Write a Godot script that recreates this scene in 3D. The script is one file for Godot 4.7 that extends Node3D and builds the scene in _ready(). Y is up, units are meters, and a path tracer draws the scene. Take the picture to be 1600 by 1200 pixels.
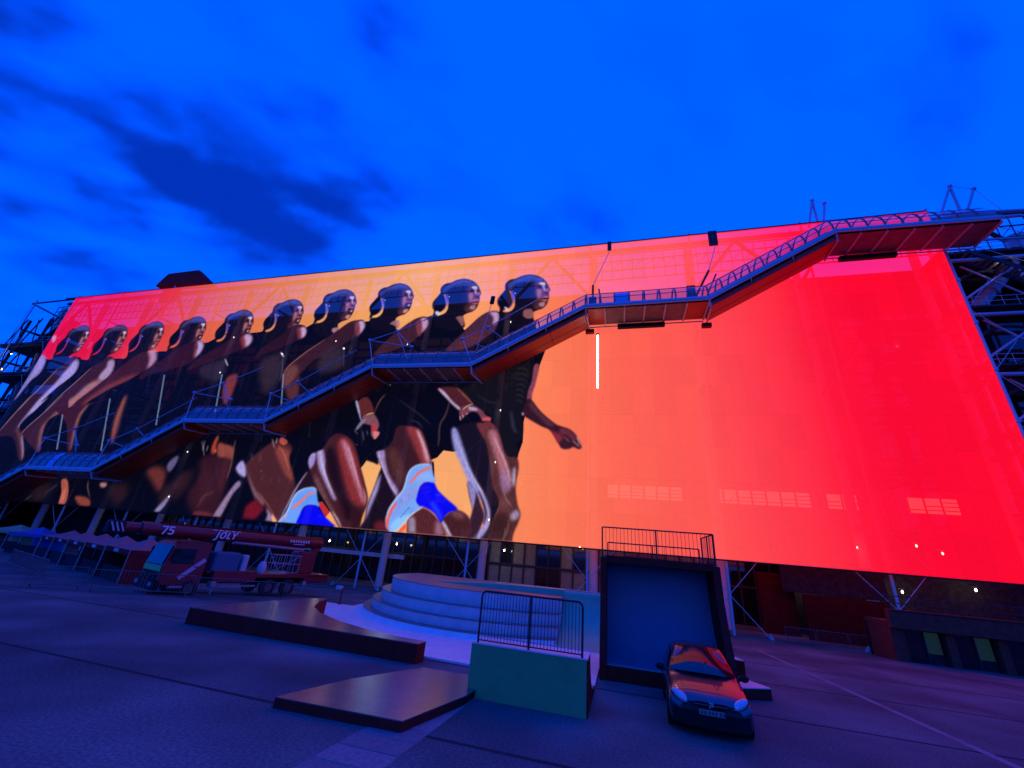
extends Node3D
# A museum at dusk: a giant see-through video screen hung on the steelwork, an escalator gallery climbing across it, skate ramps, a crane truck and a car on the plaza.

const GROUND_FALL := 0.0435
const CAM := Vector3(80.06, -5.484, 38.456)
const SCREEN_W := 2048
const SCREEN_H := 572
var M := {}
var taken := {}
var noise_cache := {}

# ---------------------------------------------------------------- mesh builder
class Shape:
	var v := PackedVector3Array()
	var n := PackedVector3Array()
	var uv := PackedVector2Array()
	var ix := PackedInt32Array()
	func tri(a: Vector3, b: Vector3, c: Vector3) -> void:
		var k := v.size()
		var m := (b - a).cross(c - a).normalized()
		for p in [a, b, c]:
			v.append(p); n.append(m); uv.append(Vector2(0, 0))
		ix.append_array(PackedInt32Array([k, k + 2, k + 1]))
	func quad(a: Vector3, b: Vector3, c: Vector3, d: Vector3) -> void:
		var k := v.size()
		var m := (c - a).cross(d - b).normalized()
		var us := [Vector2(0, 1), Vector2(1, 1), Vector2(1, 0), Vector2(0, 0)]
		var i := 0
		for p in [a, b, c, d]:
			v.append(p); n.append(m); uv.append(us[i]); i += 1
		ix.append_array(PackedInt32Array([k, k + 2, k + 1, k, k + 3, k + 2]))
	func box(c: Vector3, s: Vector3, b := Basis(), bev := 0.0) -> Shape:
		var h := s * 0.5
		if bev <= 0.0:
			var p := []
			for i in 8:
				p.append(c + b * Vector3(h.x if i & 1 else -h.x, h.y if i & 2 else -h.y, h.z if i & 4 else -h.z))
			quad(p[4], p[5], p[7], p[6]); quad(p[1], p[0], p[2], p[3])
			quad(p[5], p[1], p[3], p[7]); quad(p[0], p[4], p[6], p[2])
			quad(p[6], p[7], p[3], p[2]); quad(p[0], p[1], p[5], p[4])
			return self
		bev = minf(bev, minf(h.x, minf(h.y, h.z)) * 0.6)
		# each corner becomes three points: moved in along y,z / x,z / x,y
		var q := []
		for i in 8:
			var sg := Vector3(1 if i & 1 else -1, 1 if i & 2 else -1, 1 if i & 4 else -1)
			var e := []
			for ax in 3:
				var w := Vector3(h.x - bev, h.y - bev, h.z - bev)
				w[ax] = h[ax]
				e.append(c + b * (w * sg))
			q.append(e)
		quad(q[4][2], q[5][2], q[7][2], q[6][2]); quad(q[1][2], q[0][2], q[2][2], q[3][2])
		quad(q[5][0], q[1][0], q[3][0], q[7][0]); quad(q[0][0], q[4][0], q[6][0], q[2][0])
		quad(q[6][1], q[7][1], q[3][1], q[2][1]); quad(q[0][1], q[1][1], q[5][1], q[4][1])
		for e in [[6, 7, 2, 1], [7, 3, 0, 1], [3, 2, 2, 1], [2, 6, 0, 1], [5, 4, 2, 1], [1, 5, 0, 1], [0, 1, 2, 1], [4, 0, 0, 1], [4, 6, 2, 0], [7, 5, 2, 0], [1, 3, 2, 0], [2, 0, 2, 0]]:
			quad(q[e[0]][e[2]], q[e[1]][e[2]], q[e[1]][e[3]], q[e[0]][e[3]])
		for i in 8:
			var odd: bool = (((i & 1) + ((i >> 1) & 1) + ((i >> 2) & 1)) % 2) == 1
			if odd:
				tri(q[i][0], q[i][1], q[i][2])
			else:
				tri(q[i][0], q[i][2], q[i][1])
		return self
	func tube(a: Vector3, b: Vector3, r0: float, r1 := -1.0, seg := 8) -> Shape:
		if r1 < 0.0: r1 = r0
		var d := (b - a).normalized()
		var s := d.cross(Vector3.UP if absf(d.y) < 0.95 else Vector3.RIGHT).normalized()
		var t := s.cross(d)
		var k := v.size()
		for i in seg + 1:
			var an := TAU * i / seg
			var o := s * cos(an) + t * sin(an)
			v.append(a + o * r0); n.append(o); uv.append(Vector2(float(i) / seg, 1))
			v.append(b + o * r1); n.append(o); uv.append(Vector2(float(i) / seg, 0))
		for i in seg:
			var j := k + i * 2
			ix.append_array(PackedInt32Array([j, j + 3, j + 1, j, j + 2, j + 3]))
		for e in 2:
			var c := v.size()
			var at := a if e == 0 else b
			var rr := r0 if e == 0 else r1
			var nn := -d if e == 0 else d
			v.append(at); n.append(nn); uv.append(Vector2(.5, .5))
			for i in seg + 1:
				var an := TAU * i / seg
				v.append(at + (s * cos(an) + t * sin(an)) * rr); n.append(nn); uv.append(Vector2(.5, .5))
			for i in seg:
				if e == 0: ix.append_array(PackedInt32Array([c, c + 2 + i, c + 1 + i]))
				else: ix.append_array(PackedInt32Array([c, c + 1 + i, c + 2 + i]))
		return self
	func ball(c: Vector3, r: Vector3, rings := 6, seg := 10) -> Shape:
		var rows := []
		for i in rings + 1:
			var row := PackedVector3Array()
			var a := PI * i / rings
			for j in seg + 1:
				var w := -TAU * j / seg
				row.append(c + Vector3(r.x * sin(a) * cos(w), r.y * cos(a), r.z * sin(a) * sin(w)))
			rows.append(row)
		return grid(rows)
	# rows of points, smooth; the outside is where (down the rows) x (along a row) points
	func grid(rows: Array, smooth := true) -> Shape:
		var nr := rows.size()
		var nc: int = rows[0].size()
		if not smooth:
			for i in nr - 1:
				for j in nc - 1:
					quad(rows[i][j], rows[i + 1][j], rows[i + 1][j + 1], rows[i][j + 1])
			return self
		var k := v.size()
		for i in nr:
			for j in nc:
				var du: Vector3 = rows[i][mini(j + 1, nc - 1)] - rows[i][maxi(j - 1, 0)]
				if rows[i][0].distance_to(rows[i][nc - 1]) < 1e-4 and (j == 0 or j == nc - 1):
					du = rows[i][1] - rows[i][nc - 2]
				var dv: Vector3 = rows[mini(i + 1, nr - 1)][j] - rows[maxi(i - 1, 0)][j]
				if du.length() < 1e-5:
					var i2 := 1 if i == 0 else nr - 2
					du = rows[i2][mini(j + 1, nc - 1)] - rows[i2][maxi(j - 1, 0)]
				v.append(rows[i][j]); n.append(dv.cross(du).normalized()); uv.append(Vector2(float(j) / (nc - 1), float(i) / (nr - 1)))
		for i in nr - 1:
			for j in nc - 1:
				var a := k + i * nc + j
				ix.append_array(PackedInt32Array([a, a + 1, a + nc + 1, a, a + nc + 1, a + nc]))
		return self
	# flat polygon in x,z pulled from y0 to y1
	func slab(poly: PackedVector2Array, y0: float, y1: float) -> Shape:
		var area := 0.0
		for i in poly.size():
			area += poly[i].cross(poly[(i + 1) % poly.size()])
		if area < 0: poly.reverse()
		var t := Geometry2D.triangulate_polygon(poly)
		for i in range(0, t.size(), 3):
			var a := poly[t[i]]; var b := poly[t[i + 1]]; var c := poly[t[i + 2]]
			if (b - a).cross(c - a) < 0:
				var s := b; b = c; c = s
			tri(Vector3(a.x, y1, a.y), Vector3(c.x, y1, c.y), Vector3(b.x, y1, b.y))
			tri(Vector3(a.x, y0, a.y), Vector3(b.x, y0, b.y), Vector3(c.x, y0, c.y))
		for i in poly.size():
			var a := poly[i]; var b := poly[(i + 1) % poly.size()]
			quad(Vector3(b.x, y0, b.y), Vector3(a.x, y0, a.y), Vector3(a.x, y1, a.y), Vector3(b.x, y1, b.y))
		return self
	# profile in z,y pulled along x
	func along_x(poly: PackedVector2Array, x0: float, x1: float) -> Shape:
		var area := 0.0
		for i in poly.size():
			area += poly[i].cross(poly[(i + 1) % poly.size()])
		if area < 0: poly.reverse()
		var t := Geometry2D.triangulate_polygon(poly)
		for i in range(0, t.size(), 3):
			var a := poly[t[i]]; var b := poly[t[i + 1]]; var c := poly[t[i + 2]]
			if (b - a).cross(c - a) < 0:
				var s := b; b = c; c = s
			tri(Vector3(x1, a.y, a.x), Vector3(x1, c.y, c.x), Vector3(x1, b.y, b.x))
			tri(Vector3(x0, a.y, a.x), Vector3(x0, b.y, b.x), Vector3(x0, c.y, c.x))
		for i in poly.size():
			var a := poly[i]; var b := poly[(i + 1) % poly.size()]
			quad(Vector3(x0, b.y, b.x), Vector3(x0, a.y, a.x), Vector3(x1, a.y, a.x), Vector3(x1, b.y, b.x))
		return self
	func done() -> ArrayMesh:
		var a := []
		a.resize(Mesh.ARRAY_MAX)
		a[Mesh.ARRAY_VERTEX] = v; a[Mesh.ARRAY_NORMAL] = n; a[Mesh.ARRAY_TEX_UV] = uv; a[Mesh.ARRAY_INDEX] = ix
		var m := ArrayMesh.new()
		m.add_surface_from_arrays(Mesh.PRIMITIVE_TRIANGLES, a)
		return m

# ---------------------------------------------------------------- scene helpers
func numbered(called: String) -> String:
	var k: int = taken.get(called, -1) + 1
	taken[called] = k
	return called if k == 0 else "%s_%03d" % [called, k]

func thing(called: String, label: String, category: String, at := Vector3.ZERO, turn := 0.0, group := "") -> Node3D:
	var o := Node3D.new()
	o.name = numbered(called)
	add_child(o)
	o.position = at; o.rotation.y = turn
	o.set_meta("label", label); o.set_meta("category", category)
	if group: o.set_meta("group", group)
	return o

func part(parent: Node, called: String, sh, mat: Material, label := "") -> MeshInstance3D:
	var o := MeshInstance3D.new()
	o.name = called
	o.mesh = sh.done() if sh is Shape else sh
	o.material_override = mat
	parent.add_child(o, true)
	if label: o.set_meta("label", label)
	return o

func structure(called: String, sh: Shape, mat: Material) -> MeshInstance3D:
	var o := part(self, called, sh, mat)
	o.set_meta("kind", "structure")
	return o

func gy(z: float) -> float:
	return CAM.y - 2.76 - GROUND_FALL * (CAM.z - maxf(z, -4.0))

func noise_tex(freq: float, lo: Color, hi: Color, sd: int, octaves := 4, size := 256) -> ImageTexture:
	var f := FastNoiseLite.new()
	f.seed = sd; f.frequency = freq; f.fractal_octaves = octaves
	f.noise_type = FastNoiseLite.TYPE_SIMPLEX_SMOOTH
	var src := f.get_seamless_image(size, size)
	src.convert(Image.FORMAT_L8)
	var d := src.get_data()
	var out := PackedByteArray()
	out.resize(size * size * 3)
	for i in size * size:
		var t := clampf(d[i] / 255.0, 0, 1)
		var c := lo.lerp(hi, t)
		out[i * 3] = int(c.r * 255); out[i * 3 + 1] = int(c.g * 255); out[i * 3 + 2] = int(c.b * 255)
	return ImageTexture.create_from_image(Image.create_from_data(size, size, false, Image.FORMAT_RGB8, out))

func lin(r: float, g: float, b: float) -> Color:
	return Color(r, g, b).linear_to_srgb()

func mat(col: Color, rough := 0.6, metal := 0.0, spec := 0.5) -> StandardMaterial3D:
	var m := StandardMaterial3D.new()
	m.albedo_color = col; m.roughness = rough; m.metallic = metal; m.metallic_specular = spec
	return m

func grained(m: StandardMaterial3D, tex: Texture2D, scale: float, bump := 0.0, rough_tex: Texture2D = null) -> StandardMaterial3D:
	m.albedo_texture = tex
	m.uv1_triplanar = true; m.uv1_world_triplanar = true
	m.uv1_scale = Vector3.ONE * scale
	if bump > 0.0:
		m.heightmap_enabled = true; m.heightmap_texture = tex; m.heightmap_scale = bump
	if rough_tex: m.roughness_texture = rough_tex
	return m

func glow(col: Color, energy: float) -> StandardMaterial3D:
	var m := mat(Color(0.05, 0.05, 0.05), 0.5)
	m.emission_enabled = true; m.emission = col; m.emission_energy_multiplier = energy
	return m

# ---------------------------------------------------------------- main
func _ready() -> void:
	camera_sky_light()
	materials()
	build_ground()
	build_building()
	build_screen()
	build_escalator()
	build_lamps()
	build_side_frames()
	build_stage()
	build_ramps()
	build_car()
	build_truck()
	build_tents()
	build_small_things()

func camera_sky_light() -> void:
	var c := Camera3D.new()
	c.name = "camera"
	add_child(c)
	c.fov = rad_to_deg(2.0 * atan(600.0 / 628.044))
	c.position = CAM
	c.basis = Basis(Vector3.UP, 0.2745) * Basis(Vector3.RIGHT, 0.4018) * Basis(Vector3.BACK, 0.0916)
	c.near = 0.1; c.far = 1500.0
	c.current = true
	var e := Environment.new()
	e.background_mode = Environment.BG_SKY
	e.tonemap_mode = Environment.TONE_MAPPER_LINEAR
	e.tonemap_exposure = 1.0
	e.sdfgi_enabled = true; e.ssao_enabled = true; e.ssil_enabled = true
	var p := PanoramaSkyMaterial.new()
	p.panorama = sky_picture(c.basis)
	p.energy_multiplier = 1.0
	var s := Sky.new()
	s.sky_material = p
	e.sky = s
	e.background_energy_multiplier = 1.0
	var w := WorldEnvironment.new()
	w.name = "world"
	w.environment = e
	add_child(w)
	# what is left of the day: a very weak, very soft glow from the west, behind the camera
	var sun := DirectionalLight3D.new()
	sun.name = "last_daylight"
	sun.light_energy = 0.012; sun.light_angular_distance = 60.0
	sun.light_color = Color(1.0, 0.93, 0.86)
	sun.shadow_enabled = true
	add_child(sun)
	sun.look_at_from_position(Vector3(60, 30, 90), Vector3(70, 0, 0))

# Blue-hour sky: clear deep blue with drifting darker cloud, all round.
func sky_picture(_b: Basis) -> ImageTexture:
	var w := 1024; var h := 512
	var big := FastNoiseLite.new()
	big.seed = 11; big.frequency = 1.0; big.fractal_octaves = 5; big.fractal_gain = 0.52
	var fine := FastNoiseLite.new()
	fine.seed = 5; fine.frequency = 2.2; fine.fractal_octaves = 6; fine.fractal_gain = 0.55
	var d := PackedFloat32Array()
	d.resize(w * h * 3)
	# banks of cloud: azimuth (degrees, 0 = towards the museum, + to the right), elevation, width, height, weight
	var banks := SKY_BANKS
	for y in h:
		var el := (0.5 - (y + 0.5) / h) * PI
		for x in w:
			var az := wrapf((x + 0.5) / w * TAU, -PI, PI)
			var dir := Vector3(sin(az) * cos(el), sin(el), -cos(az) * cos(el))
			var up := maxf(dir.y, 0.0)
			var q := Vector2(dir.x, dir.z) / (up + 0.30)
			# wind-drawn streaks: the noise is stretched along one direction over the ground
			var s := q.rotated(0.62)
			var a := big.get_noise_2d(s.x * 1.15, s.y * 2.3)
			var b := fine.get_noise_2d(s.x * 1.6 + 7.0, s.y * 3.0)
			var wisp := clampf(0.5 + a * 0.9 + b * 0.55, 0.0, 1.0)
			var bank := 0.0
			for k in banks:
				var dx := wrapf(rad_to_deg(az) - k[0], -180.0, 180.0)
				var dy: float = rad_to_deg(el) - k[1]
				var ca := cos(deg_to_rad(k[5])); var sa := sin(deg_to_rad(k[5]))
				var u: float = (dx * ca + dy * sa) / k[2]
				var vv: float = (-dx * sa + dy * ca) / k[3]
				bank += k[4] * exp(-(u * u + vv * vv))
			var cloud := clampf(smoothstep(0.0, 1.15, bank * (0.1 + 1.25 * wisp) + 0.5 * maxf(wisp - 0.45, 0.0)), 0.0, 1.0)
			var t := pow(clampf(1.0 - up, 0, 1), 2.2)
			var clear := Vector3(0.0, 0.125, 1.55).lerp(Vector3(0.0, 0.165, 1.6), t)
			var dark := Vector3(0.0005, 0.032, 0.50).lerp(Vector3(0.0005, 0.036, 0.50), t)
			var c := clear.lerp(dark, cloud)
			if el < 0.0: c = Vector3(0.002, 0.02, 0.16)
			var i := (y * w + x) * 3
			d[i] = c.x; d[i + 1] = c.y; d[i + 2] = c.z
	var im := Image.create_from_data(w, h, false, Image.FORMAT_RGBF, d.to_byte_array())
	return ImageTexture.create_from_image(im)

const SKY_BANKS := [[-66, 32, 26, 18, 0.34, 0], [-57, 35, 15, 4.5, 0.75, 14], [-72, 34, 10, 4, 0.6, -10], [-80, 38, 9, 5, 0.75, 0], [-74, 49, 14, 7, 0.4, 0], [-45, 42, 7, 4, 0.45, 30], [-68, 25, 11, 4, 0.5, -5], [-48, 59, 10, 6, 0.7, 20], [-35, 57, 7, 6, 0.35, 0], [-6, 45, 8, 3.5, 0.5, 0], [47, 46, 10, 5, 0.35, 0], [110, 40, 24, 8, 0.7, 10], [-130, 45, 24, 9, 0.7, -10], [170, 30, 22, 7, 0.7, 0], [-104, 27, 14, 5, 0.6, 0], [82, 27, 14, 5, 0.6, 0], [150, 60, 18, 8, 0.6, 0]]

func materials() -> void:
	M.asphalt = grained(mat(Color.WHITE, 0.9, 0.0, 0.22), noise_tex(0.11, lin(0.085, 0.098, 0.104), lin(0.245, 0.275, 0.285), 3, 5, 512), 0.22, 0.5)
	M.asphalt.detail_enabled = true
	M.asphalt.detail_blend_mode = BaseMaterial3D.BLEND_MODE_MUL
	M.asphalt.detail_albedo = noise_tex(0.016, Color(0.62, 0.62, 0.64), Color(1, 1, 1), 21, 5)
	M.asphalt.detail_uv_layer = BaseMaterial3D.DETAIL_UV_2
	M.asphalt.uv2_triplanar = true; M.asphalt.uv2_world_triplanar = true
	M.asphalt.uv2_scale = Vector3.ONE * 0.045
	M.joint = mat(lin(0.045, 0.045, 0.05), 0.9, 0.0, 0.1)
	M.slab_a = grained(mat(lin(0.72, 0.7, 0.72), 0.85, 0.0, 0.2), noise_tex(0.05, lin(0.24, 0.22, 0.24), lin(0.4, 0.37, 0.4), 8), 0.6, 0.2)
	M.slab_b = grained(mat(lin(0.58, 0.57, 0.6), 0.85, 0.0, 0.2), noise_tex(0.05, lin(0.24, 0.22, 0.24), lin(0.4, 0.37, 0.4), 9), 0.6, 0.2)
	M.steel = mat(lin(0.42, 0.46, 0.5), 0.45, 0.0)
	M.barrier = mat(lin(0.12, 0.125, 0.13), 0.5, 0.4)
	M.truck_rim = mat(lin(0.10, 0.10, 0.105), 0.5, 0.3)
	M.steel_blue = mat(lin(0.34, 0.40, 0.50), 0.35, 0.25)
	M.hoop = mat(lin(0.10, 0.12, 0.16), 0.4, 0.2)
	M.rod = mat(lin(0.45, 0.47, 0.52), 0.4, 0.3)
	M.dark_steel = mat(lin(0.035, 0.035, 0.045), 0.6, 0.0, 0.3)
	M.black = mat(lin(0.012, 0.012, 0.015), 0.6, 0.0, 0.25)
	M.rubber = grained(mat(lin(0.9, 0.9, 0.9), 0.9), noise_tex(0.06, lin(0.012, 0.012, 0.013), lin(0.03, 0.03, 0.03), 31), 2.0)
	M.red_panel = grained(mat(lin(0.9, 0.9, 0.9), 0.45), noise_tex(0.01, lin(0.36, 0.02, 0.012), lin(0.46, 0.035, 0.02), 41, 3), 0.15)
	M.soffit = grained(mat(lin(0.9, 0.9, 0.9), 0.6), noise_tex(0.02, lin(0.13, 0.09, 0.10), lin(0.22, 0.16, 0.17), 42, 3), 0.2)
	M.concrete = grained(mat(lin(0.9, 0.9, 0.9), 0.75, 0.0, 0.15), noise_tex(0.03, lin(0.16, 0.16, 0.17), lin(0.30, 0.29, 0.30), 43, 5), 0.25, 0.3)
	M.dark_wall = grained(mat(lin(0.9, 0.9, 0.9), 0.75, 0.0, 0.15), noise_tex(0.03, lin(0.02, 0.02, 0.025), lin(0.05, 0.048, 0.055), 44, 4), 0.2)
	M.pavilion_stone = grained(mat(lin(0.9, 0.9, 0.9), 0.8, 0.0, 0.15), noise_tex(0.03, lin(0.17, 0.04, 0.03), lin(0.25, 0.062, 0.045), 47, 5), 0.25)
	M.red_wall = grained(mat(lin(0.9, 0.9, 0.9), 0.75, 0.0, 0.15), noise_tex(0.02, lin(0.05, 0.006, 0.006), lin(0.085, 0.011, 0.01), 45, 4), 0.2)
	M.dark_glass = mat(lin(0.008, 0.01, 0.014), 0.06, 0.0, 0.6)
	M.pale_panel = grained(mat(lin(0.9, 0.9, 0.9), 0.7), noise_tex(0.02, lin(0.14, 0.19, 0.15), lin(0.23, 0.28, 0.22), 46, 3), 0.3)
	var g := mat(Color(0.55, 0.64, 0.72, 0.24), 0.06, 0.0, 0.6)
	g.transparency = BaseMaterial3D.TRANSPARENCY_ALPHA
	M.glass = g
	M.blue_panel = mat(lin(0.12, 0.36, 0.62), 0.35)
	M.white_floor = grained(mat(lin(0.95, 0.95, 0.95), 0.5), noise_tex(0.02, lin(0.6, 0.62, 0.64), lin(0.8, 0.81, 0.82), 51, 5), 0.25)
	M.step_blue = grained(mat(lin(0.95, 0.95, 0.95), 0.55), noise_tex(0.02, lin(0.42, 0.44, 0.46), lin(0.6, 0.62, 0.63), 52, 5), 0.3)
	M.tread = grained(mat(lin(0.95, 0.95, 0.95), 0.42), noise_tex(0.02, lin(0.18, 0.12, 0.11), lin(0.27, 0.19, 0.17), 53, 5), 0.3)
	M.teal = grained(mat(lin(0.95, 0.95, 0.95), 0.5, 0.0, 0.3), noise_tex(0.02, lin(0.082, 0.33, 0.112), lin(0.108, 0.41, 0.14), 54, 4), 0.3)
	M.teal_skylit = grained(mat(lin(0.95, 0.95, 0.95), 0.4, 0.0, 0.4), noise_tex(0.02, lin(0.16, 0.42, 0.26), lin(0.2, 0.5, 0.31), 64, 4), 0.3)  # teal with the skylight on the rear slope put into the colour
	M.ramp_blue = grained(mat(lin(0.95, 0.95, 0.95), 0.45), noise_tex(0.015, lin(0.03, 0.10, 0.17), lin(0.045, 0.13, 0.21), 55, 4), 0.3)
	M.maroon = grained(mat(lin(0.95, 0.95, 0.95), 0.75, 0.0, 0.15), noise_tex(0.02, lin(0.19, 0.016, 0.014), lin(0.27, 0.024, 0.021), 56, 4), 0.4)
	M.deck_board = grained(mat(lin(0.95, 0.95, 0.95), 0.22), noise_tex(0.015, lin(0.11, 0.085, 0.085), lin(0.19, 0.155, 0.15), 57, 5), 0.35)
	M.deck_screenlit = grained(mat(lin(0.95, 0.95, 0.95), 0.55), noise_tex(0.02, lin(0.58, 0.55, 0.56), lin(0.72, 0.68, 0.7), 59, 4), 0.3)  # pale board; the pink of the screen light is put into its colour
	M.rail = mat(lin(0.012, 0.012, 0.014), 0.5, 0.1)
	M.galv = mat(lin(0.35, 0.36, 0.38), 0.4, 0.6)
	var paint := grained(mat(lin(0.95, 0.95, 0.95), 0.3, 0.6), noise_tex(0.2, lin(0.05, 0.06, 0.08), lin(0.07, 0.08, 0.1), 61), 3.0)
	paint.clearcoat_enabled = true; paint.clearcoat = 1.0; paint.clearcoat_roughness = 0.06
	M.car_paint = paint
	M.car_trim = mat(lin(0.014, 0.014, 0.016), 0.6, 0.0, 0.25)
	M.car_glass = mat(lin(0.006, 0.007, 0.008), 0.04, 0.0, 0.6)
	M.lens = mat(lin(0.5, 0.54, 0.58), 0.08, 0.3)
	M.chrome = mat(lin(0.7, 0.7, 0.72), 0.15, 1.0)
	M.plate = mat(lin(0.2, 0.2, 0.17), 0.6)
	M.truck_red = grained(mat(lin(0.95, 0.95, 0.95), 0.3), noise_tex(0.02, lin(0.2, 0.012, 0.014), lin(0.28, 0.02, 0.022), 71, 4), 0.3)
	M.truck_white = mat(lin(0.42, 0.42, 0.44), 0.5)
	M.tarp_blue = mat(lin(0.06, 0.14, 0.2), 0.6, 0.0, 0.2)
	M.hi_vis = mat(lin(0.25, 0.62, 0.16), 0.5)
	M.tent_red = grained(mat(lin(0.95, 0.95, 0.95), 0.75, 0.0, 0.15), noise_tex(0.02, lin(0.2, 0.022, 0.025), lin(0.29, 0.034, 0.036), 72, 4), 0.3)
	M.tent_roof_lit = grained(mat(lin(0.95, 0.95, 0.95), 0.65), noise_tex(0.02, lin(0.34, 0.09, 0.10), lin(0.44, 0.13, 0.14), 73, 4), 0.3)  # wall red lightened: screen light on the roof is put into the colour
	M.tent_blue = mat(lin(0.03, 0.1, 0.34), 0.7, 0.0, 0.2)
	M.tent_pale = mat(lin(0.3, 0.36, 0.2), 0.7, 0.0, 0.2)
	M.letter = mat(lin(0.72, 0.72, 0.74), 0.5)
	M.lamp = glow(Color(1.0, 0.96, 0.88), 12.0)
	M.lamp_in = glow(Color(0.95, 1.0, 0.9), 2.6)
	M.tube_white = glow(Color(1.0, 0.98, 1.0), 9.0)
	M.tube_dim = glow(Color(0.66, 0.78, 1.0), 1.9)
	M.lit_pane = glow(Color(0.42, 0.66, 0.5), 0.035)
	M.lit_office = glow(Color(1.0, 0.84, 0.82), 0.5)

func build_ground() -> void:
	var s := Shape.new()
	var zs := [140.0, 60.0, 40.0, 30.0, 20.0, 10.0, -4.0, -60.0, -260.0]
	for i in zs.size() - 1:
		s.quad(Vector3(-260, gy(zs[i]), zs[i]), Vector3(420, gy(zs[i]), zs[i]), Vector3(420, gy(zs[i + 1]), zs[i + 1]), Vector3(-260, gy(zs[i + 1]), zs[i + 1]))
	var g := structure("ground", s, M.asphalt)
	# tilt the flat pieces with the fall of the plaza
	var fall := Basis(Vector3.RIGHT, -atan(GROUND_FALL))
	var rng := RandomNumberGenerator.new()
	rng.seed = 4
	for zj in [35.9, 29.82, 23.68, 18.1, 12.3, 6.5, 1.0]:
		var q := Shape.new()
		var w := 0.06
		q.quad(Vector3(-20, gy(zj + w) + 0.004, zj + w), Vector3(150, gy(zj + w) + 0.004, zj + w), Vector3(150, gy(zj - w) + 0.004, zj - w), Vector3(-20, gy(zj - w) + 0.004, zj - w))
		part(g, "expansion_joint", q, M.joint)
	for strip in [[76.06, 1.13, 0.62, 38.0, 26.0], [88.55, 0.24, 0.8, 33.0, 5.0]]:
		var kinds := []
		for k in 4:
			kinds.append(Shape.new().box(Vector3.ZERO, Vector3(strip[1] - 0.012, 0.05, strip[2] - 0.014 - 0.004 * k), Basis(), 0.006).done())
		var z: float = strip[3]
		while z > strip[4]:
			var o := part(g, "paving_slab", kinds[rng.randi() % 4], M.slab_a if rng.randf() > 0.4 else M.slab_b)
			o.transform = Transform3D(fall, Vector3(strip[0], gy(z) - 0.017 + rng.randf() * 0.004, z))
			z -= strip[2]

# ---------------------------------------------------------------- the museum behind the screen
const BAY0 := 52.4
const BAY := 12.35

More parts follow.
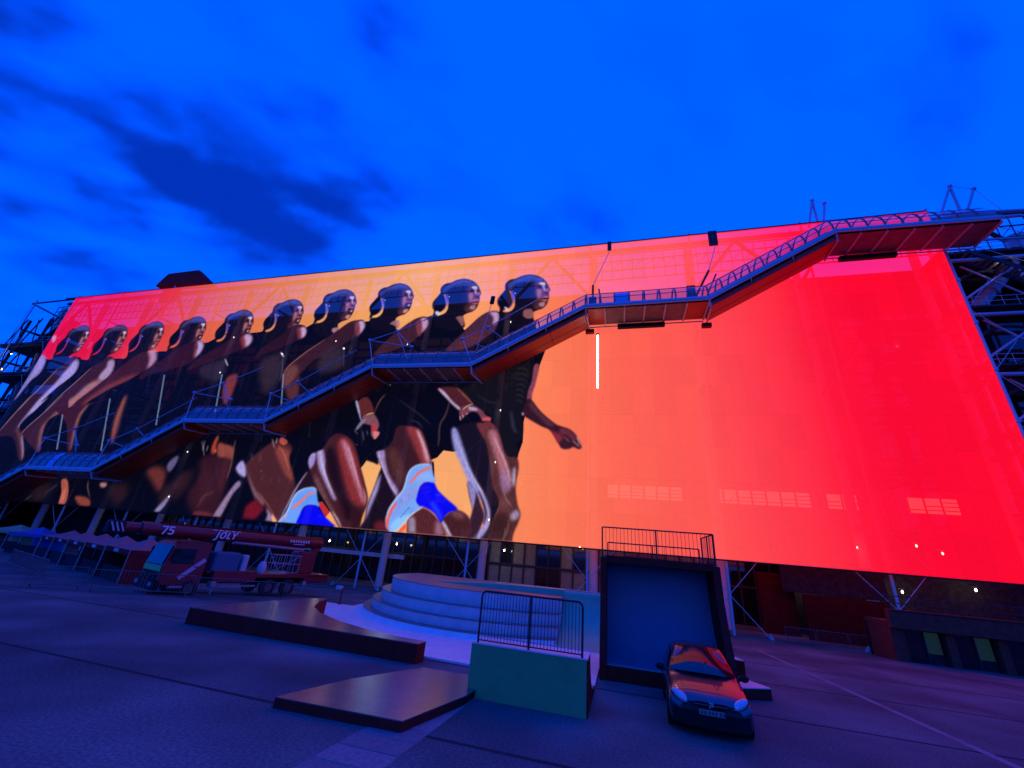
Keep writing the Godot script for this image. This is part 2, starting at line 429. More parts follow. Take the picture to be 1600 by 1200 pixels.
func build_building() -> void:
	var b := thing("museum_building", "long steel and glass museum building behind the glowing video screen", "building", Vector3(46, -10.1, -30))
	var o := -b.position
	var put := func(called: String, s: Shape, m: Material) -> MeshInstance3D:
		var p := part(b, called, s, m)
		p.position = o
		return p
	var xs := []
	for k in range(-7, 8): xs.append(BAY0 + BAY * k)
	var x0: float = xs[0]; var x1: float = xs[-1]
	# floors, back wall and roof
	for y in [-0.5, 6.5, 13.5, 20.5, 27.5]:
		put.call("floor_slab", Shape.new().box(Vector3((x0 + x1) / 2, y, -32), Vector3(x1 - x0, 0.8, 36)), M.dark_wall)
	put.call("roof_slab", Shape.new().box(Vector3((x0 + x1) / 2, 33.2, -34), Vector3(x1 - x0, 0.7, 32)), M.dark_wall)
	put.call("rear_wall", Shape.new().box(Vector3((x0 + x1) / 2, 11, -50.3), Vector3(x1 - x0, 43, 0.5)), M.dark_wall)
	for x in [x0, x1]:
		put.call("end_wall", Shape.new().box(Vector3(x, 11, -33), Vector3(0.4, 43, 34)), M.dark_wall)
	# columns, outer tie posts with their crossed rods
	for k in xs.size():
		var x: float = xs[k]
		put.call("column", Shape.new().tube(Vector3(x + 0.35, -10.1, -9), Vector3(x + 0.35, 35, -9), 0.44, 0.44, 16), M.steel)
		put.call("tie_post", Shape.new().tube(Vector3(x, -10.1, -4.7), Vector3(x, 34.2, -4.7), 0.12, 0.12, 8), M.steel)
		for lv in [-7.05, -0.2, 6.8, 13.8, 20.8]:
			for sg in [-1, 1]:
				var s := Shape.new()
				var dy := 3.05 if lv < -1 else 3.4
				s.tube(Vector3(x - sg * 2.75, lv - dy, -4.62 - 0.12 * (sg + 1)), Vector3(x + sg * 2.75, lv + dy, -4.62 - 0.12 * (sg + 1)), 0.035, 0.035, 6)
				put.call("brace_rod", s, M.rod)
		var ft := Shape.new()
		for sg in [-1, 1]:
			ft.tube(Vector3(x + sg * 2.85, -10.12, -4.7), Vector3(x + sg * 2.7, -9.7, -4.7), 0.17, 0.07, 10)
		put.call("rod_footing", ft, M.steel)
	# longitudinal tubes at each level, and the cantilever arms
	for y in [-0.4, 6.6, 13.6, 20.6, 27.6]:
		put.call("edge_tube", Shape.new().tube(Vector3(x0, y, -9.6), Vector3(x1, y, -9.6), 0.22, 0.22, 10), M.dark_steel)
		for x in xs:
			put.call("cantilever_arm", Shape.new().tube(Vector3(x + 0.35, y + 0.1, -10), Vector3(x, y - 0.1, -4.9), 0.38, 0.14, 8), M.dark_steel)
	put.call("mezzanine_beam", Shape.new().box(Vector3(36, -6.8, -9.7), Vector3(38, 0.45, 0.3)), M.steel)
	# the open lattice of the top storey, seen through the screen against the sky
	for k in xs.size() - 1:
		var a: float = xs[k]; var c: float = xs[k + 1]
		var s := Shape.new()
		for y in [30.4, 31.9, 33.5, 34.7]:
			s.tube(Vector3(a, y, -8), Vector3(c, y, -8), 0.09, 0.09, 6)
		var n := 9
		for i in n:
			var x := lerpf(a, c, float(i) / n)
			s.tube(Vector3(x, 30.4, -8), Vector3(x, 34.7, -8), 0.06, 0.06, 5)
			s.tube(Vector3(x, 31.9, -8.02), Vector3(lerpf(a, c, (i + 1.0) / n), 33.5, -8.02), 0.045, 0.045, 5)
		put.call("roof_railing", s, M.dark_steel)
		if k % 2 == 0:
			put.call("wind_brace", Shape.new().tube(Vector3(a + 0.35, 27.8, -9), Vector3((a + c) / 2 + 0.35, 36.0, -9), 0.24, 0.24, 8), M.dark_steel)
			put.call("wind_brace", Shape.new().tube(Vector3(c + 0.35, 27.8, -9), Vector3((a + c) / 2 + 0.35, 36.0, -9), 0.24, 0.24, 8), M.dark_steel)
		put.call("roof_beam", Shape.new().box(Vector3((a + c) / 2, 36.2, -9), Vector3(c - a - 0.02, 0.5, 0.4)), M.dark_steel)
		put.call("gallery_deck", Shape.new().box(Vector3((a + c) / 2, 29.4, -11.6), Vector3(c - a - 0.03, 0.25, 4.0)), M.dark_steel)
	# glazed front, pane by pane, behind the columns
	var pane := Shape.new().box(Vector3.ZERO, Vector3(BAY / 4 - 0.16, 6.0, 0.06)).done()
	var post := Shape.new().box(Vector3.ZERO, Vector3(0.16, 6.2, 0.2)).done()
	for k in xs.size() - 1:
		for lv in 4:
			for j in 4:
				var x: float = xs[k] + BAY * (j + 0.5) / 4
				var p := part(b, "window_pane", pane, M.dark_glass)
				p.position = o + Vector3(x, 3.0 + 7.0 * lv, -14.5)
	for k in xs.size() - 1:
		for lv in 4:
			for j in 4:
				var q := part(b, "mullion", post, M.dark_steel)
				q.position = o + Vector3(xs[k] + BAY * j / 4, 3.0 + 7.0 * lv, -14.45)
	# offices with the light on, a row of small panes seen faintly through the screen
	var office := Shape.new().box(Vector3.ZERO, Vector3(1.25, 1.55, 0.05)).done()
	var shelf := Shape.new().box(Vector3.ZERO, Vector3(1.25, 0.09, 0.06)).done()
	for k in 24:
		if k in [6, 7, 15, 18, 19, 20]: continue
		var wx := 79.5 + k * 1.48
		var lw := part(b, "lit_window", office, M.lit_office, "office window with its light on")
		lw.position = o + Vector3(wx, 2.95, -14.3)
		for j in 1 + k % 3:
			var sh := part(lw, "window_bar", shelf, M.dark_steel)
			sh.position = Vector3(0, -0.45 + 0.42 * j, 0.06)
	# ground floor: doors and panels set back under the building
	var gp := Shape.new().box(Vector3.ZERO, Vector3(1.32, 3.3, 0.08)).done()
	var gt := Shape.new().box(Vector3.ZERO, Vector3(1.32, 3.6, 0.08)).done()
	var gm := Shape.new().box(Vector3.ZERO, Vector3(0.16, 8.9, 0.22)).done()
	var rng := RandomNumberGenerator.new()
	rng.seed = 9
	var x := 8.0
	while x < 96.0:
		var pale: bool = x > 64.0 and x < 90.0 and (int(x * 1.7) % 3 != 0)
		var lo := part(b, "door_leaf", gp, M.pale_panel if pale else M.dark_glass)
		lo.position = o + Vector3(x, -8.3, -14.6)
		var hi := part(b, "upper_panel", gt, M.pale_panel if pale and rng.randf() > 0.35 else M.dark_glass)
		hi.position = o + Vector3(x, -4.6, -14.6)
		var mm := part(b, "door_post", gm, M.dark_steel)
		mm.position = o + Vector3(x + 0.75, -5.7, -14.5)
		x += 1.5
	put.call("transom", Shape.new().box(Vector3(52, -6.5, -14.45), Vector3(90, 0.22, 0.24)), M.dark_steel)
	put.call("ground_floor_back_wall", Shape.new().box(Vector3((x0 + x1) / 2, -5.4, -20), Vector3(x1 - x0 - 1, 9.2, 0.3)), M.dark_wall)
	# the red and grey walls under the right end
	put.call("red_wall_panel", Shape.new().box(Vector3(99.6, -8.3, -8.2), Vector3(6.6, 3.6, 0.3)), M.red_wall)
	put.call("red_wall_panel", Shape.new().box(Vector3(94.6, -7.5, -9.6), Vector3(3.0, 5.2, 0.3)), M.red_wall)
	put.call("grey_wall_panel", Shape.new().box(Vector3(99.0, -5.1, -8.6), Vector3(8.2, 2.6, 0.3)), M.dark_wall)
	put.call("dark_recess_wall", Shape.new().box(Vector3(108, -5.4, -12), Vector3(24, 9.3, 0.3)), M.dark_wall)
	# masts that hold the top of the escalator
	for m in [[[104.4, 38.6], [103.3, 34.4], [104.35, 34.4]], [[105.6, 37.9], [104.9, 34.4], [104.9, 34.41]], [[118.3, 38.4], [116.5, 34.6], [118.2, 34.6]], [[120.3, 37.6], [118.8, 34.4], [118.8, 34.41]]]:
		var s := Shape.new()
		for j in [1, 2]:
			s.tube(Vector3(m[j][0], m[j][1], -6), Vector3(m[0][0], m[0][1], -6), 0.14, 0.14, 8)
		s.ball(Vector3(m[0][0], m[0][1], -6), Vector3.ONE * 0.24)
		put.call("mast", s, M.steel_blue)
	put.call("mast_stay", Shape.new().tube(Vector3(104.4, 38.6, -6), Vector3(105.6, 37.9, -6), 0.03, 0.03, 5), M.rod)
	put.call("mast_stay", Shape.new().tube(Vector3(118.3, 38.4, -6), Vector3(120.3, 37.6, -6), 0.03, 0.03, 5), M.rod)
	put.call("mast_stay", Shape.new().tube(Vector3(120.3, 37.6, -6), Vector3(121.8, 34.0, -6), 0.03, 0.03, 5), M.rod)

	# rooftop plant box
	var r := thing("rooftop_plant_box", "dark box with sloping sides on the museum roof above the red corner", "roof unit", Vector3(0.8, 36.0, -12))
	var box := Shape.new()
	var lo := [Vector3(-7.4, 0.9, 5), Vector3(6.6, 0.4, 5), Vector3(6.6, 0.4, 3.4), Vector3(-7.4, 0.9, 3.4)]
	var hi := [Vector3(-6.6, 4.2, 4.4), Vector3(1.2, 4.3, 4.4), Vector3(1.2, 4.3, 3.6), Vector3(-6.6, 4.2, 3.6)]
	for i in 4:
		var j := (i + 1) % 4
		box.quad(lo[i], lo[j], hi[j], hi[i])
	box.quad(hi[0], hi[1], hi[2], hi[3]); box.quad(lo[3], lo[2], lo[1], lo[0])
	part(r, "casing", box, M.maroon)
	part(r, "plinth", Shape.new().box(Vector3(-3.5, -0.9, 4.2), Vector3(4, 3.0, 0.5)), M.dark_steel)

	# low pavilion in front of the right end
	var p := thing("low_pavilion", "low grey pavilion with railing and lit windows under the red end of the screen", "building", Vector3(110, gy(0), 0))
	var w := 26.0
	var base := 98.6
	var at := func(called: String, s: Shape, m: Material, label := "") -> MeshInstance3D:
		var q := part(p, called, s, m, label)
		q.position = -p.position
		return q
	at.call("parapet", Shape.new().box(Vector3(base + w / 2, -7.35, 0), Vector3(w, 1.1, 0.5), Basis(), 0.03), M.pavilion_stone)
	at.call("roof", Shape.new().box(Vector3(base + w / 2, -7.7, -1.75), Vector3(w, 0.35, 2.9)), M.pavilion_stone)
	at.call("end_wall", Shape.new().box(Vector3(base + 0.3, -8.95, -1.6), Vector3(0.6, 2.2, 3.1)), M.pavilion_stone)
	at.call("rear_wall", Shape.new().box(Vector3(base + w / 2, -8.95, -3.2), Vector3(w, 2.2, 0.3)), M.dark_wall)
	for i in 9:
		var px := base + 0.6 + i * 2.85
		at.call("pier", Shape.new().box(Vector3(px, -8.95, -0.4), Vector3(0.5, 2.1, 0.5), Basis(), 0.02), M.pavilion_stone)
		if i < 8:
			for j in 2:
				var lit: bool = [i, j] in [[0, 1], [1, 1]]
				at.call("window_pane", Shape.new().box(Vector3(px + 0.86 + j * 1.16, -8.95 + (0.3 if lit else 0.0), -0.6), Vector3(1.1 if not lit else 0.8, 2.1 if not lit else 1.3, 0.05)), M.lit_pane if lit else M.dark_glass, "pane lit pale green from inside" if lit else "")
				if lit: at.call("blind", Shape.new().box(Vector3(px + 0.86 + j * 1.16, -8.95, -0.68), Vector3(1.1, 2.1, 0.03)), M.dark_wall)
			at.call("window_bar", Shape.new().box(Vector3(px + 1.5, -8.95, -0.5), Vector3(0.07, 2.08, 0.08)), M.dark_steel)
	for y in [-6.3, -5.85]:
		at.call("handrail", Shape.new().tube(Vector3(base, y, 0), Vector3(base + w, y, 0), 0.035, 0.035, 6), M.dark_steel)
	for i in 14:
		at.call("rail_post", Shape.new().tube(Vector3(base + 0.1 + i * 1.95, -6.82, 0), Vector3(base + 0.1 + i * 1.95, -5.82, 0), 0.03, 0.03, 6), M.dark_steel)
	var coping := Shape.new().box(Vector3.ZERO, Vector3(1.9, 0.09, 0.62), Basis(), 0.015).done()
	for i in 13:
		var q := part(p, "coping_stone", coping, M.pavilion_stone)
		q.position = Vector3(base + 1.0 + i * 1.92, -6.75, 0) - p.position

# ---------------------------------------------------------------- the video screen
const SX0 := -20.9
const SX1 := 113.6
const SY0 := -4.2
const SY1 := 33.15
const SZ := -4.0
var cv := PackedFloat32Array()
var kept := PackedFloat32Array()
var kb := [0, 0, 0, 0]

func build_screen() -> void:
	var t := thing("video_screen", "giant see-through video screen showing a row of runners on orange and red", "screen", Vector3((SX0 + SX1) / 2, SY0, SZ))
	var w := SX1 - SX0
	var h := SY1 - SY0
	var s := Shape.new()
	s.quad(Vector3(-w / 2, 0, 0), Vector3(w / 2, 0, 0), Vector3(w / 2, h, 0), Vector3(-w / 2, h, 0))
	var m := StandardMaterial3D.new()
	m.albedo_color = Color(0.02, 0.02, 0.025, SCREEN_ALPHA)
	m.roughness = 0.6; m.metallic_specular = 0.2
	m.transparency = BaseMaterial3D.TRANSPARENCY_ALPHA
	m.emission_enabled = true
	m.emission = Color.BLACK
	m.emission_texture = paint_screen()
	m.emission_energy_multiplier = SCREEN_GLOW
	m.texture_repeat = false
	part(t, "display", s, m)
	part(t, "top_frame", Shape.new().tube(Vector3(-w / 2 - 3.0, h + 0.12, -0.1), Vector3(w / 2, h + 0.12, -0.1), 0.13, 0.13, 8), M.dark_steel)
	part(t, "bottom_frame", Shape.new().box(Vector3(0, -0.07, -0.06), Vector3(w, 0.12, 0.1)), M.black)
	part(t, "side_frame", Shape.new().box(Vector3(-w / 2 - 0.05, h / 2, -0.06), Vector3(0.08, h, 0.1)), M.steel)
	part(t, "side_frame", Shape.new().tube(Vector3(w / 2 + 0.28, -0.5, -0.25), Vector3(w / 2 + 0.28, h - 3.5, -0.25), 0.17, 0.17, 10), M.steel_blue)
	for i in 6:
		part(t, "frame_clamp", Shape.new().tube(Vector3(w / 2 + 0.28, 3.0 + 5.0 * i, -0.25), Vector3(w / 2 + 0.28, 3.35 + 5.0 * i, -0.25), 0.25, 0.25, 10), M.steel_blue)
	# hangers at the top edge
	for hg in [[79.6, 0.5, 1.3], [91.9, 0.95, 2.1]]:
		part(t, "hanger_box", Shape.new().box(Vector3(hg[0] - t.position.x, h - hg[2] / 2 + 0.1, 0.18), Vector3(hg[1], hg[2], 0.3)), M.dark_steel)
	# the light it throws on the plaza, for renderers that do not gather light from glowing surfaces
	var third := w / 3
	var cols := [Color(0.9, 0.25, 0.25), Color(1.0, 0.55, 0.35), Color(1.0, 0.12, 0.2)]
	for i in 3:
		var l := AreaLight3D.new()
		l.name = "screen_light"
		l.area_size = Vector2(third, h)
		l.light_color = cols[i]
		l.light_energy = 3.0 if i == 0 else 7.0
		l.area_normalize_energy = true
		l.area_range = 160.0
		l.shadow_enabled = true
		t.add_child(l, true)
		l.position = Vector3(-w / 2 + third * (i + 0.5), h / 2, 0.06)
		l.rotation.y = PI

const SCREEN_ALPHA := 0.87
const SCREEN_GLOW := 1.2
const RAMP := [[-21.0, 226, 4, 58], [-8.0, 228, 14, 56], [4.0, 226, 48, 56], [14.0, 222, 88, 60], [24.0, 224, 114, 68], [38.0, 232, 148, 84], [52.0, 244, 168, 100], [62.0, 250, 158, 98], [72.0, 252, 126, 86], [79.0, 253, 104, 82], [88.0, 255, 84, 80], [93.0, 255, 62, 76], [97.5, 255, 42, 64], [100.0, 255, 22, 54], [105.0, 252, 8, 46], [114.0, 254, 8, 40]]

func paint_screen() -> ImageTexture:
	cv.resize(SCREEN_W * SCREEN_H * 3)
	var rng := RandomNumberGenerator.new()
	rng.seed = 77
	var strip := []
	for i in 128: strip.append(rng.randf_range(-0.3, 0.3))
	for y in SCREEN_H:
		var Y := SY1 - (SY1 - SY0) * y / SCREEN_H
		for x in SCREEN_W:
			var X := SX0 + (SX1 - SX0) * x / SCREEN_W
			var q: float = X + strip[int((X + 30.0 + Y * 0.05) * 0.62) % 128]
			q = maxf(q + (Y - 15.0) * 0.03, -20.9)
			var k := 0
			while k < RAMP.size() - 2 and RAMP[k + 1][0] < q: k += 1
			var t := clampf((q - RAMP[k][0]) / (RAMP[k + 1][0] - RAMP[k][0]), 0, 1)
			var i := (y * SCREEN_W + x) * 3
			for c in 3: cv[i + c] = lerpf(RAMP[k][c + 1], RAMP[k + 1][c + 1], t) / 255.0
	runners()
	# the rows of diodes, the seams between the hung sheets and their small differences of brightness
	var sheet := []
	for i in 4096: sheet.append(rng.randf_range(0.98, 1.01))
	# the filmed runners keep the grain of skin and cloth
	var grain := FastNoiseLite.new()
	grain.seed = 15; grain.frequency = 0.11; grain.fractal_octaves = 4
	var out := PackedByteArray()
	out.resize(SCREEN_W * SCREEN_H * 3)
	for y in SCREEN_H:
		for x in SCREEN_W:
			var f: float = sheet[((y / 52) * 61 + x / 34) % 4096]
			f *= 0.965 if y % 3 == 0 else 1.0
			if x % 34 == 0: f *= 0.98
			if y % 104 == 51: f *= 0.965
			f *= rng.randf_range(0.975, 1.015)
			var i := (y * SCREEN_W + x) * 3
			if cv[i] < 0.75 and cv[i + 2] < 0.9: f *= 1.0 + 0.15 * grain.get_noise_2d(x * 1.6, y * 0.8)
			for c in 3: out[i + c] = int(clampf(cv[i + c] * f, 0, 1) * 255.0)
	cv.clear()
	return ImageTexture.create_from_image(Image.create_from_data(SCREEN_W, SCREEN_H, false, Image.FORMAT_RGB8, out))

# One flat patch of the picture: a closed outline, filled, softened by `soft` pixels, kept inside the last kept patch when `inside` is set.
func _shape(pts: Array, col: Color, alpha: float, soft: float, inside: int, keep: int, curved: int) -> void:
	var n := pts.size() / 2
	var p := PackedVector2Array()
	for i in n:
		var b := Vector2(pts[i * 2], pts[i * 2 + 1])
		if curved == 0:
			p.append(b); continue
		var a := Vector2(pts[((i + n - 1) % n) * 2], pts[((i + n - 1) % n) * 2 + 1])
		var c := Vector2(pts[((i + 1) % n) * 2], pts[((i + 1) % n) * 2 + 1])
		var d := Vector2(pts[((i + 2) % n) * 2], pts[((i + 2) % n) * 2 + 1])
		for k in 4: p.append(b.cubic_interpolate(c, a, d, k / 4.0))
	var lo := p[0]; var hi := p[0]
	for q in p: lo = lo.min(q); hi = hi.max(q)
	var g := int(ceil(soft * 2.0)) + 1
	var x0 := maxi(int(lo.x) - g, 0); var y0 := maxi(int(lo.y) - g, 0)
	var x1 := mini(int(hi.x) + g + 1, SCREEN_W - 1); var y1 := mini(int(hi.y) + g + 1, SCREEN_H - 1)
	var w := x1 - x0 + 1; var h := y1 - y0 + 1
	if w < 1 or h < 1: return
	var m := PackedFloat32Array()
	m.resize(w * h)
	var np := p.size()
	for y in h:
		for sub in 3:
			var sy := y0 + y + (sub + 0.5) / 3.0
			var xs := []
			for i in np:
				var a := p[i]; var b := p[(i + 1) % np]
				if (a.y <= sy) != (b.y <= sy): xs.append(a.x + (sy - a.y) / (b.y - a.y) * (b.x - a.x))
			xs.sort()
			for i in range(0, xs.size() - 1, 2):
				var xa: float = maxf(xs[i] - x0, 0.0); var xb: float = minf(xs[i + 1] - x0, w)
				if xb <= xa: continue
				var ia := int(xa); var ib := mini(int(xb), w - 1)
				if ia == ib:
					m[y * w + ia] += (xb - xa) / 3.0
					continue
				m[y * w + ia] += (ia + 1 - xa) / 3.0
				for x in range(ia + 1, ib): m[y * w + x] += 1.0 / 3.0
				m[y * w + ib] += (xb - ib) / 3.0
	var r := int(round(soft))
	if r > 0:
		for _pass in 2:
			m = blur_rows(m, w, h, r)
			m = blur_columns(m, w, h, r)
	for y in h:
		for x in w:
			var a := minf(m[y * w + x], 1.0) * alpha
			if a <= 0.003: continue
			if inside == 1:
				var kx: int = x + x0 - kb[0]; var ky: int = y + y0 - kb[1]
				if kx < 0 or ky < 0 or kx >= kb[2] or ky >= kb[3]: continue
				a *= kept[ky * kb[2] + kx]
			var i := ((y + y0) * SCREEN_W + x + x0) * 3
			cv[i] += (col.r - cv[i]) * a
			cv[i + 1] += (col.g - cv[i + 1]) * a
			cv[i + 2] += (col.b - cv[i + 2]) * a
	if keep == 1:
		kept = m; kb = [x0, y0, w, h]

func blur_rows(m: PackedFloat32Array, w: int, h: int, r: int) -> PackedFloat32Array:
	var o := PackedFloat32Array()
	o.resize(w * h)
	var d := 2.0 * r + 1.0
	for y in h:
		var s := 0.0
		var base := y * w
		for x in mini(r, w): s += m[base + x]
		for x in w:
			if x + r < w: s += m[base + x + r]
			if x - r - 1 >= 0: s -= m[base + x - r - 1]
			o[base + x] = s / d
	return o

func blur_columns(m: PackedFloat32Array, w: int, h: int, r: int) -> PackedFloat32Array:
	var o := PackedFloat32Array()
	o.resize(w * h)
	var d := 2.0 * r + 1.0
	for x in w:
		var s := 0.0
		for y in mini(r, h): s += m[y * w + x]
		for y in h:
			if y + r < h: s += m[(y + r) * w + x]
			if y - r - 1 >= 0: s -= m[(y - r - 1) * w + x]
			o[y * w + x] = s / d
	return o

# The picture on the screen: ten runners in dark kit, one behind the other.
func runners() -> void:
	_shape([-132.3,662.6,-145.1,557.1,-106.5,440.4,-99.2,276.7,-54.9,203.1,40.7,204.7,159.6,203.3,187.5,212,315.8,213,342.2,212.2,442.3,198.1,468.2,199.2,509.2,186.7,586.5,179.7,625.7,158.6,712.3,160,730.5,159.3,789.7,147.2,859.4,154.9,876.5,144.1,906.4,157.8,939.8,174.6,972.4,152,1018,148.4,1037.6,144.8,1055.9,142.8,1084.8,168.7,1099.9,175.9,1133.8,152.9,1164.7,145.5,1175.7,141.6,1198,146.3,1225,156,1247,184.6,1269.9,162.1,1295.1,147.1,1321.7,146.1,1341.4,146,1370.3,151.2,1390,181.7,1413.8,234.4,1398.9,286.4,1388.2,336.2,1382.1,377.9,1383.5,412.2,1375.7,440,1375.5,464.7,1320,424.8,1256.2,433.2,1239.2,440.5,1210.8,452.8,1176.5,437.6,1141.8,455,1094.4,449.3,1082.9,472.2,1068.3,501.7,1058.2,535.9,1066,589], c8(6, 6, 18), 1.00, 0.0, 0, 0, 0)
	_shape([-1,131.8,9.7,127.7,19.3,136,21.8,148.5,14.1,151.2], c8(190, 180, 225), 0.80, 2.3, 0, 0, 1)
	_shape([-2.6,190.1,18.1,193.9,33.3,209.3,41.2,232.9,38.1,253,22.5,266.8,15.7,286.4,11.2,308.6,0.6,327.7,-5.2,302.8,-1.7,274.8,-2.2,246.2,-2.6,216.9,-5.3,199], c8(118, 104, 170), 1.00, 1.6, 0, 0, 1)
	_shape([-0.1,193.2,15.3,195.3,30.6,212.1,34.2,238.5,20.2,263.9,10.2,289.1,10.6,252.3,5.4,217.2], c8(160, 145, 222), 0.80, 4.6, 0, 0, 1)
	_shape([28.8,202.6,36.5,182.7,29.5,153.5,37.2,158.5,50.4,183.2,53.6,204.7], c8(225, 20, 60), 1.00, 0.0, 0, 0, 1)
	_shape([61.5,132.4,51.2,145.4,44.2,157.4,45.3,169.9,50.9,180.1,50.7,192.2,60.7,188.1,71.3,179.2,76,167.4,70.6,147.1], c8(9, 7, 20), 1.00, 1.0, 0, 0, 1)
	_shape([59.8,136.1,57.2,120.5,65.9,110.5,79.1,108.5,91.8,102.8,109.5,101.2,128.1,108.2,141.7,121,148.8,135.4,152,143.8,149.6,150.2,150.5,156.4,150,166,146.8,179,138.4,187.8,128.2,191.1,118.8,199.4,126.3,223.2,104.3,231,63.7,219.3,53,194.8,67.7,190.6,77.7,184.5,81.3,172.7,79.7,155.3,70.5,139.6], c8(15, 10, 22), 1.00, 1.0, 0, 1, 1)
	_shape([61.9,121,79.2,109.3,91.9,103.6,109.6,102,128.2,109,141.1,121.4,146.5,130,125.6,123,103.2,120.3,81.2,122,67.8,136.8], c8(58, 44, 70), 0.95, 2.0, 1, 0, 1)
	_shape([69.5,119.1,88.1,108.1,109.7,103,133,112.5,145.8,127.6,129.4,118.5,108.6,111.4,87,115.7], c8(96, 80, 120), 0.55, 3.0, 1, 0, 1)
	_shape([121.3,123.1,138.7,122.7,150,138.2,151.3,144.7,149,150.4,149.7,156.8,149.2,166.5,145.6,178.2,138.2,186.6,124.5,187,119.7,175.7,124.2,161.5,120,146.4], c8(96, 48, 50), 0.98, 2.0, 1, 0, 1)
	_shape([113.5,130.9,124.5,130.6,129.5,152.2,128.4,176.3,120.7,182.9,113,158.1], c8(34, 18, 28), 0.80, 5.0, 1, 0, 1)
	_shape([128.3,123.7,140.6,124.4,141.1,131.9,133,129.7], c8(206, 196, 236), 0.95, 1.0, 1, 0, 1)
	_shape([135.3,130.4,140.2,131.4,143.9,144.1,140.6,145.3], c8(190, 160, 190), 0.90, 1.0, 1, 0, 1)
	_shape([124.5,140.9,134,140.7,135.1,155.6,131.2,165,126.6,156.8], c8(176, 112, 118), 0.85, 2.0, 1, 0, 1)
	_shape([143.5,137.6,150.9,141.8,150.6,146.2,145.9,150.2,143.2,145.5], c8(150, 90, 96), 0.90, 1.0, 1, 0, 1)
	_shape([126.9,132.6,134.2,132.3,134.5,137.8,128.5,138.3], c8(22, 10, 18), 0.90, 1.0, 1, 0, 1)
	_shape([141.4,134,146.3,135.4,146.3,139.4,142.4,138.5], c8(24, 12, 20), 0.85, 1.0, 1, 0, 1)
	_shape([141.7,147.3,148.5,149.9,148.5,153.3,142.4,152.3], c8(40, 18, 24), 0.80, 1.0, 1, 0, 1)
	_shape([135.8,158.1,149.5,158.3,149.5,165,147.1,170.1,138.6,169.9], c8(178, 88, 94), 0.90, 1.0, 1, 0, 1)
	_shape([137.3,163.1,150.1,163.2,149.9,165.3,138.1,165.6], c8(26, 8, 14), 0.95, 0.4, 1, 0, 1)
	_shape([132.4,174.3,143.3,173.2,141.6,183.1,132.3,180.5], c8(186, 134, 160), 0.85, 1.0, 1, 0, 1)
	_shape([74.1,136.9,79,145.3,79.6,157.8,77.8,168.7,76.4,182,70.1,185.2,75.3,172.2,74.7,157.4,70.9,144.6], c8(58, 66, 215), 0.85, 0.7, 0, 0, 1)
	_shape([79.3,144.4,81.1,144.5,81.5,147,79.7,146.9], c8(225, 220, 235), 0.90, 0.3, 0, 0, 1)
	_shape([87.4,118.3,93.4,136.6,90.2,137.6,84,123.1], c8(26, 30, 80), 0.60, 1.0, 1, 0, 1)
	_shape([207.6,140,197.4,153,190.4,164.9,191.4,177.4,197,187.7,196.9,199.8,206.8,195.7,217.5,186.8,222.2,174.9,216.8,154.7], c8(9, 7, 20), 1.00, 1.0, 0, 0, 1)
	_shape([206,143.6,203.4,128.1,212,118.1,225.3,116,238,110.3,255.6,108.8,274.3,115.8,287.9,128.5,295,143,298.2,151.4,295.8,157.8,296.7,164,296.2,173.6,292.9,186.5,284.6,195.4,274.4,198.7,264.9,207,272.5,230.7,250.4,238.6,209.9,226.8,199.1,202.4,213.9,198.1,223.9,192.1,227.5,180.2,225.9,162.9,216.7,147.1], c8(15, 10, 22), 1.00, 1.0, 0, 1, 1)
	_shape([208,128.5,225.4,116.8,238.1,111.1,255.7,109.6,274.4,116.6,287.3,129,292.6,137.5,271.8,130.5,249.4,127.9,227.4,129.6,214,144.4], c8(56, 45, 78), 0.95, 2.0, 1, 0, 1)
	_shape([215.7,126.7,234.3,115.6,255.9,110.6,279.2,120.1,291.9,135.2,275.6,126.1,254.8,119,233.1,123.2], c8(94, 81, 127), 0.55, 3.0, 1, 0, 1)
	_shape([267.4,130.6,284.8,130.3,296.2,145.8,297.4,152.3,295.1,158,295.9,164.4,295.4,174,291.8,185.7,284.4,194.2,270.7,194.6,265.9,183.2,270.4,169.1,266.2,154], c8(96, 48, 50), 0.98, 2.0, 1, 0, 1)
	_shape([259.7,138.4,270.6,138.2,275.6,159.7,274.6,183.9,266.9,190.5,259.2,165.7], c8(34, 18, 28), 0.80, 5.0, 1, 0, 1)
	_shape([274.5,131.3,286.8,132,287.3,139.5,279.2,137.3], c8(206, 196, 236), 0.95, 1.0, 1, 0, 1)
	_shape([281.5,138,286.4,138.9,290.1,151.6,286.8,152.8], c8(190, 160, 190), 0.90, 1.0, 1, 0, 1)
	_shape([270.7,148.4,280.2,148.3,281.2,163.1,277.3,172.5,272.8,164.4], c8(176, 112, 118), 0.85, 2.0, 1, 0, 1)
	_shape([289.7,145.2,297.1,149.3,296.8,153.7,292.1,157.7,289.4,153.1], c8(150, 90, 96), 0.90, 1.0, 1, 0, 1)
	_shape([273.1,140.2,280.4,139.9,280.7,145.4,274.7,145.8], c8(22, 10, 18), 0.90, 1.0, 1, 0, 1)
	_shape([287.5,141.5,292.5,143,292.5,146.9,288.5,146.1], c8(24, 12, 20), 0.85, 1.0, 1, 0, 1)
	_shape([287.9,154.9,294.7,157.4,294.6,160.9,288.5,159.9], c8(40, 18, 24), 0.80, 1.0, 1, 0, 1)
	_shape([282,165.6,295.7,165.8,295.7,172.6,293.3,177.7,284.8,177.5], c8(178, 88, 94), 0.90, 1.0, 1, 0, 1)
	_shape([283.5,170.6,296.3,170.7,296.1,172.9,284.2,173.1], c8(26, 8, 14), 0.95, 0.4, 1, 0, 1)
	_shape([278.6,181.8,289.5,180.8,287.8,190.6,278.5,188], c8(186, 134, 160), 0.85, 1.0, 1, 0, 1)
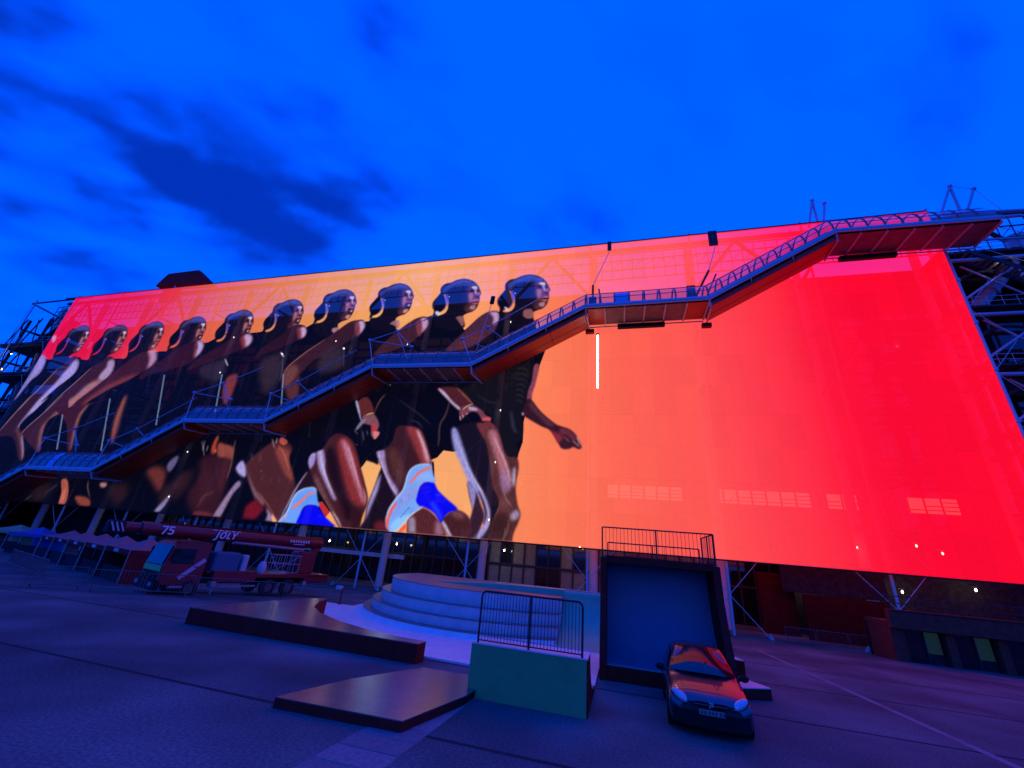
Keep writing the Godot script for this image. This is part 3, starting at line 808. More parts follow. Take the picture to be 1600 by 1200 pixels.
	_shape([220.3,144.4,225.2,152.9,225.8,165.4,224,176.3,222.6,189.6,216.3,192.7,221.4,179.8,220.9,165,217,152.2], c8(58, 66, 215), 0.85, 0.7, 0, 0, 1)
	_shape([225.5,151.9,227.3,152.1,227.7,154.6,225.9,154.4], c8(225, 220, 235), 0.90, 0.3, 0, 0, 1)
	_shape([233.5,125.8,239.6,144.1,236.4,145.1,230.2,130.6], c8(26, 30, 80), 0.60, 1.0, 1, 0, 1)
	_shape([336.7,137.5,326.6,150.2,319.7,161.9,320.8,174.2,326.3,184.2,326.1,196.1,335.9,192.1,346.3,183.3,350.9,171.7,345.6,151.8], c8(9, 7, 20), 1.00, 1.0, 0, 0, 1)
	_shape([335,141,332.5,125.8,341,116,354,114,366.4,108.4,383.7,106.8,402,113.7,415.3,126.2,422.3,140.4,425.4,148.6,423,154.9,424,161,423.5,170.4,420.3,183.1,412.1,191.8,402.1,195,392.8,203.1,400.2,226.4,378.6,234.1,338.9,222.6,328.3,198.6,342.8,194.4,352.6,188.5,356.1,176.9,354.5,159.9,345.5,144.5], c8(15, 10, 22), 1.00, 1.0, 0, 1, 1)
	_shape([337,126.2,354.1,114.8,366.5,109.1,383.8,107.6,402.1,114.5,414.7,126.7,420,135,399.6,128.2,377.6,125.6,356,127.3,342.9,141.7], c8(54, 47, 87), 0.95, 2.0, 1, 0, 1)
	_shape([344.5,124.4,362.7,113.6,384,108.6,406.8,118,419.3,132.8,403.3,123.8,382.9,116.8,361.7,121], c8(93, 82, 135), 0.55, 3.0, 1, 0, 1)
	_shape([395.3,128.3,412.3,127.9,423.5,143.1,424.7,149.5,422.4,155.1,423.2,161.4,422.7,170.8,419.1,182.3,411.9,190.6,398.5,191,393.8,179.8,398.2,166,394.1,151.2], c8(96, 48, 50), 0.98, 2.0, 1, 0, 1)
	_shape([387.7,135.9,398.4,135.7,403.3,156.8,402.3,180.5,394.8,187,387.2,162.6], c8(34, 18, 28), 0.80, 5.0, 1, 0, 1)
	_shape([402.2,128.9,414.2,129.6,414.7,137,406.8,134.8], c8(206, 196, 236), 0.95, 1.0, 1, 0, 1)
	_shape([409,135.5,413.8,136.4,417.5,148.9,414.3,150], c8(190, 160, 190), 0.90, 1.0, 1, 0, 1)
	_shape([398.5,145.7,407.8,145.6,408.8,160.2,405,169.4,400.6,161.4], c8(176, 112, 118), 0.85, 2.0, 1, 0, 1)
	_shape([417.1,142.6,424.3,146.6,424,150.9,419.5,154.8,416.8,150.3], c8(150, 90, 96), 0.90, 1.0, 1, 0, 1)
	_shape([400.8,137.6,408,137.3,408.3,142.7,402.4,143.2], c8(22, 10, 18), 0.90, 1.0, 1, 0, 1)
	_shape([415,139,419.8,140.4,419.9,144.3,416,143.4], c8(24, 12, 20), 0.85, 1.0, 1, 0, 1)
	_shape([415.4,152.1,422,154.6,422,157.9,416,156.9], c8(40, 18, 24), 0.80, 1.0, 1, 0, 1)
	_shape([409.6,162.6,423,162.8,422.9,169.4,420.7,174.4,412.3,174.2], c8(178, 88, 94), 0.90, 1.0, 1, 0, 1)
	_shape([411,167.5,423.5,167.6,423.4,169.7,411.8,169.9], c8(26, 8, 14), 0.95, 0.4, 1, 0, 1)
	_shape([406.2,178.5,416.9,177.4,415.2,187.1,406.1,184.6], c8(186, 134, 160), 0.85, 1.0, 1, 0, 1)
	_shape([349,141.8,353.8,150.1,354.5,162.3,352.7,173.1,351.3,186.1,345.1,189.2,350.2,176.5,349.6,161.9,345.9,149.4], c8(58, 66, 215), 0.85, 0.7, 0, 0, 1)
	_shape([354.1,149.1,355.9,149.3,356.3,151.8,354.5,151.6], c8(225, 220, 235), 0.90, 0.3, 0, 0, 1)
	_shape([362,123.6,368,141.5,364.9,142.5,358.8,128.3], c8(26, 30, 80), 0.60, 1.0, 1, 0, 1)
	_shape([167.7,207.8,180,194.5,173.6,162.1,183.7,171.4,197.1,201,196.5,212.9], c8(224, 26, 60), 1.00, 0.0, 0, 0, 1)
	_shape([315.2,211.2,320,194.7,317.7,174.9,326,183.7,335.8,206.5,329.1,214.5], c8(224, 52, 58), 1.00, 0.0, 0, 0, 1)
	_shape([127.2,202.6,113.3,223.7,90.7,243,74.8,284.7,57.1,322.7,59.4,316.4,34.4,367,18.2,408.6,11.7,426.4,80.9,425.3,146.4,476.9,163.5,478.7,135.5,439.1,88.9,402.7,86.7,384.9,113,346.1,129.9,317.1,110.4,333.8,134.1,299.3,162.4,269.9,180.4,245.5,170.7,217.1,144,200.3], c8(46, 22, 34), 1.00, 1.0, 0, 1, 1)
	_shape([147.8,210.6,168.8,217,178.3,242.7,169.7,270.1,142.5,291.3,115.6,331.2,109.7,360,93,357.4,104.3,312.4,124.5,277.3,132.9,249.8,141.9,227.5], c8(168, 152, 228), 0.95, 4.7, 1, 0, 1)
	_shape([129.9,317.1,109.9,351.3,86,379.8,86.8,400.2,76.7,392.7,89.5,348.6,104.2,316.9], c8(160, 145, 215), 0.90, 4.4, 1, 0, 1)
	_shape([99,240,75.2,286.6,55.2,321.9,43.3,351.7,45.1,352.4,58.9,323.5,78.9,288.3,100.8,240.9], c8(150, 115, 135), 0.90, 1.1, 0, 0, 1)
	_shape([54.6,315.9,32.4,366.2,17.2,408.2,19.2,408.9,36.4,367.8,56.6,316.8], c8(160, 120, 130), 0.90, 1.1, 0, 0, 1)
	_shape([74.5,403.5,111.2,430.4,159.5,476.7,163.7,476.2,119.3,428.9,77.9,402.2], c8(150, 85, 80), 0.85, 3.5, 0, 0, 1)
	_shape([108.4,412.4,120.7,432,145.4,458,159.3,476.4,161.9,476.5,150.4,457.9,125.8,431.9,111.1,412.5], c8(170, 170, 230), 0.80, 1.5, 0, 0, 1)
	_shape([264.3,209.2,254.2,220,225,238.5,200.6,273.5,171.4,310.5,146.6,352.2,176.7,317.6,140.4,366.8,113.6,399.9,106.5,415,191.9,456.9,208.5,456.5,187,418.8,178,394.3,181.7,376.8,211.5,359.1,236.1,341.4,260.4,318.5,230.5,352.4,247.9,329.5,275.8,306.6,303.6,278.3,314.6,249.3,301.6,219,275.7,205.5], c8(54, 24, 34), 1.00, 1.0, 0, 1, 1)
	_shape([277.1,218.1,299.9,218.9,311.8,249.2,300.1,275.6,274.1,269.7,276.6,248.2,283.2,237.5], c8(178, 150, 200), 0.90, 4.0, 1, 0, 1)
	_shape([270,273.6,294.2,279.4,262.4,311.6,234.8,339.7,221.1,353.6,201,349.8,224.7,316.4,245.6,287.7], c8(176, 118, 130), 0.90, 4.5, 1, 0, 1)
	_shape([260.4,318.5,236.1,341.4,211.5,359.1,180,376.8,176.3,394.3,185.3,418.8,206.7,454.2,198.4,454.4,175,418.9,167.4,391.9,190.3,354,215.9,323.2], c8(165, 108, 112), 0.85, 4.6, 1, 0, 1)
	_shape([225.2,239.5,200,274,170.8,311,146.8,353.1,148.4,353.9,173.9,312.6,203.1,275.7,226.8,240.3], c8(140, 105, 125), 0.90, 0.4, 0, 0, 1)
	_shape([175.9,317.2,138.8,366,112.1,399.2,106,417.2,107.6,417.8,115.2,400.6,141.9,367.6,177.5,318], c8(140, 105, 130), 0.90, 0.4, 0, 0, 1)
	_shape([384.9,197.4,341.3,228.6,311.5,259.9,272.1,301.3,241.1,329.5,230.5,352.4,198,317.8,168.3,343.7,247.4,388.8,296,449.8,311.1,450.6,294.6,412.4,283.6,383.7,281,361.6,298.4,339.1,352.2,321.9,280.5,337.4,324.5,304.7,381.7,277.3,409.4,259.8,443.6,237.3,450.3,227,434.5,210.4], c8(58, 22, 34), 1.00, 1.0, 0, 1, 1)
	_shape([409.4,259.8,381.7,277.3,324.5,304.7,280.5,337.4,265.2,334.7,305.8,296.6,365.2,266.6], c8(120, 52, 56), 0.90, 4.8, 1, 0, 1)
	_shape([402.8,196.4,413.6,192.7,430.9,197.6,443.5,219.6,440,232.8,428.4,245.6,419.1,218.7], c8(190, 140, 185), 0.90, 3.7, 0, 0, 1)
	_shape([284.9,341.6,273.8,362.2,278.3,387.4,287.7,414,304.5,449.2,309.7,449.8,298.3,415.6,289.3,389.7,285.1,365.9,290.5,344.1], c8(150, 95, 85), 0.80, 3.2, 0, 0, 1)
	_shape([472.7,132,462.6,144.7,455.8,156.4,456.8,168.7,462.3,178.7,462.2,190.6,471.9,186.5,482.4,177.8,487,166.2,481.6,146.3], c8(9, 7, 20), 1.00, 1.0, 0, 0, 1)
	_shape([471.1,135.5,468.6,120.3,477,110.5,490,108.5,502.4,102.9,519.7,101.3,538,108.2,551.4,120.7,558.4,134.9,561.5,143.1,559.1,149.4,560,155.5,559.5,164.9,556.3,177.6,548.1,186.3,538.2,189.5,528.9,197.6,536.3,220.9,514.7,228.6,474.9,217.1,464.4,193.1,478.8,188.9,488.6,183,492.1,171.4,490.6,154.4,481.6,138.9], c8(15, 10, 22), 1.00, 1.0, 0, 1, 1)
	_shape([473.1,120.7,490.1,109.2,502.5,103.6,519.9,102.1,538.1,109,550.8,121.2,556,129.5,535.6,122.7,513.7,120.1,492.1,121.8,478.9,136.2], c8(52, 48, 96), 0.95, 2.0, 1, 0, 1)
	_shape([480.6,118.9,498.8,108.1,520,103.1,542.9,112.5,555.3,127.2,539.3,118.3,519,111.3,497.7,115.5], c8(92, 83, 143), 0.55, 3.0, 1, 0, 1)
	_shape([531.3,122.8,548.4,122.4,559.5,137.6,560.7,144,558.5,149.6,559.2,155.9,558.7,165.3,555.2,176.8,548,185.1,534.5,185.5,529.8,174.3,534.3,160.5,530.1,145.7], c8(96, 48, 50), 0.98, 2.0, 1, 0, 1)
	_shape([523.8,130.4,534.5,130.2,539.4,151.3,538.3,175,530.8,181.5,523.2,157.1], c8(34, 18, 28), 0.80, 5.0, 1, 0, 1)
	_shape([538.3,123.4,550.3,124.1,550.8,131.5,542.9,129.3], c8(206, 196, 236), 0.95, 1.0, 1, 0, 1)
	_shape([545.1,130,549.9,130.9,553.5,143.4,550.3,144.5], c8(190, 160, 190), 0.90, 1.0, 1, 0, 1)
	_shape([534.5,140.2,543.8,140.1,544.9,154.6,541,163.9,536.6,155.9], c8(176, 112, 118), 0.85, 2.0, 1, 0, 1)
	_shape([553.2,137,560.4,141.1,560.1,145.4,555.5,149.3,552.9,144.8], c8(150, 90, 96), 0.90, 1.0, 1, 0, 1)
	_shape([536.8,132.1,544,131.8,544.3,137.2,538.4,137.7], c8(22, 10, 18), 0.90, 1.0, 1, 0, 1)
	_shape([551,133.4,555.8,134.9,555.9,138.8,552,137.9], c8(24, 12, 20), 0.85, 1.0, 1, 0, 1)
	_shape([551.4,146.6,558,149.1,558,152.4,552,151.4], c8(40, 18, 24), 0.80, 1.0, 1, 0, 1)
	_shape([546.2,155.2,557.9,155.3,559.4,163.9,555.8,171.7,549.1,171.1,545.2,163.7], c8(34, 10, 18), 0.90, 1.0, 1, 0, 1)
	_shape([550.4,162.3,556.5,160.4,556.6,165.1,552.7,166.7], c8(206, 180, 200), 0.85, 1.0, 1, 0, 1)
	_shape([544.6,152.7,557.1,152.3,557.6,156.2,546.3,156.2], c8(160, 84, 88), 0.85, 1.0, 1, 0, 1)
	_shape([544.9,174.6,555.3,174,551.9,183.5,543.3,181], c8(206, 146, 152), 0.85, 1.0, 1, 0, 1)
	_shape([485.1,136.3,489.9,144.6,490.5,156.8,488.7,167.5,487.3,180.6,481.2,183.7,486.2,170.9,485.7,156.4,481.9,143.9], c8(58, 66, 215), 0.85, 0.7, 0, 0, 1)
	_shape([490.2,143.6,491.9,143.8,492.3,146.3,490.6,146.1], c8(225, 220, 235), 0.90, 0.3, 0, 0, 1)
	_shape([498.1,118.1,504,136,500.9,137,494.8,122.8], c8(26, 30, 80), 0.60, 1.0, 1, 0, 1)
	_shape([488.6,169.2,486.6,175.7,480.8,181.3,469.4,184.5,472.3,188.9,482,188.7,489.7,183.1,492.5,172.6], c8(224, 92, 62), 1.00, 0.7, 0, 0, 1)
	_shape([507.2,184.8,541.7,174.3,565.8,174.2,580,190.8,569.3,223,550.8,239.1,502.6,250.4,447.3,261.7,424.8,276.6,415.3,260.9,447.9,235.7,479.2,207.7], c8(44, 16, 30), 1.00, 1.3, 0, 1, 1)
	_shape([550.2,176.1,565.8,174.2,577.2,188.1,578.1,203.9,567.6,219.6,559.5,208.3,560,192.6], c8(186, 160, 215), 0.95, 3.0, 0, 0, 1)
	_shape([546.6,183.9,554.5,181.7,566.2,213.8,561.3,218.8], c8(120, 48, 50), 0.80, 3.4, 0, 0, 1)
	_shape([396.7,318.5,397.6,361.6,408.4,397.5,423.5,430.3,433.3,431.8,428.3,400.8,418.2,366.1,407.3,321.3], c8(130, 66, 60), 0.95, 3.7, 0, 0, 1)
	_shape([398.6,326.9,407.5,382.2,418.1,410.5,421.4,411,414.3,383.6,402.1,327.8], c8(150, 90, 80), 0.70, 2.4, 0, 0, 1)
	_shape([614.1,122.2,604,134.9,597.2,146.7,598.2,158.9,603.7,168.9,603.6,180.8,613.3,176.8,623.8,168.1,628.4,156.4,623,136.6], c8(9, 7, 20), 1.00, 1.0, 0, 0, 1)
	_shape([612.5,125.8,610,110.5,618.4,100.7,631.4,98.7,643.8,93.1,661.1,91.6,679.4,98.5,692.7,111,699.8,125.1,702.9,133.4,700.5,139.6,701.4,145.7,700.9,155.2,697.7,167.8,689.5,176.5,679.6,179.7,670.3,187.9,677.6,211.2,656.1,218.9,616.3,207.3,605.7,183.3,620.2,179.2,630,173.3,633.5,161.6,631.9,144.7,622.9,129.2], c8(15, 10, 22), 1.00, 1.0, 0, 1, 1)
	_shape([614.5,111,631.5,99.5,643.9,93.9,661.2,92.4,679.5,99.2,692.2,111.4,697.4,119.8,677,112.9,655.1,110.3,633.4,112,620.3,126.5], c8(50, 50, 105), 0.95, 2.0, 1, 0, 1)
	_shape([622,109.2,640.2,98.3,661.4,93.4,684.2,102.7,696.7,117.5,680.7,108.6,660.3,101.6,639.1,105.8], c8(91, 84, 151), 0.55, 3.0, 1, 0, 1)
	_shape([672.7,113,689.8,112.7,700.9,127.9,702.1,134.3,699.9,139.8,700.6,146.1,700.1,155.6,696.6,167,689.4,175.3,675.9,175.7,671.2,164.6,675.6,150.7,671.5,135.9], c8(96, 48, 50), 0.98, 2.0, 1, 0, 1)
	_shape([665.2,120.7,675.8,120.4,680.8,141.5,679.7,165.2,672.2,171.7,664.6,147.4], c8(34, 18, 28), 0.80, 5.0, 1, 0, 1)
	_shape([679.7,113.7,691.7,114.3,692.2,121.7,684.3,119.5], c8(206, 196, 236), 0.95, 1.0, 1, 0, 1)
	_shape([686.5,120.2,691.3,121.1,694.9,133.6,691.7,134.8], c8(190, 160, 190), 0.90, 1.0, 1, 0, 1)
	_shape([675.9,130.5,685.2,130.3,686.3,144.9,682.4,154.1,678,146.1], c8(176, 112, 118), 0.85, 2.0, 1, 0, 1)
	_shape([694.6,127.3,701.8,131.3,701.5,135.6,696.9,139.6,694.3,135], c8(150, 90, 96), 0.90, 1.0, 1, 0, 1)
	_shape([678.2,122.4,685.4,122.1,685.7,127.5,679.8,127.9], c8(22, 10, 18), 0.90, 1.0, 1, 0, 1)
	_shape([692.4,123.7,697.2,125.1,697.3,129,693.4,128.2], c8(24, 12, 20), 0.85, 1.0, 1, 0, 1)
	_shape([692.8,136.8,699.4,139.3,699.4,142.7,693.4,141.7], c8(40, 18, 24), 0.80, 1.0, 1, 0, 1)
	_shape([687.6,145.5,699.3,145.5,700.8,154.2,697.2,161.9,690.5,161.4,686.6,154], c8(34, 10, 18), 0.90, 1.0, 1, 0, 1)
	_shape([691.8,152.5,697.9,150.6,698,155.4,694.1,157], c8(206, 180, 200), 0.85, 1.0, 1, 0, 1)
	_shape([686,143,698.5,142.6,699,146.5,687.7,146.4], c8(160, 84, 88), 0.85, 1.0, 1, 0, 1)
	_shape([686.3,164.8,696.6,164.2,693.3,173.8,684.7,171.3], c8(206, 146, 152), 0.85, 1.0, 1, 0, 1)
	_shape([626.5,126.5,631.3,134.8,631.9,147.1,630.1,157.8,628.7,170.8,622.6,173.9,627.6,161.2,627,146.7,623.3,134.1], c8(58, 66, 215), 0.85, 0.7, 0, 0, 1)
	_shape([631.6,133.9,633.3,134,633.7,136.5,632,136.4], c8(225, 220, 235), 0.90, 0.3, 0, 0, 1)
	_shape([639.5,108.3,645.4,126.3,642.3,127.2,636.2,113], c8(26, 30, 80), 0.60, 1.0, 1, 0, 1)
	_shape([629.9,159.5,628,166,622.2,171.5,610.8,174.7,613.7,179.2,623.4,178.9,631.1,173.4,633.9,162.9], c8(226, 120, 66), 1.00, 0.7, 0, 0, 1)
	_shape([667.8,166.3,682.9,161.8,699,159.6,716.9,171.5,720,189.7,708,200.6,662.3,217.7,598.7,240.6,558.9,254.5,569.6,229.5,614,200.3], c8(42, 16, 30), 1.00, 1.3, 0, 1, 1)
	_shape([688.2,167.4,701.5,162.3,716.3,172.8,718.3,188.4,706.9,198,697.9,183.5], c8(196, 160, 205), 0.95, 2.7, 0, 0, 1)
	_shape([681.8,172.3,689.6,167.4,706.3,196.7,698.9,198.9], c8(150, 55, 50), 0.80, 3.1, 0, 0, 1)
	_shape([688.4,275.2,715.4,268.7,720.6,301.8,719.3,331.5,710.1,340.5,691,310.6], c8(130, 52, 50), 0.95, 3.0, 0, 0, 1)
	_shape([595.3,245.6,655.5,227.5,671,243,676.1,272.5,658.3,281.7,616.1,275.9], c8(44, 36, 54), 0.85, 4.8, 0, 0, 1)
	_shape([660.6,229.5,674.7,244.9,677,243.9,663,228.5], c8(215, 205, 235), 0.95, 1.3, 0, 0, 1)
	_shape([750.3,102.7,740.2,115.4,733.4,127.1,734.4,139.4,739.9,149.4,739.8,161.3,749.5,157.3,760,148.5,764.6,136.9,759.2,117], c8(9, 7, 20), 1.00, 1.0, 0, 0, 1)
	_shape([748.7,106.3,746.2,91,754.6,81.2,767.6,79.2,780,73.6,797.3,72.1,815.6,78.9,829,91.4,836,105.6,839.1,113.8,836.7,120.1,837.6,126.2,837.1,135.6,833.9,148.3,825.7,157,815.8,160.2,806.5,168.3,813.9,191.6,792.3,199.3,752.5,187.8,742,163.8,756.4,159.6,766.2,153.7,769.7,142.1,768.1,125.1,759.1,109.7], c8(15, 10, 22), 1.00, 1.0, 0, 1, 1)
	_shape([750.7,91.4,767.7,80,780.1,74.4,797.5,72.8,815.7,79.7,828.4,91.9,833.6,100.2,813.2,93.4,791.3,90.8,769.6,92.5,756.5,107], c8(49, 51, 114), 0.95, 2.0, 1, 0, 1)
	_shape([758.2,89.6,776.4,78.8,797.6,73.8,820.4,83.2,832.9,98,816.9,89,796.6,82,775.3,86.2], c8(90, 85, 158), 0.55, 3.0, 1, 0, 1)
	_shape([808.9,93.5,826,93.1,837.1,108.3,838.3,114.7,836.1,120.3,836.8,126.6,836.3,136,832.8,147.5,825.6,155.8,812.1,156.2,807.4,145.1,811.9,131.2,807.7,116.4], c8(96, 48, 50), 0.98, 2.0, 1, 0, 1)
	_shape([801.4,101.1,812.1,100.9,817,122,815.9,145.7,808.4,152.2,800.8,127.9], c8(34, 18, 28), 0.80, 5.0, 1, 0, 1)
	_shape([815.9,94.1,827.9,94.8,828.4,102.2,820.5,100], c8(206, 196, 236), 0.95, 1.0, 1, 0, 1)
	_shape([822.7,100.7,827.5,101.6,831.1,114.1,827.9,115.3], c8(190, 160, 190), 0.90, 1.0, 1, 0, 1)
	_shape([812.1,110.9,821.4,110.8,822.5,125.4,818.6,134.6,814.2,126.6], c8(176, 112, 118), 0.85, 2.0, 1, 0, 1)
	_shape([830.8,107.8,838,111.8,837.7,116.1,833.1,120,830.5,115.5], c8(150, 90, 96), 0.90, 1.0, 1, 0, 1)
	_shape([814.4,102.8,821.6,102.5,821.9,107.9,816,108.4], c8(22, 10, 18), 0.90, 1.0, 1, 0, 1)
	_shape([828.6,104.2,833.4,105.6,833.5,109.5,829.6,108.6], c8(24, 12, 20), 0.85, 1.0, 1, 0, 1)
	_shape([829,117.3,835.6,119.8,835.6,123.1,829.6,122.1], c8(40, 18, 24), 0.80, 1.0, 1, 0, 1)
	_shape([823.8,126,835.5,126,837,134.7,833.4,142.4,826.7,141.9,822.8,134.4], c8(34, 10, 18), 0.90, 1.0, 1, 0, 1)
	_shape([828,133,834.1,131.1,834.2,135.9,830.3,137.4], c8(206, 180, 200), 0.85, 1.0, 1, 0, 1)
	_shape([822.2,123.4,834.7,123.1,835.2,126.9,823.9,126.9], c8(160, 84, 88), 0.85, 1.0, 1, 0, 1)
	_shape([822.5,145.3,832.8,144.7,829.5,154.2,820.9,151.7], c8(206, 146, 152), 0.85, 1.0, 1, 0, 1)
	_shape([762.7,107,767.5,115.3,768.1,127.5,766.3,138.3,764.9,151.3,758.8,154.4,763.8,141.7,763.2,127.1,759.5,114.6], c8(58, 66, 215), 0.85, 0.7, 0, 0, 1)
	_shape([767.8,114.4,769.5,114.5,769.9,117,768.2,116.8], c8(225, 220, 235), 0.90, 0.3, 0, 0, 1)
	_shape([775.7,88.8,781.6,106.7,778.5,107.7,772.4,93.5], c8(26, 30, 80), 0.60, 1.0, 1, 0, 1)
	_shape([766.1,139.9,764.2,146.5,758.4,152,747,155.2,749.9,159.7,759.6,159.4,767.3,153.8,770.1,143.3], c8(230, 140, 78), 1.00, 0.7, 0, 0, 1)
	_shape([821.6,146.6,851.2,148.4,864,161.9,864.3,179.5,851.2,186.2,819.6,199.5,764.8,221.8,743.6,235.7,756.7,201.6,798.5,170.9], c8(40, 16, 30), 1.00, 1.3, 0, 1, 1)
	_shape([843.2,155.6,855.1,152.5,864.4,164.5,863.8,178.2,854.7,181.5,849,168.6], c8(198, 165, 215), 0.95, 2.4, 0, 0, 1)
	_shape([835.1,155.1,845.4,154.5,855.6,180.3,849,183.6], c8(150, 58, 56), 0.80, 2.7, 0, 0, 1)
	_shape([844.5,272,854.6,258.4,870.7,247.3,898.2,326.5,875.7,330.6,850.4,294.9], c8(98, 46, 46), 0.85, 3.4, 0, 0, 1)
	_shape([766.2,236.5,809.3,218.7,824.8,233.8,834.3,271.8,828.6,296.8,811.2,316.7,782.9,284.4], c8(50, 38, 50), 0.85, 7.1, 0, 0, 1)
	_shape([812.7,217.8,824,228.7,826.3,227,815,216.1], c8(220, 210, 240), 0.95, 1.1, 0, 0, 1)
	_shape([823.7,231.3,833,262.3,836.2,285.4,837.7,285.7,835.8,262.7,825.1,231.5], c8(110, 90, 110), 0.80, 1.1, 0, 0, 1)
	_shape([886.7,86.5,876.7,99.3,869.8,111,870.9,123.2,876.3,133.3,876.2,145.1,886,141.1,896.4,132.4,901,120.8,895.7,100.9], c8(9, 7, 20), 1.00, 1.0, 0, 0, 1)
	_shape([885.1,90.1,882.6,74.9,891,65,904.1,63,916.5,57.4,933.8,55.9,952.1,62.8,965.4,75.3,972.4,89.4,975.5,97.7,973.1,104,974.1,110,973.6,119.5,970.4,132.1,962.2,140.8,952.2,144,942.9,152.2,950.3,175.5,928.7,183.2,889,171.7,878.4,147.7,892.8,143.5,902.6,137.6,906.2,126,904.6,109,895.6,93.5], c8(15, 10, 22), 1.00, 1.0, 0, 1, 1)
	_shape([887.1,75.3,904.2,63.8,916.6,58.2,933.9,56.7,952.2,63.5,964.8,75.7,970.1,84.1,949.6,77.2,927.7,74.6,906.1,76.3,893,90.8], c8(47, 53, 123), 0.95, 2.0, 1, 0, 1)
	_shape([894.6,73.5,912.8,62.6,934,57.7,956.9,67,969.4,81.8,953.4,72.9,933,65.9,911.7,70.1], c8(89, 86, 166), 0.55, 3.0, 1, 0, 1)
	_shape([945.4,77.3,962.4,77,973.6,92.2,974.8,98.6,972.5,104.1,973.3,110.4,972.8,119.9,969.2,131.3,962,139.6,948.5,140,943.9,128.9,948.3,115,944.2,100.2], c8(96, 48, 50), 0.98, 2.0, 1, 0, 1)
	_shape([937.8,85,948.5,84.8,953.4,105.9,952.4,129.6,944.9,136,937.2,111.7], c8(34, 18, 28), 0.80, 5.0, 1, 0, 1)
	_shape([952.3,78,964.3,78.6,964.8,86,956.9,83.8], c8(206, 196, 236), 0.95, 1.0, 1, 0, 1)
	_shape([959.1,84.5,963.9,85.5,967.6,97.9,964.4,99.1], c8(190, 160, 190), 0.90, 1.0, 1, 0, 1)
	_shape([948.6,94.8,957.9,94.6,958.9,109.2,955.1,118.4,950.6,110.4], c8(176, 112, 118), 0.85, 2.0, 1, 0, 1)
	_shape([967.2,91.6,974.4,95.7,974.1,100,969.6,103.9,966.9,99.3], c8(150, 90, 96), 0.90, 1.0, 1, 0, 1)
	_shape([950.9,86.7,958.1,86.4,958.4,91.8,952.5,92.2], c8(22, 10, 18), 0.90, 1.0, 1, 0, 1)
	_shape([965.1,88,969.9,89.4,969.9,93.3,966.1,92.5], c8(24, 12, 20), 0.85, 1.0, 1, 0, 1)
	_shape([965.4,101.1,972,103.6,972,107,966.1,106], c8(40, 18, 24), 0.80, 1.0, 1, 0, 1)
	_shape([960.2,109.8,972,109.8,973.4,118.5,969.8,126.2,963.1,125.7,959.2,118.3], c8(34, 10, 18), 0.90, 1.0, 1, 0, 1)
	_shape([964.5,116.8,970.5,114.9,970.7,119.7,966.7,121.3], c8(206, 180, 200), 0.85, 1.0, 1, 0, 1)
	_shape([958.7,107.3,971.2,106.9,971.7,110.8,960.4,110.8], c8(160, 84, 88), 0.85, 1.0, 1, 0, 1)
	_shape([959,129.1,969.3,128.5,965.9,138.1,957.3,135.6], c8(206, 146, 152), 0.85, 1.0, 1, 0, 1)
	_shape([899.1,90.8,903.9,99.2,904.5,111.4,902.8,122.1,901.4,135.1,895.2,138.2,900.3,125.5,899.7,111,895.9,98.5], c8(58, 66, 215), 0.85, 0.7, 0, 0, 1)
	_shape([904.2,98.2,906,98.3,906.4,100.8,904.6,100.7], c8(225, 220, 235), 0.90, 0.3, 0, 0, 1)
	_shape([912.1,72.6,918.1,90.6,915,91.5,908.9,77.3], c8(26, 30, 80), 0.60, 1.0, 1, 0, 1)
	_shape([902.6,123.8,900.6,130.3,894.8,135.8,883.4,139,886.4,143.5,896,143.2,903.7,137.7,906.6,127.2], c8(238, 156, 90), 1.00, 0.7, 0, 0, 1)
	_shape([969.8,148.5,990.4,143.6,1005.1,144.6,1013.3,156.2,1011.9,170.7,1003.1,182.2,971.1,204.3,938.5,224.1,907.5,241.5,885.4,270.8,874.4,295.4,848.8,306.1,839.4,274.2,844.4,253.4,880.3,219.3,918,189.7,942.1,171.5], c8(52, 24, 34), 1.00, 1.3, 0, 1, 1)
	_shape([994.2,148.8,1005.7,147.1,1013.5,158.7,1011.4,170.7,1003.9,181.1,1000.9,165.2], c8(196, 165, 210), 0.95, 2.2, 0, 0, 1)
	_shape([985.4,152,995.4,148.9,1006,180,998.9,184.4], c8(140, 55, 60), 0.80, 2.4, 0, 0, 1)
	_shape([917.9,190.4,879.3,218.7,845.7,252.6,840.8,276.2,842.2,276.9,848.3,254.4,881.6,220.8,918.9,191.5], c8(160, 100, 85), 0.90, 0.8, 0, 0, 1)
	_shape([842.8,276.6,846.1,258.2,860.5,249.3,878.1,263.7,868.7,293,852.1,301.7], c8(128, 76, 70), 0.70, 4.1, 0, 0, 1)
	_shape([923.7,223.4,962.8,208.7,978.3,221.1,985.1,253.4,970.3,266.4,928.7,269.7], c8(54, 40, 52), 0.85, 6.2, 0, 0, 1)
	_shape([972,212.5,977,217.4,979.3,215.4,974.3,210.5], c8(225, 215, 240), 0.95, 1.0, 0, 0, 1)
	_shape([977.6,221,985.7,253.4,986.9,253.5,978.9,221.1], c8(120, 100, 120), 0.80, 1.0, 0, 0, 1)
	_shape([1029.8,82.9,1019.9,95.4,1013.2,106.9,1014.3,118.9,1019.6,128.7,1019.5,140.4,1029,136.4,1039.3,127.9,1043.8,116.5,1038.6,97], c8(9, 7, 20), 1.00, 1.0, 0, 0, 1)
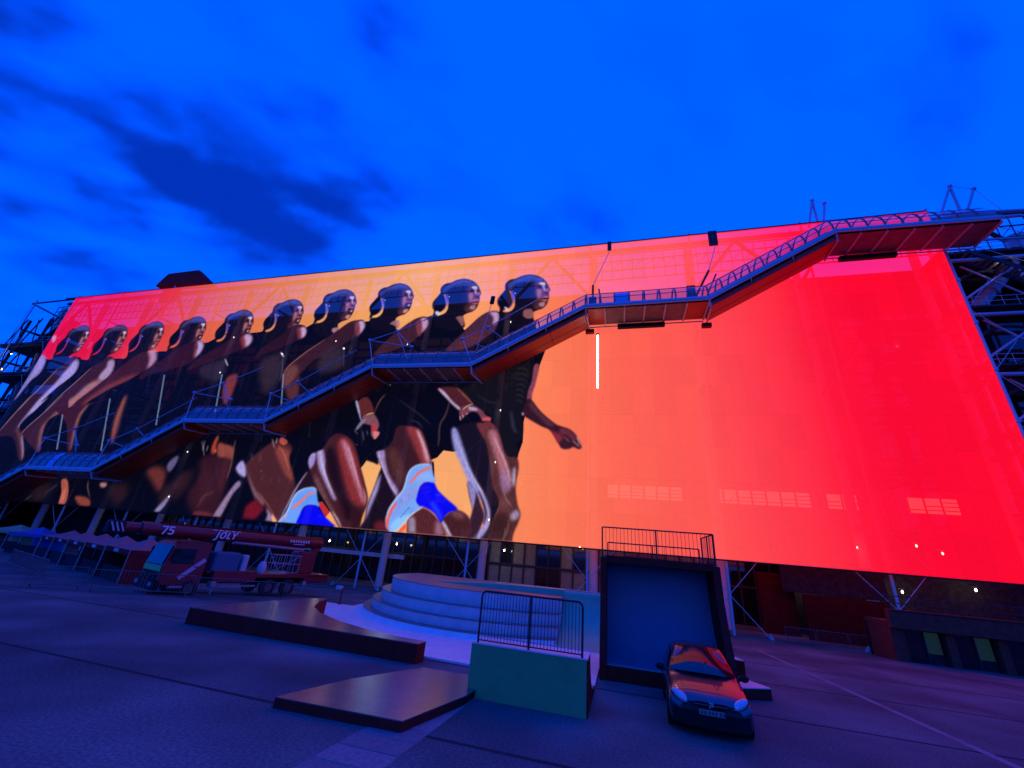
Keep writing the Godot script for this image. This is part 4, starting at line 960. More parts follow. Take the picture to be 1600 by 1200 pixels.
	_shape([1028.2,86.4,1025.8,71.5,1034,61.9,1046.8,59.9,1058.9,54.4,1075.9,52.9,1093.8,59.7,1106.9,71.9,1113.8,85.8,1116.8,93.9,1114.5,100,1115.4,106,1114.9,115.2,1111.8,127.6,1103.7,136.2,1094,139.3,1084.9,147.3,1092.1,170.1,1070.9,177.7,1032,166.4,1021.6,142.9,1035.8,138.8,1045.4,133,1048.9,121.6,1047.3,104.9,1038.5,89.8], c8(15, 10, 22), 1.00, 1.0, 0, 1, 1)
	_shape([1030.2,71.9,1046.9,60.7,1059.1,55.2,1076,53.7,1093.9,60.4,1106.3,72.4,1111.5,80.5,1091.5,73.8,1070,71.3,1048.8,72.9,1035.9,87.1], c8(45, 54, 132), 0.95, 2.0, 1, 0, 1)
	_shape([1037.5,70.2,1055.4,59.5,1076.2,54.7,1098.6,63.8,1110.8,78.3,1095.1,69.6,1075.1,62.7,1054.3,66.8], c8(88, 87, 174), 0.55, 3.0, 1, 0, 1)
	_shape([1087.3,73.9,1104,73.6,1114.9,88.5,1116.1,94.8,1113.9,100.2,1114.6,106.4,1114.1,115.6,1110.7,126.9,1103.6,135,1090.4,135.4,1085.8,124.5,1090.1,110.9,1086.1,96.4], c8(96, 48, 50), 0.98, 2.0, 1, 0, 1)
	_shape([1079.9,81.4,1090.3,81.2,1095.1,101.9,1094.1,125.1,1086.8,131.5,1079.3,107.6], c8(34, 18, 28), 0.80, 5.0, 1, 0, 1)
	_shape([1094.1,74.6,1105.8,75.2,1106.3,82.5,1098.6,80.3], c8(206, 196, 236), 0.95, 1.0, 1, 0, 1)
	_shape([1100.7,81,1105.4,81.9,1109,94.1,1105.9,95.3], c8(190, 160, 190), 0.90, 1.0, 1, 0, 1)
	_shape([1090.4,91,1099.5,90.9,1100.5,105.2,1096.8,114.2,1092.4,106.4], c8(176, 112, 118), 0.85, 2.0, 1, 0, 1)
	_shape([1108.7,87.9,1115.7,91.9,1115.4,96.1,1111,100,1108.4,95.5], c8(150, 90, 96), 0.90, 1.0, 1, 0, 1)
	_shape([1092.7,83.1,1099.7,82.8,1100,88.1,1094.2,88.5], c8(22, 10, 18), 0.90, 1.0, 1, 0, 1)
	_shape([1106.6,84.4,1111.3,85.8,1111.4,89.6,1107.5,88.8], c8(24, 12, 20), 0.85, 1.0, 1, 0, 1)
	_shape([1106.9,97.3,1113.4,99.7,1113.4,103,1107.5,102], c8(40, 18, 24), 0.80, 1.0, 1, 0, 1)
	_shape([1101.8,105.8,1113.3,105.8,1114.8,114.3,1111.2,121.9,1104.7,121.3,1100.9,114.1], c8(34, 10, 18), 0.90, 1.0, 1, 0, 1)
	_shape([1106,112.6,1111.9,110.8,1112.1,115.5,1108.2,117], c8(206, 180, 200), 0.85, 1.0, 1, 0, 1)
	_shape([1100.3,103.3,1112.6,102.9,1113,106.7,1102,106.7], c8(160, 84, 88), 0.85, 1.0, 1, 0, 1)
	_shape([1100.6,124.7,1110.7,124.1,1107.4,133.5,1099,131], c8(206, 146, 152), 0.85, 1.0, 1, 0, 1)
	_shape([1041.9,87.2,1046.7,95.3,1047.3,107.3,1045.5,117.8,1044.2,130.6,1038.1,133.6,1043.1,121.1,1042.5,106.9,1038.8,94.6], c8(58, 66, 215), 0.85, 0.7, 0, 0, 1)
	_shape([1046.9,94.4,1048.7,94.5,1049,97,1047.3,96.8], c8(225, 220, 235), 0.90, 0.3, 0, 0, 1)
	_shape([1054.7,69.3,1060.5,86.9,1057.5,87.9,1051.5,73.9], c8(26, 30, 80), 0.60, 1.0, 1, 0, 1)
	_shape([1125.1,153.9,1141.5,146.7,1154.7,146.4,1163.9,158.8,1162.1,175,1149.8,190.3,1124.1,213.9,1062.2,233.7,1055.5,224.4,1076.3,197.9,1098.3,175.8], c8(60, 28, 40), 1.00, 1.3, 0, 1, 1)
	_shape([1144.4,150.4,1156.4,150.1,1163.9,161.2,1161,174.9,1152,184.7,1150.2,169.6], c8(198, 150, 190), 0.95, 2.0, 0, 0, 1)
	_shape([1135.1,159.3,1146.4,155.3,1153.3,186,1145.8,192.4], c8(140, 62, 70), 0.75, 2.2, 0, 0, 1)
	_shape([1073.9,157.7,1088,149,1096.5,156.8,1096.2,171,1084.3,163.1], c8(170, 118, 128), 0.85, 1.1, 0, 0, 1)
	_shape([1044.8,119.9,1042.8,126.4,1037,131.9,1025.6,135.1,1028.5,139.6,1038.2,139.4,1045.9,133.8,1048.8,123.3], c8(248, 178, 104), 1.00, 0.7, 0, 0, 1)
	_shape([929.8,163.4,940.9,159.1,949.2,162.1,938.9,173.3], c8(190, 135, 150), 0.85, 1.0, 0, 0, 1)
	_shape([1294.8,143.7,1310.8,143.7,1317.4,157.8,1314.3,177.6,1308,192.6,1289.9,206.8,1271.9,220.9,1241.3,230.2,1212.7,229,1245.6,189,1268.4,161.2,1283.1,148.6], c8(70, 36, 58), 1.00, 1.3, 0, 1, 1)
	_shape([1296,146.1,1311.1,146,1316.8,158.9,1312.9,173.1,1305.1,174.8,1304.5,159.1], c8(190, 150, 200), 0.95, 2.2, 1, 0, 1)
	_shape([1256.4,194,1279.9,188.8,1289.2,200.2,1267.9,220.7,1236.9,227.9,1245.7,204.5], c8(92, 36, 40), 0.80, 3.3, 1, 0, 1)
	_shape([1182.2,86.6,1172.1,99.4,1165.3,111.1,1166.3,123.3,1171.8,133.3,1171.7,145.2,1181.4,141.2,1191.9,132.5,1196.5,120.9,1191.1,101], c8(9, 7, 20), 1.00, 1.0, 0, 0, 1)
	_shape([1180.6,90.2,1178,75,1186.5,65.1,1199.5,63.1,1211.9,57.5,1229.2,56,1247.5,62.9,1260.8,75.4,1267.9,89.5,1271,97.8,1268.6,104.1,1269.5,110.1,1269,119.6,1265.8,132.2,1257.6,140.9,1247.7,144.1,1238.4,152.3,1245.7,175.6,1224.2,183.3,1184.4,171.8,1173.8,147.8,1188.3,143.6,1198.1,137.7,1201.6,126.1,1200,109.1,1191,93.6], c8(15, 10, 22), 1.00, 1.0, 0, 1, 1)
	_shape([1182.6,75.4,1199.6,63.9,1212,58.3,1229.3,56.8,1247.6,63.6,1260.3,75.8,1265.5,84.2,1245.1,77.3,1223.2,74.7,1201.5,76.4,1188.4,90.9], c8(43, 56, 141), 0.95, 2.0, 1, 0, 1)
	_shape([1190.1,73.6,1208.3,62.7,1229.5,57.8,1252.3,67.1,1264.8,81.9,1248.8,73,1228.4,66,1207.2,70.2], c8(87, 88, 182), 0.55, 3.0, 1, 0, 1)
	_shape([1240.8,77.4,1257.9,77.1,1269,92.3,1270.2,98.7,1268,104.2,1268.7,110.5,1268.2,120,1264.7,131.4,1257.5,139.7,1244,140.1,1239.3,129,1243.7,115.1,1239.6,100.3], c8(96, 48, 50), 0.98, 2.0, 1, 0, 1)
	_shape([1233.3,85.1,1243.9,84.9,1248.9,106,1247.8,129.7,1240.3,136.1,1232.7,111.8], c8(34, 18, 28), 0.80, 5.0, 1, 0, 1)
	_shape([1247.8,78.1,1259.8,78.7,1260.3,86.1,1252.4,83.9], c8(206, 196, 236), 0.95, 1.0, 1, 0, 1)
	_shape([1254.6,84.6,1259.4,85.6,1263,98,1259.8,99.2], c8(190, 160, 190), 0.90, 1.0, 1, 0, 1)
	_shape([1244,94.9,1253.3,94.7,1254.4,109.3,1250.5,118.5,1246.1,110.5], c8(176, 112, 118), 0.85, 2.0, 1, 0, 1)
	_shape([1262.7,91.7,1269.9,95.7,1269.6,100.1,1265,104,1262.4,99.4], c8(150, 90, 96), 0.90, 1.0, 1, 0, 1)
	_shape([1246.3,86.8,1253.5,86.5,1253.8,91.9,1247.9,92.3], c8(22, 10, 18), 0.90, 1.0, 1, 0, 1)
	_shape([1260.5,88.1,1265.3,89.5,1265.4,93.4,1261.5,92.6], c8(24, 12, 20), 0.85, 1.0, 1, 0, 1)
	_shape([1260.9,101.2,1267.5,103.7,1267.5,107.1,1261.5,106.1], c8(40, 18, 24), 0.80, 1.0, 1, 0, 1)
	_shape([1255.1,111.8,1268.5,111.9,1268.5,118.6,1266.2,123.6,1257.8,123.4], c8(178, 88, 94), 0.90, 1.0, 1, 0, 1)
	_shape([1256.6,116.6,1269.1,116.7,1268.9,118.8,1257.3,119.1], c8(26, 8, 14), 0.95, 0.4, 1, 0, 1)
	_shape([1251.7,127.6,1262.4,126.6,1260.7,136.3,1251.7,133.7], c8(186, 134, 160), 0.85, 1.0, 1, 0, 1)
	_shape([1194.6,90.9,1199.4,99.2,1200,111.5,1198.2,122.2,1196.8,135.2,1190.7,138.3,1195.7,125.6,1195.1,111.1,1191.4,98.6], c8(58, 66, 215), 0.85, 0.7, 0, 0, 1)
	_shape([1199.7,98.3,1201.4,98.4,1201.8,100.9,1200.1,100.8], c8(225, 220, 235), 0.90, 0.3, 0, 0, 1)
	_shape([1207.6,72.7,1213.5,90.7,1210.4,91.6,1204.3,77.4], c8(26, 30, 80), 0.60, 1.0, 1, 0, 1)
	_shape([1223.7,152.4,1238.1,150.4,1243.7,166.4,1240.6,175.2,1229.2,160.8], c8(150, 92, 96), 0.90, 1.1, 0, 0, 1)
	_shape([1198,123.9,1196.1,130.4,1190.3,135.9,1178.9,139.1,1181.8,143.6,1191.5,143.3,1199.2,137.8,1202,127.3], c8(250, 172, 102), 1.00, 0.7, 0, 0, 1)
	_shape([1174,135.9,1181.3,134.1,1187.3,144,1180,145.8], c8(210, 205, 240), 0.90, 0.7, 0, 0, 1)
	_shape([1326.2,90.6,1316.1,103.3,1309.2,115,1310.3,127.3,1315.8,137.3,1315.6,149.2,1325.4,145.2,1335.8,136.5,1340.4,124.8,1335.1,105], c8(9, 7, 20), 1.00, 1.0, 0, 0, 1)
	_shape([1324.5,94.2,1322,78.9,1330.5,69.1,1343.5,67.1,1355.9,61.5,1373.2,60,1391.5,66.9,1404.8,79.4,1411.8,93.5,1414.9,101.8,1412.5,108,1413.5,114.1,1413,123.5,1409.8,136.2,1401.6,144.9,1391.6,148.1,1382.3,156.3,1389.7,179.6,1368.1,187.2,1328.4,175.7,1317.8,151.7,1332.3,147.6,1342.1,141.7,1345.6,130,1344,113,1335,97.6], c8(15, 10, 22), 1.00, 1.0, 0, 1, 1)
	_shape([1326.5,79.4,1343.6,67.9,1356,62.3,1373.3,60.7,1391.6,67.6,1404.2,79.8,1409.5,88.2,1389.1,81.3,1367.1,78.7,1345.5,80.4,1332.4,94.9], c8(42, 58, 150), 0.95, 2.0, 1, 0, 1)
	_shape([1334,77.6,1352.2,66.7,1373.5,61.8,1396.3,71.1,1408.8,85.9,1392.8,77,1372.4,70,1351.2,74.2], c8(86, 90, 190), 0.55, 3.0, 1, 0, 1)
	_shape([1384.8,81.4,1401.8,81,1413,96.3,1414.2,102.7,1411.9,108.2,1412.7,114.5,1412.2,124,1408.6,135.4,1401.4,143.7,1388,144.1,1383.3,133,1387.7,119.1,1383.6,104.3], c8(96, 48, 50), 0.98, 2.0, 1, 0, 1)
	_shape([1377.2,89.1,1387.9,88.8,1392.8,109.9,1391.8,133.6,1384.3,140.1,1376.7,115.8], c8(34, 18, 28), 0.80, 5.0, 1, 0, 1)
	_shape([1391.7,82.1,1403.7,82.7,1404.2,90.1,1396.3,87.9], c8(206, 196, 236), 0.95, 1.0, 1, 0, 1)
	_shape([1398.5,88.6,1403.3,89.5,1407,102,1403.8,103.2], c8(190, 160, 190), 0.90, 1.0, 1, 0, 1)
	_shape([1388,98.9,1397.3,98.7,1398.3,113.3,1394.5,122.5,1390.1,114.5], c8(176, 112, 118), 0.85, 2.0, 1, 0, 1)
	_shape([1406.6,95.7,1413.8,99.7,1413.5,104,1409,108,1406.3,103.4], c8(150, 90, 96), 0.90, 1.0, 1, 0, 1)
	_shape([1390.3,90.8,1397.5,90.5,1397.8,95.9,1391.9,96.3], c8(22, 10, 18), 0.90, 1.0, 1, 0, 1)
	_shape([1404.5,92.1,1409.3,93.5,1409.4,97.4,1405.5,96.6], c8(24, 12, 20), 0.85, 1.0, 1, 0, 1)
	_shape([1404.9,105.2,1411.5,107.7,1411.5,111.1,1405.5,110.1], c8(40, 18, 24), 0.80, 1.0, 1, 0, 1)
	_shape([1399.1,115.7,1412.5,115.9,1412.4,122.6,1410.2,127.6,1401.8,127.4], c8(178, 88, 94), 0.90, 1.0, 1, 0, 1)
	_shape([1400.5,120.6,1413,120.7,1412.9,122.8,1401.3,123.1], c8(26, 8, 14), 0.95, 0.4, 1, 0, 1)
	_shape([1395.7,131.6,1406.4,130.6,1404.7,140.3,1395.6,137.7], c8(186, 134, 160), 0.85, 1.0, 1, 0, 1)
	_shape([1338.5,94.9,1343.3,103.2,1344,115.5,1342.2,126.2,1340.8,139.2,1334.6,142.3,1339.7,129.6,1339.1,115.1,1335.4,102.5], c8(58, 66, 215), 0.85, 0.7, 0, 0, 1)
	_shape([1343.6,102.3,1345.4,102.4,1345.8,104.9,1344,104.8], c8(225, 220, 235), 0.90, 0.3, 0, 0, 1)
	_shape([1351.5,76.7,1357.5,94.7,1354.4,95.6,1348.3,81.4], c8(26, 30, 80), 0.60, 1.0, 1, 0, 1)
	_shape([1342,127.8,1340,134.4,1334.2,139.9,1322.8,143.1,1325.8,147.6,1335.4,147.3,1343.1,141.7,1346,131.3], c8(252, 150, 90), 1.00, 0.7, 0, 0, 1)
	_shape([1366,145.6,1381.3,144.5,1386.3,162.6,1375.2,166.2,1365.1,158.9], c8(150, 90, 92), 0.90, 1.3, 0, 0, 1)
	_shape([1324,135.6,1330,136.1,1334.8,145.5,1328.7,142.8], c8(215, 205, 240), 0.90, 0.7, 0, 0, 1)
	_shape([1245.8,323.5,1272.1,306.3,1308.2,293.3,1362.9,267.1,1388,264,1388.1,291.3,1384.1,310.2,1381.1,341.7,1377.5,363.3,1382.1,389.5,1380.8,406.7,1374,415.2,1376.1,441.7,1356.8,438.9,1347.8,415.7,1336.6,390,1317.8,363.3,1292.2,346.7,1282,339.2], c8(17, 16, 22), 1.00, 0.8, 0, 1, 1)
	_shape([1363.7,275.8,1374.1,274.8,1382.5,280.5,1383.2,279.4,1374.4,272,1363.4,274.4], c8(52, 46, 56), 0.80, 1.1, 1, 0, 1)
	_shape([1363.9,286.5,1373.5,285.5,1381.6,291.1,1382.3,290,1373.8,282.8,1363.5,285.1], c8(52, 46, 56), 0.80, 1.1, 1, 0, 1)
	_shape([1364,297.2,1372.8,296.1,1380.8,301.6,1381.5,300.5,1373.2,293.4,1363.6,295.8], c8(52, 46, 56), 0.80, 1.1, 1, 0, 1)
	_shape([1364.2,307.7,1372.2,306.6,1379.9,312,1380.6,310.9,1372.6,303.9,1363.8,306.3], c8(52, 46, 56), 0.80, 1.1, 1, 0, 1)
	_shape([1364.3,318.1,1371.5,317,1379.1,322.3,1379.8,321.2,1372,314.3,1363.9,316.7], c8(52, 46, 56), 0.80, 1.1, 1, 0, 1)
	_shape([1364.5,328.4,1370.9,327.2,1378.3,332.4,1379,331.4,1371.4,324.6,1364,327], c8(52, 46, 56), 0.80, 1.1, 1, 0, 1)
	_shape([1364.6,338.5,1370.3,337.4,1377.4,342.5,1378.2,341.5,1370.8,334.8,1364.1,337.2], c8(52, 46, 56), 0.80, 1.1, 1, 0, 1)
	_shape([1356.9,358,1358.8,372.6,1363.9,390.5,1370.8,397.2,1372.5,395.9,1368,388.9,1363.2,371.8,1359.2,357.7], c8(70, 68, 92), 0.70, 1.8, 1, 0, 1)
	_shape([1291.3,326.3,1315,340.2,1338.8,341.8,1338.8,341,1315.3,338.6,1291.7,325.6], c8(60, 58, 74), 0.80, 0.7, 1, 0, 1)
	_shape([1393.7,268.1,1403.5,268.5,1398.6,304.8,1394.1,323.4,1393.2,336.3,1385.1,337.1,1386,317.7,1391.2,299], c8(128, 62, 84), 1.00, 1.0, 0, 0, 1)
	_shape([1385.8,335.3,1393.7,336.3,1411.2,357.9,1435.5,378.7,1445.4,383.8,1461.7,389.5,1473,400.2,1481.9,418.7,1477.4,423.1,1468.8,419.8,1461.1,423.2,1450,422.7,1442.5,412.2,1429.6,392.4,1412.7,384.1,1391.8,372.1,1379.2,363.3,1380,350.7], c8(50, 20, 32), 1.00, 0.9, 0, 1, 1)
	_shape([1393.1,339.9,1407.8,357.9,1433.9,379.6,1438.9,382.1,1425.9,383.9,1408.3,366.7,1392.1,350.7], c8(96, 50, 62), 0.80, 2.2, 1, 0, 1)
	_shape([1428.7,391.6,1439.4,395.7,1450.9,402.2,1444.9,413,1440.8,410.6], c8(150, 40, 58), 0.90, 1.7, 1, 0, 1)
	_shape([1445.6,387.2,1461.7,391.2,1473.1,401.8,1468.5,410.1,1457.2,398.7,1447.6,398.9], c8(110, 44, 60), 0.85, 1.7, 1, 0, 1)
	_shape([1473.9,403.7,1478.1,415,1479.5,414.5,1475.4,403.1], c8(225, 190, 200), 0.90, 0.9, 0, 0, 1)
	_shape([1468.2,410.5,1477.7,419.2,1478.5,418.4,1468.9,409.6], c8(235, 200, 205), 0.90, 0.7, 0, 0, 1)
	_shape([1453.1,403.3,1462,411.3,1462.6,410.7,1453.6,402.6], c8(225, 170, 175), 0.80, 0.6, 0, 0, 1)
	_shape([1378.1,359.7,1381.7,361.5,1380.3,365.9,1378.5,364.1], c8(210, 190, 220), 0.90, 0.6, 0, 0, 1)
	_shape([1208.8,311.1,1251.6,310.9,1285.3,342.9,1274.2,350.4,1263.4,353.2,1256.4,350.3,1238,335], c8(74, 30, 38), 1.00, 1.0, 0, 1, 1)
	_shape([1210.9,312.2,1223.4,316.3,1244,337,1262.2,351.3,1259,355,1238.6,338.9], c8(190, 170, 205), 0.90, 1.1, 0, 0, 1)
	_shape([1250.5,312.1,1269,330.1,1285.2,344.2,1285.7,343.6,1270.1,328.9,1251.1,311.5], c8(200, 130, 95), 0.90, 0.6, 0, 0, 1)
	_shape([1261.4,352.2,1282.8,344.8,1302.3,354.2,1312.6,365.2,1322.3,371.5,1316.9,378.7,1306.5,374.3,1295.8,360.6,1282.7,358.8,1271.2,368.9,1265,374.8], c8(116, 60, 76), 1.00, 1.0, 0, 0, 1)
	_shape([1277.7,348.5,1292.8,351.4,1295.2,356,1280.4,355.1], c8(180, 165, 215), 0.85, 1.1, 0, 0, 1)
	_shape([1306.1,371,1318.4,368.4,1322.8,372.4,1317.9,379.6,1310.3,383.2], c8(214, 84, 86), 0.95, 0.9, 0, 0, 1)
	_shape([1267.6,354.4,1274.4,348.3,1284.6,343.3,1284.2,342.6,1273.3,346.9,1267,353.8], c8(214, 180, 110), 0.95, 0.4, 0, 0, 1)
	_shape([1262.7,367.2,1264.5,374.5,1265.4,374.4,1263.7,367.1], c8(215, 200, 225), 0.90, 0.4, 0, 0, 1)
	_shape([1267.2,363.5,1269.3,369.1,1270.2,368.8,1268.1,363.3], c8(215, 200, 225), 0.90, 0.4, 0, 0, 1)
	_shape([1274.3,360.9,1276.5,363.7,1277.3,363.1,1275.1,360.4], c8(215, 200, 225), 0.90, 0.4, 0, 0, 1)
	_shape([1300.4,379.8,1302.9,385.2,1303.8,384.9,1301.3,379.5], c8(215, 200, 225), 0.90, 0.4, 0, 0, 1)
	_shape([1306.5,385.2,1307.7,387.8,1308.5,387.5,1307.3,384.9], c8(215, 200, 225), 0.90, 0.4, 0, 0, 1)
	_shape([1237.9,338.7,1233.6,363,1225.5,383.6,1227.9,409.1,1229,423.3,1230.3,423.4,1230.4,409.3,1228,384.2,1236.1,363.9,1239.2,339], c8(120, 80, 82), 0.80, 0.9, 0, 0, 1)
	_shape([570.8,492.2,594.4,481.1,623.8,490.2,631.6,513.8,629.5,533.4,600.5,515.2], c8(108, 46, 44), 0.95, 4.9, 0, 0, 1)
	_shape([706.7,459.3,766.6,447.6,776.9,437.2,786,468.8,790.2,499.4,795.8,532.6,789.3,568.9,741.4,568.3,705.8,537.2,716.1,498.6], c8(54, 21, 30), 0.95, 5.9, 0, 0, 1)
	_shape([666.1,500.6,677.2,492.2,689.8,511.3,676.3,529.2,658.7,520.4], c8(80, 42, 42), 0.85, 6.2, 0, 0, 1)
	_shape([720.7,435.4,723.2,413.6,729.7,415.6,731.6,434.2,739.1,446.2,728.2,451], c8(180, 64, 42), 0.95, 1.8, 0, 0, 1)
	_shape([690,426.8,708.2,453.2,709.4,453,691.3,426.6], c8(200, 180, 210), 0.90, 0.8, 0, 0, 1)
	_shape([709.3,434.5,710.5,444.8,711.9,445,710.8,434.8], c8(200, 180, 210), 0.90, 0.8, 0, 0, 1)
	_shape([695.4,424.4,700.6,443,702,443.2,696.8,424.6], c8(200, 180, 210), 0.90, 0.8, 0, 0, 1)
	_shape([733.5,442.2,734.1,446.2,735.5,446.5,734.9,442.4], c8(200, 180, 210), 0.90, 0.7, 0, 0, 1)
	_shape([735,427.9,753.5,429.6,779.3,437.2,782.6,461,766.3,457.5,744.8,454.2], c8(150, 72, 62), 0.95, 2.2, 0, 0, 1)
	_shape([620.9,480.2,626.3,465.7,640.3,457,643.7,473.3,635.2,491.8], c8(120, 104, 160), 0.80, 2.4, 0, 0, 1)
	_shape([637.2,571.8,654.4,540.8,664.4,539.3,654.3,568], c8(150, 138, 190), 0.90, 1.9, 0, 0, 1)
	_shape([871.3,421.2,899.1,420.7,922.1,433.9,927.1,460.5,947.4,492.9,956.1,517.4,955.3,585.2,947.1,585.8,903.3,549.9,865.3,521.9,838.9,497.4,824,467.5], c8(74, 34, 38), 1.00, 1.6, 0, 1, 1)
	_shape([881.2,434.9,914.5,438,928.4,464.2,946.6,496.5,928.9,490,904,465], c8(140, 64, 56), 0.90, 3.2, 1, 0, 1)
	_shape([832.7,482.6,845.8,497.1,869,519.9,894.3,538.2,892.7,545.3,864.5,525.5], c8(140, 100, 116), 0.85, 2.4, 0, 0, 1)
	_shape([812.1,462.1,825.3,475.2,832.8,493.9,817.3,490.7,803,479.8,803.6,470.1], c8(176, 162, 228), 0.95, 1.7, 0, 0, 1)
	_shape([871.6,490.2,872.3,497.6,875,498,874.3,490.6], c8(105, 88, 112), 0.60, 2.0, 0, 0, 1)
	_shape([892.2,495.8,896.9,499.3,898.4,498,893.7,494.5], c8(105, 88, 112), 0.60, 2.0, 0, 0, 1)
	_shape([911.7,494.6,916.5,501.7,918.8,501.1,913.9,494], c8(105, 88, 112), 0.60, 1.9, 0, 0, 1)
	_shape([826.4,448.2,834.8,459.7,837.1,459.1,828.8,447.6], c8(105, 88, 112), 0.60, 2.1, 0, 0, 1)
	_shape([850.5,449.1,853.6,462.6,856.3,462.8,853.2,449.4], c8(105, 88, 112), 0.60, 2.0, 0, 0, 1)
	_shape([784.5,583.3,813,507.8,828.7,509,817.2,527.9,808.1,564.3,803.3,583.8], c8(150, 122, 162), 0.95, 2.1, 0, 0, 1)
	_shape([858.8,570.7,856.3,549.1,874.4,533.1,901.2,550,887.5,570.6], c8(112, 18, 34), 1.00, 2.6, 0, 0, 0)
	_shape([905.4,549.8,937.5,571.6,912.2,572.4,912.2,561.4], c8(176, 140, 180), 0.85, 1.9, 0, 0, 1)
	_shape([922.1,559.1,937.5,571.6,927,571.9], c8(245, 170, 110), 1.00, 0.8, 0, 0, 1)
	_shape([739.6,564.8,773.1,564.6,787.8,570.8,743.9,573.2], c8(120, 46, 50), 0.80, 1.5, 0, 0, 1)
	_shape([866.9,417.5,877.6,433.1,878.8,432.8,868.1,417.2], c8(200, 190, 220), 0.90, 0.7, 0, 0, 1)
	_shape([877.7,415,879.1,424.9,880.5,425.2,879.1,415.2], c8(200, 190, 220), 0.90, 0.7, 0, 0, 1)
	_shape([885.4,415,891.6,412.9,905.9,420.6,901.9,428.5,889,424.9], c8(190, 80, 70), 0.90, 1.3, 0, 0, 1)
	_shape([330.9,521.9,347.5,519,370.1,543.3,379.2,569.9,359.4,571.6,350.9,548.4], c8(165, 82, 70), 1.00, 1.3, 0, 0, 1)
	_shape([352.4,544.2,361.2,541.7,370.2,565.9,361.5,566.4], c8(200, 110, 100), 0.80, 1.9, 0, 0, 1)
	_shape([397.7,554.3,426.3,552.8,448.6,559.7,452.7,571.8,424.6,571], c8(140, 62, 48), 1.00, 1.6, 0, 0, 1)
	_shape([251,568.8,262.9,559.7,260.8,558.6,248.9,567.7], c8(130, 105, 125), 0.80, 1.6, 0, 0, 1)
	_shape([283.3,564.8,288.8,551.9,286.6,551.1,281,564], c8(130, 105, 125), 0.80, 1.6, 0, 0, 1)
	_shape([302.2,560.6,305.4,544.7,303.1,544,299.9,560], c8(130, 105, 125), 0.80, 1.6, 0, 0, 1)
	_shape([304,551.3,324.6,533.4,322.6,532.3,301.9,550.3], c8(130, 105, 125), 0.80, 1.6, 0, 0, 1)
	_shape([452.5,523,470.1,521.2,476.2,528.1,464.2,531.7], c8(200, 130, 135), 0.90, 1.8, 0, 0, 1)
	_shape([414.3,520.4,421.9,534.8,441,552.2,442.7,551.8,425.6,534.4,416.3,520.4], c8(130, 100, 90), 0.80, 1.3, 0, 0, 1)
	_shape([660.8,524.2,678.8,490.2,700.4,487.4,702.1,510.7,691.1,538,674.9,550.1], c8(44, 22, 28), 0.80, 6.2, 0, 0, 1)
	_shape([634.2,537,647,513.1,658.7,520.4,654.5,545.5,642.1,555.6], c8(58, 30, 34), 0.80, 6.4, 0, 0, 1)
	_shape([763.2,461.6,781.4,461.1,788.5,495.7,786.2,522,773.4,515.2], c8(72, 32, 36), 0.80, 5.8, 0, 0, 1)
	_shape([721,498.4,733.2,482.3,760.4,508.2,765.8,539.7,746.7,549.9], c8(62, 26, 34), 0.75, 7.4, 0, 0, 1)
	_shape([775.7,422.9,778.4,445,785.2,468.4,788.3,497.3,790.3,497.7,789.2,469,782.4,445.4,777.8,423.2], c8(120, 84, 80), 0.80, 1.2, 0, 0, 1)
	_shape([744.9,554.1,751.3,536.3,770,527.4,768.3,525.8,746.8,533.7,742.5,553.3], c8(110, 60, 62), 0.70, 1.8, 0, 0, 1)
	_shape([484.4,531.7,524.7,519.8,546.2,540.8,526,565.3], c8(50, 25, 30), 0.80, 6.9, 0, 0, 1)
	_shape([253.5,548.9,283.7,530.4,314.5,533.3,309.5,563,281.1,574.9], c8(40, 26, 36), 0.80, 7.9, 0, 0, 1)
	_shape([443.8,224.6,445,261.1,457.7,302.2,459.9,302.6,449.7,262.3,446.2,225.4], c8(52, 40, 58), 0.60, 2.2, 0, 0, 1)
	_shape([535.1,227.9,534.9,263.4,545.6,303.5,547.7,304,539.3,264.6,537.3,228.6], c8(52, 40, 58), 0.60, 2.0, 0, 0, 1)
	_shape([645.3,231.8,643.6,266.3,651.9,305.2,653.9,305.6,647.7,267.4,647.3,232.6], c8(52, 40, 58), 0.60, 1.9, 0, 0, 1)
	_shape([732.6,235,729.8,268.5,736.4,306.4,738.3,306.8,733.7,269.6,734.6,235.7], c8(52, 40, 58), 0.60, 1.8, 0, 0, 1)
	_shape([1082.9,468.4,1098,453.1,1115.9,459.8,1125.9,462.2,1126.4,476.4,1120.6,500.5,1113.6,522.4,1101.5,497.9], c8(248, 176, 108), 1.00, 0.0, 0, 0, 0)
	_shape([1031.8,558.4,1042,546.2,1062.8,562.9,1072.5,573,1059.9,573], c8(247, 168, 105), 1.00, 0.0, 0, 0, 0)
	_shape([1011.6,532.9,1021.1,530.7,1042.5,547.9,1035.7,558.1], c8(190, 44, 44), 1.00, 0.0, 0, 0, 0)
	_shape([939.7,571.7,950,536.3,958.6,506.1,968.9,479.7,984.3,474.6,1006.1,509.2,995.4,533.8,978.5,569.2], c8(34, 16, 28), 1.00, 1.3, 0, 0, 1)
	_shape([941.8,571.9,952.5,537.8,961,507.8,972.2,480.6,970.1,479.7,956.8,506.2,948.2,536.5,939.7,571.3], c8(150, 132, 172), 0.90, 1.0, 0, 0, 1)
	_shape([922,452.4,926.3,433.2,938.2,415.4,952.2,403.4,962.3,379.4,1034.9,394.6,1051.8,409.7,1052.8,421,993.9,437.3,973.2,447.2,976.5,476.7,953.1,477.9,933.5,469], c8(7, 7, 19), 1.00, 0.7, 0, 0, 1)
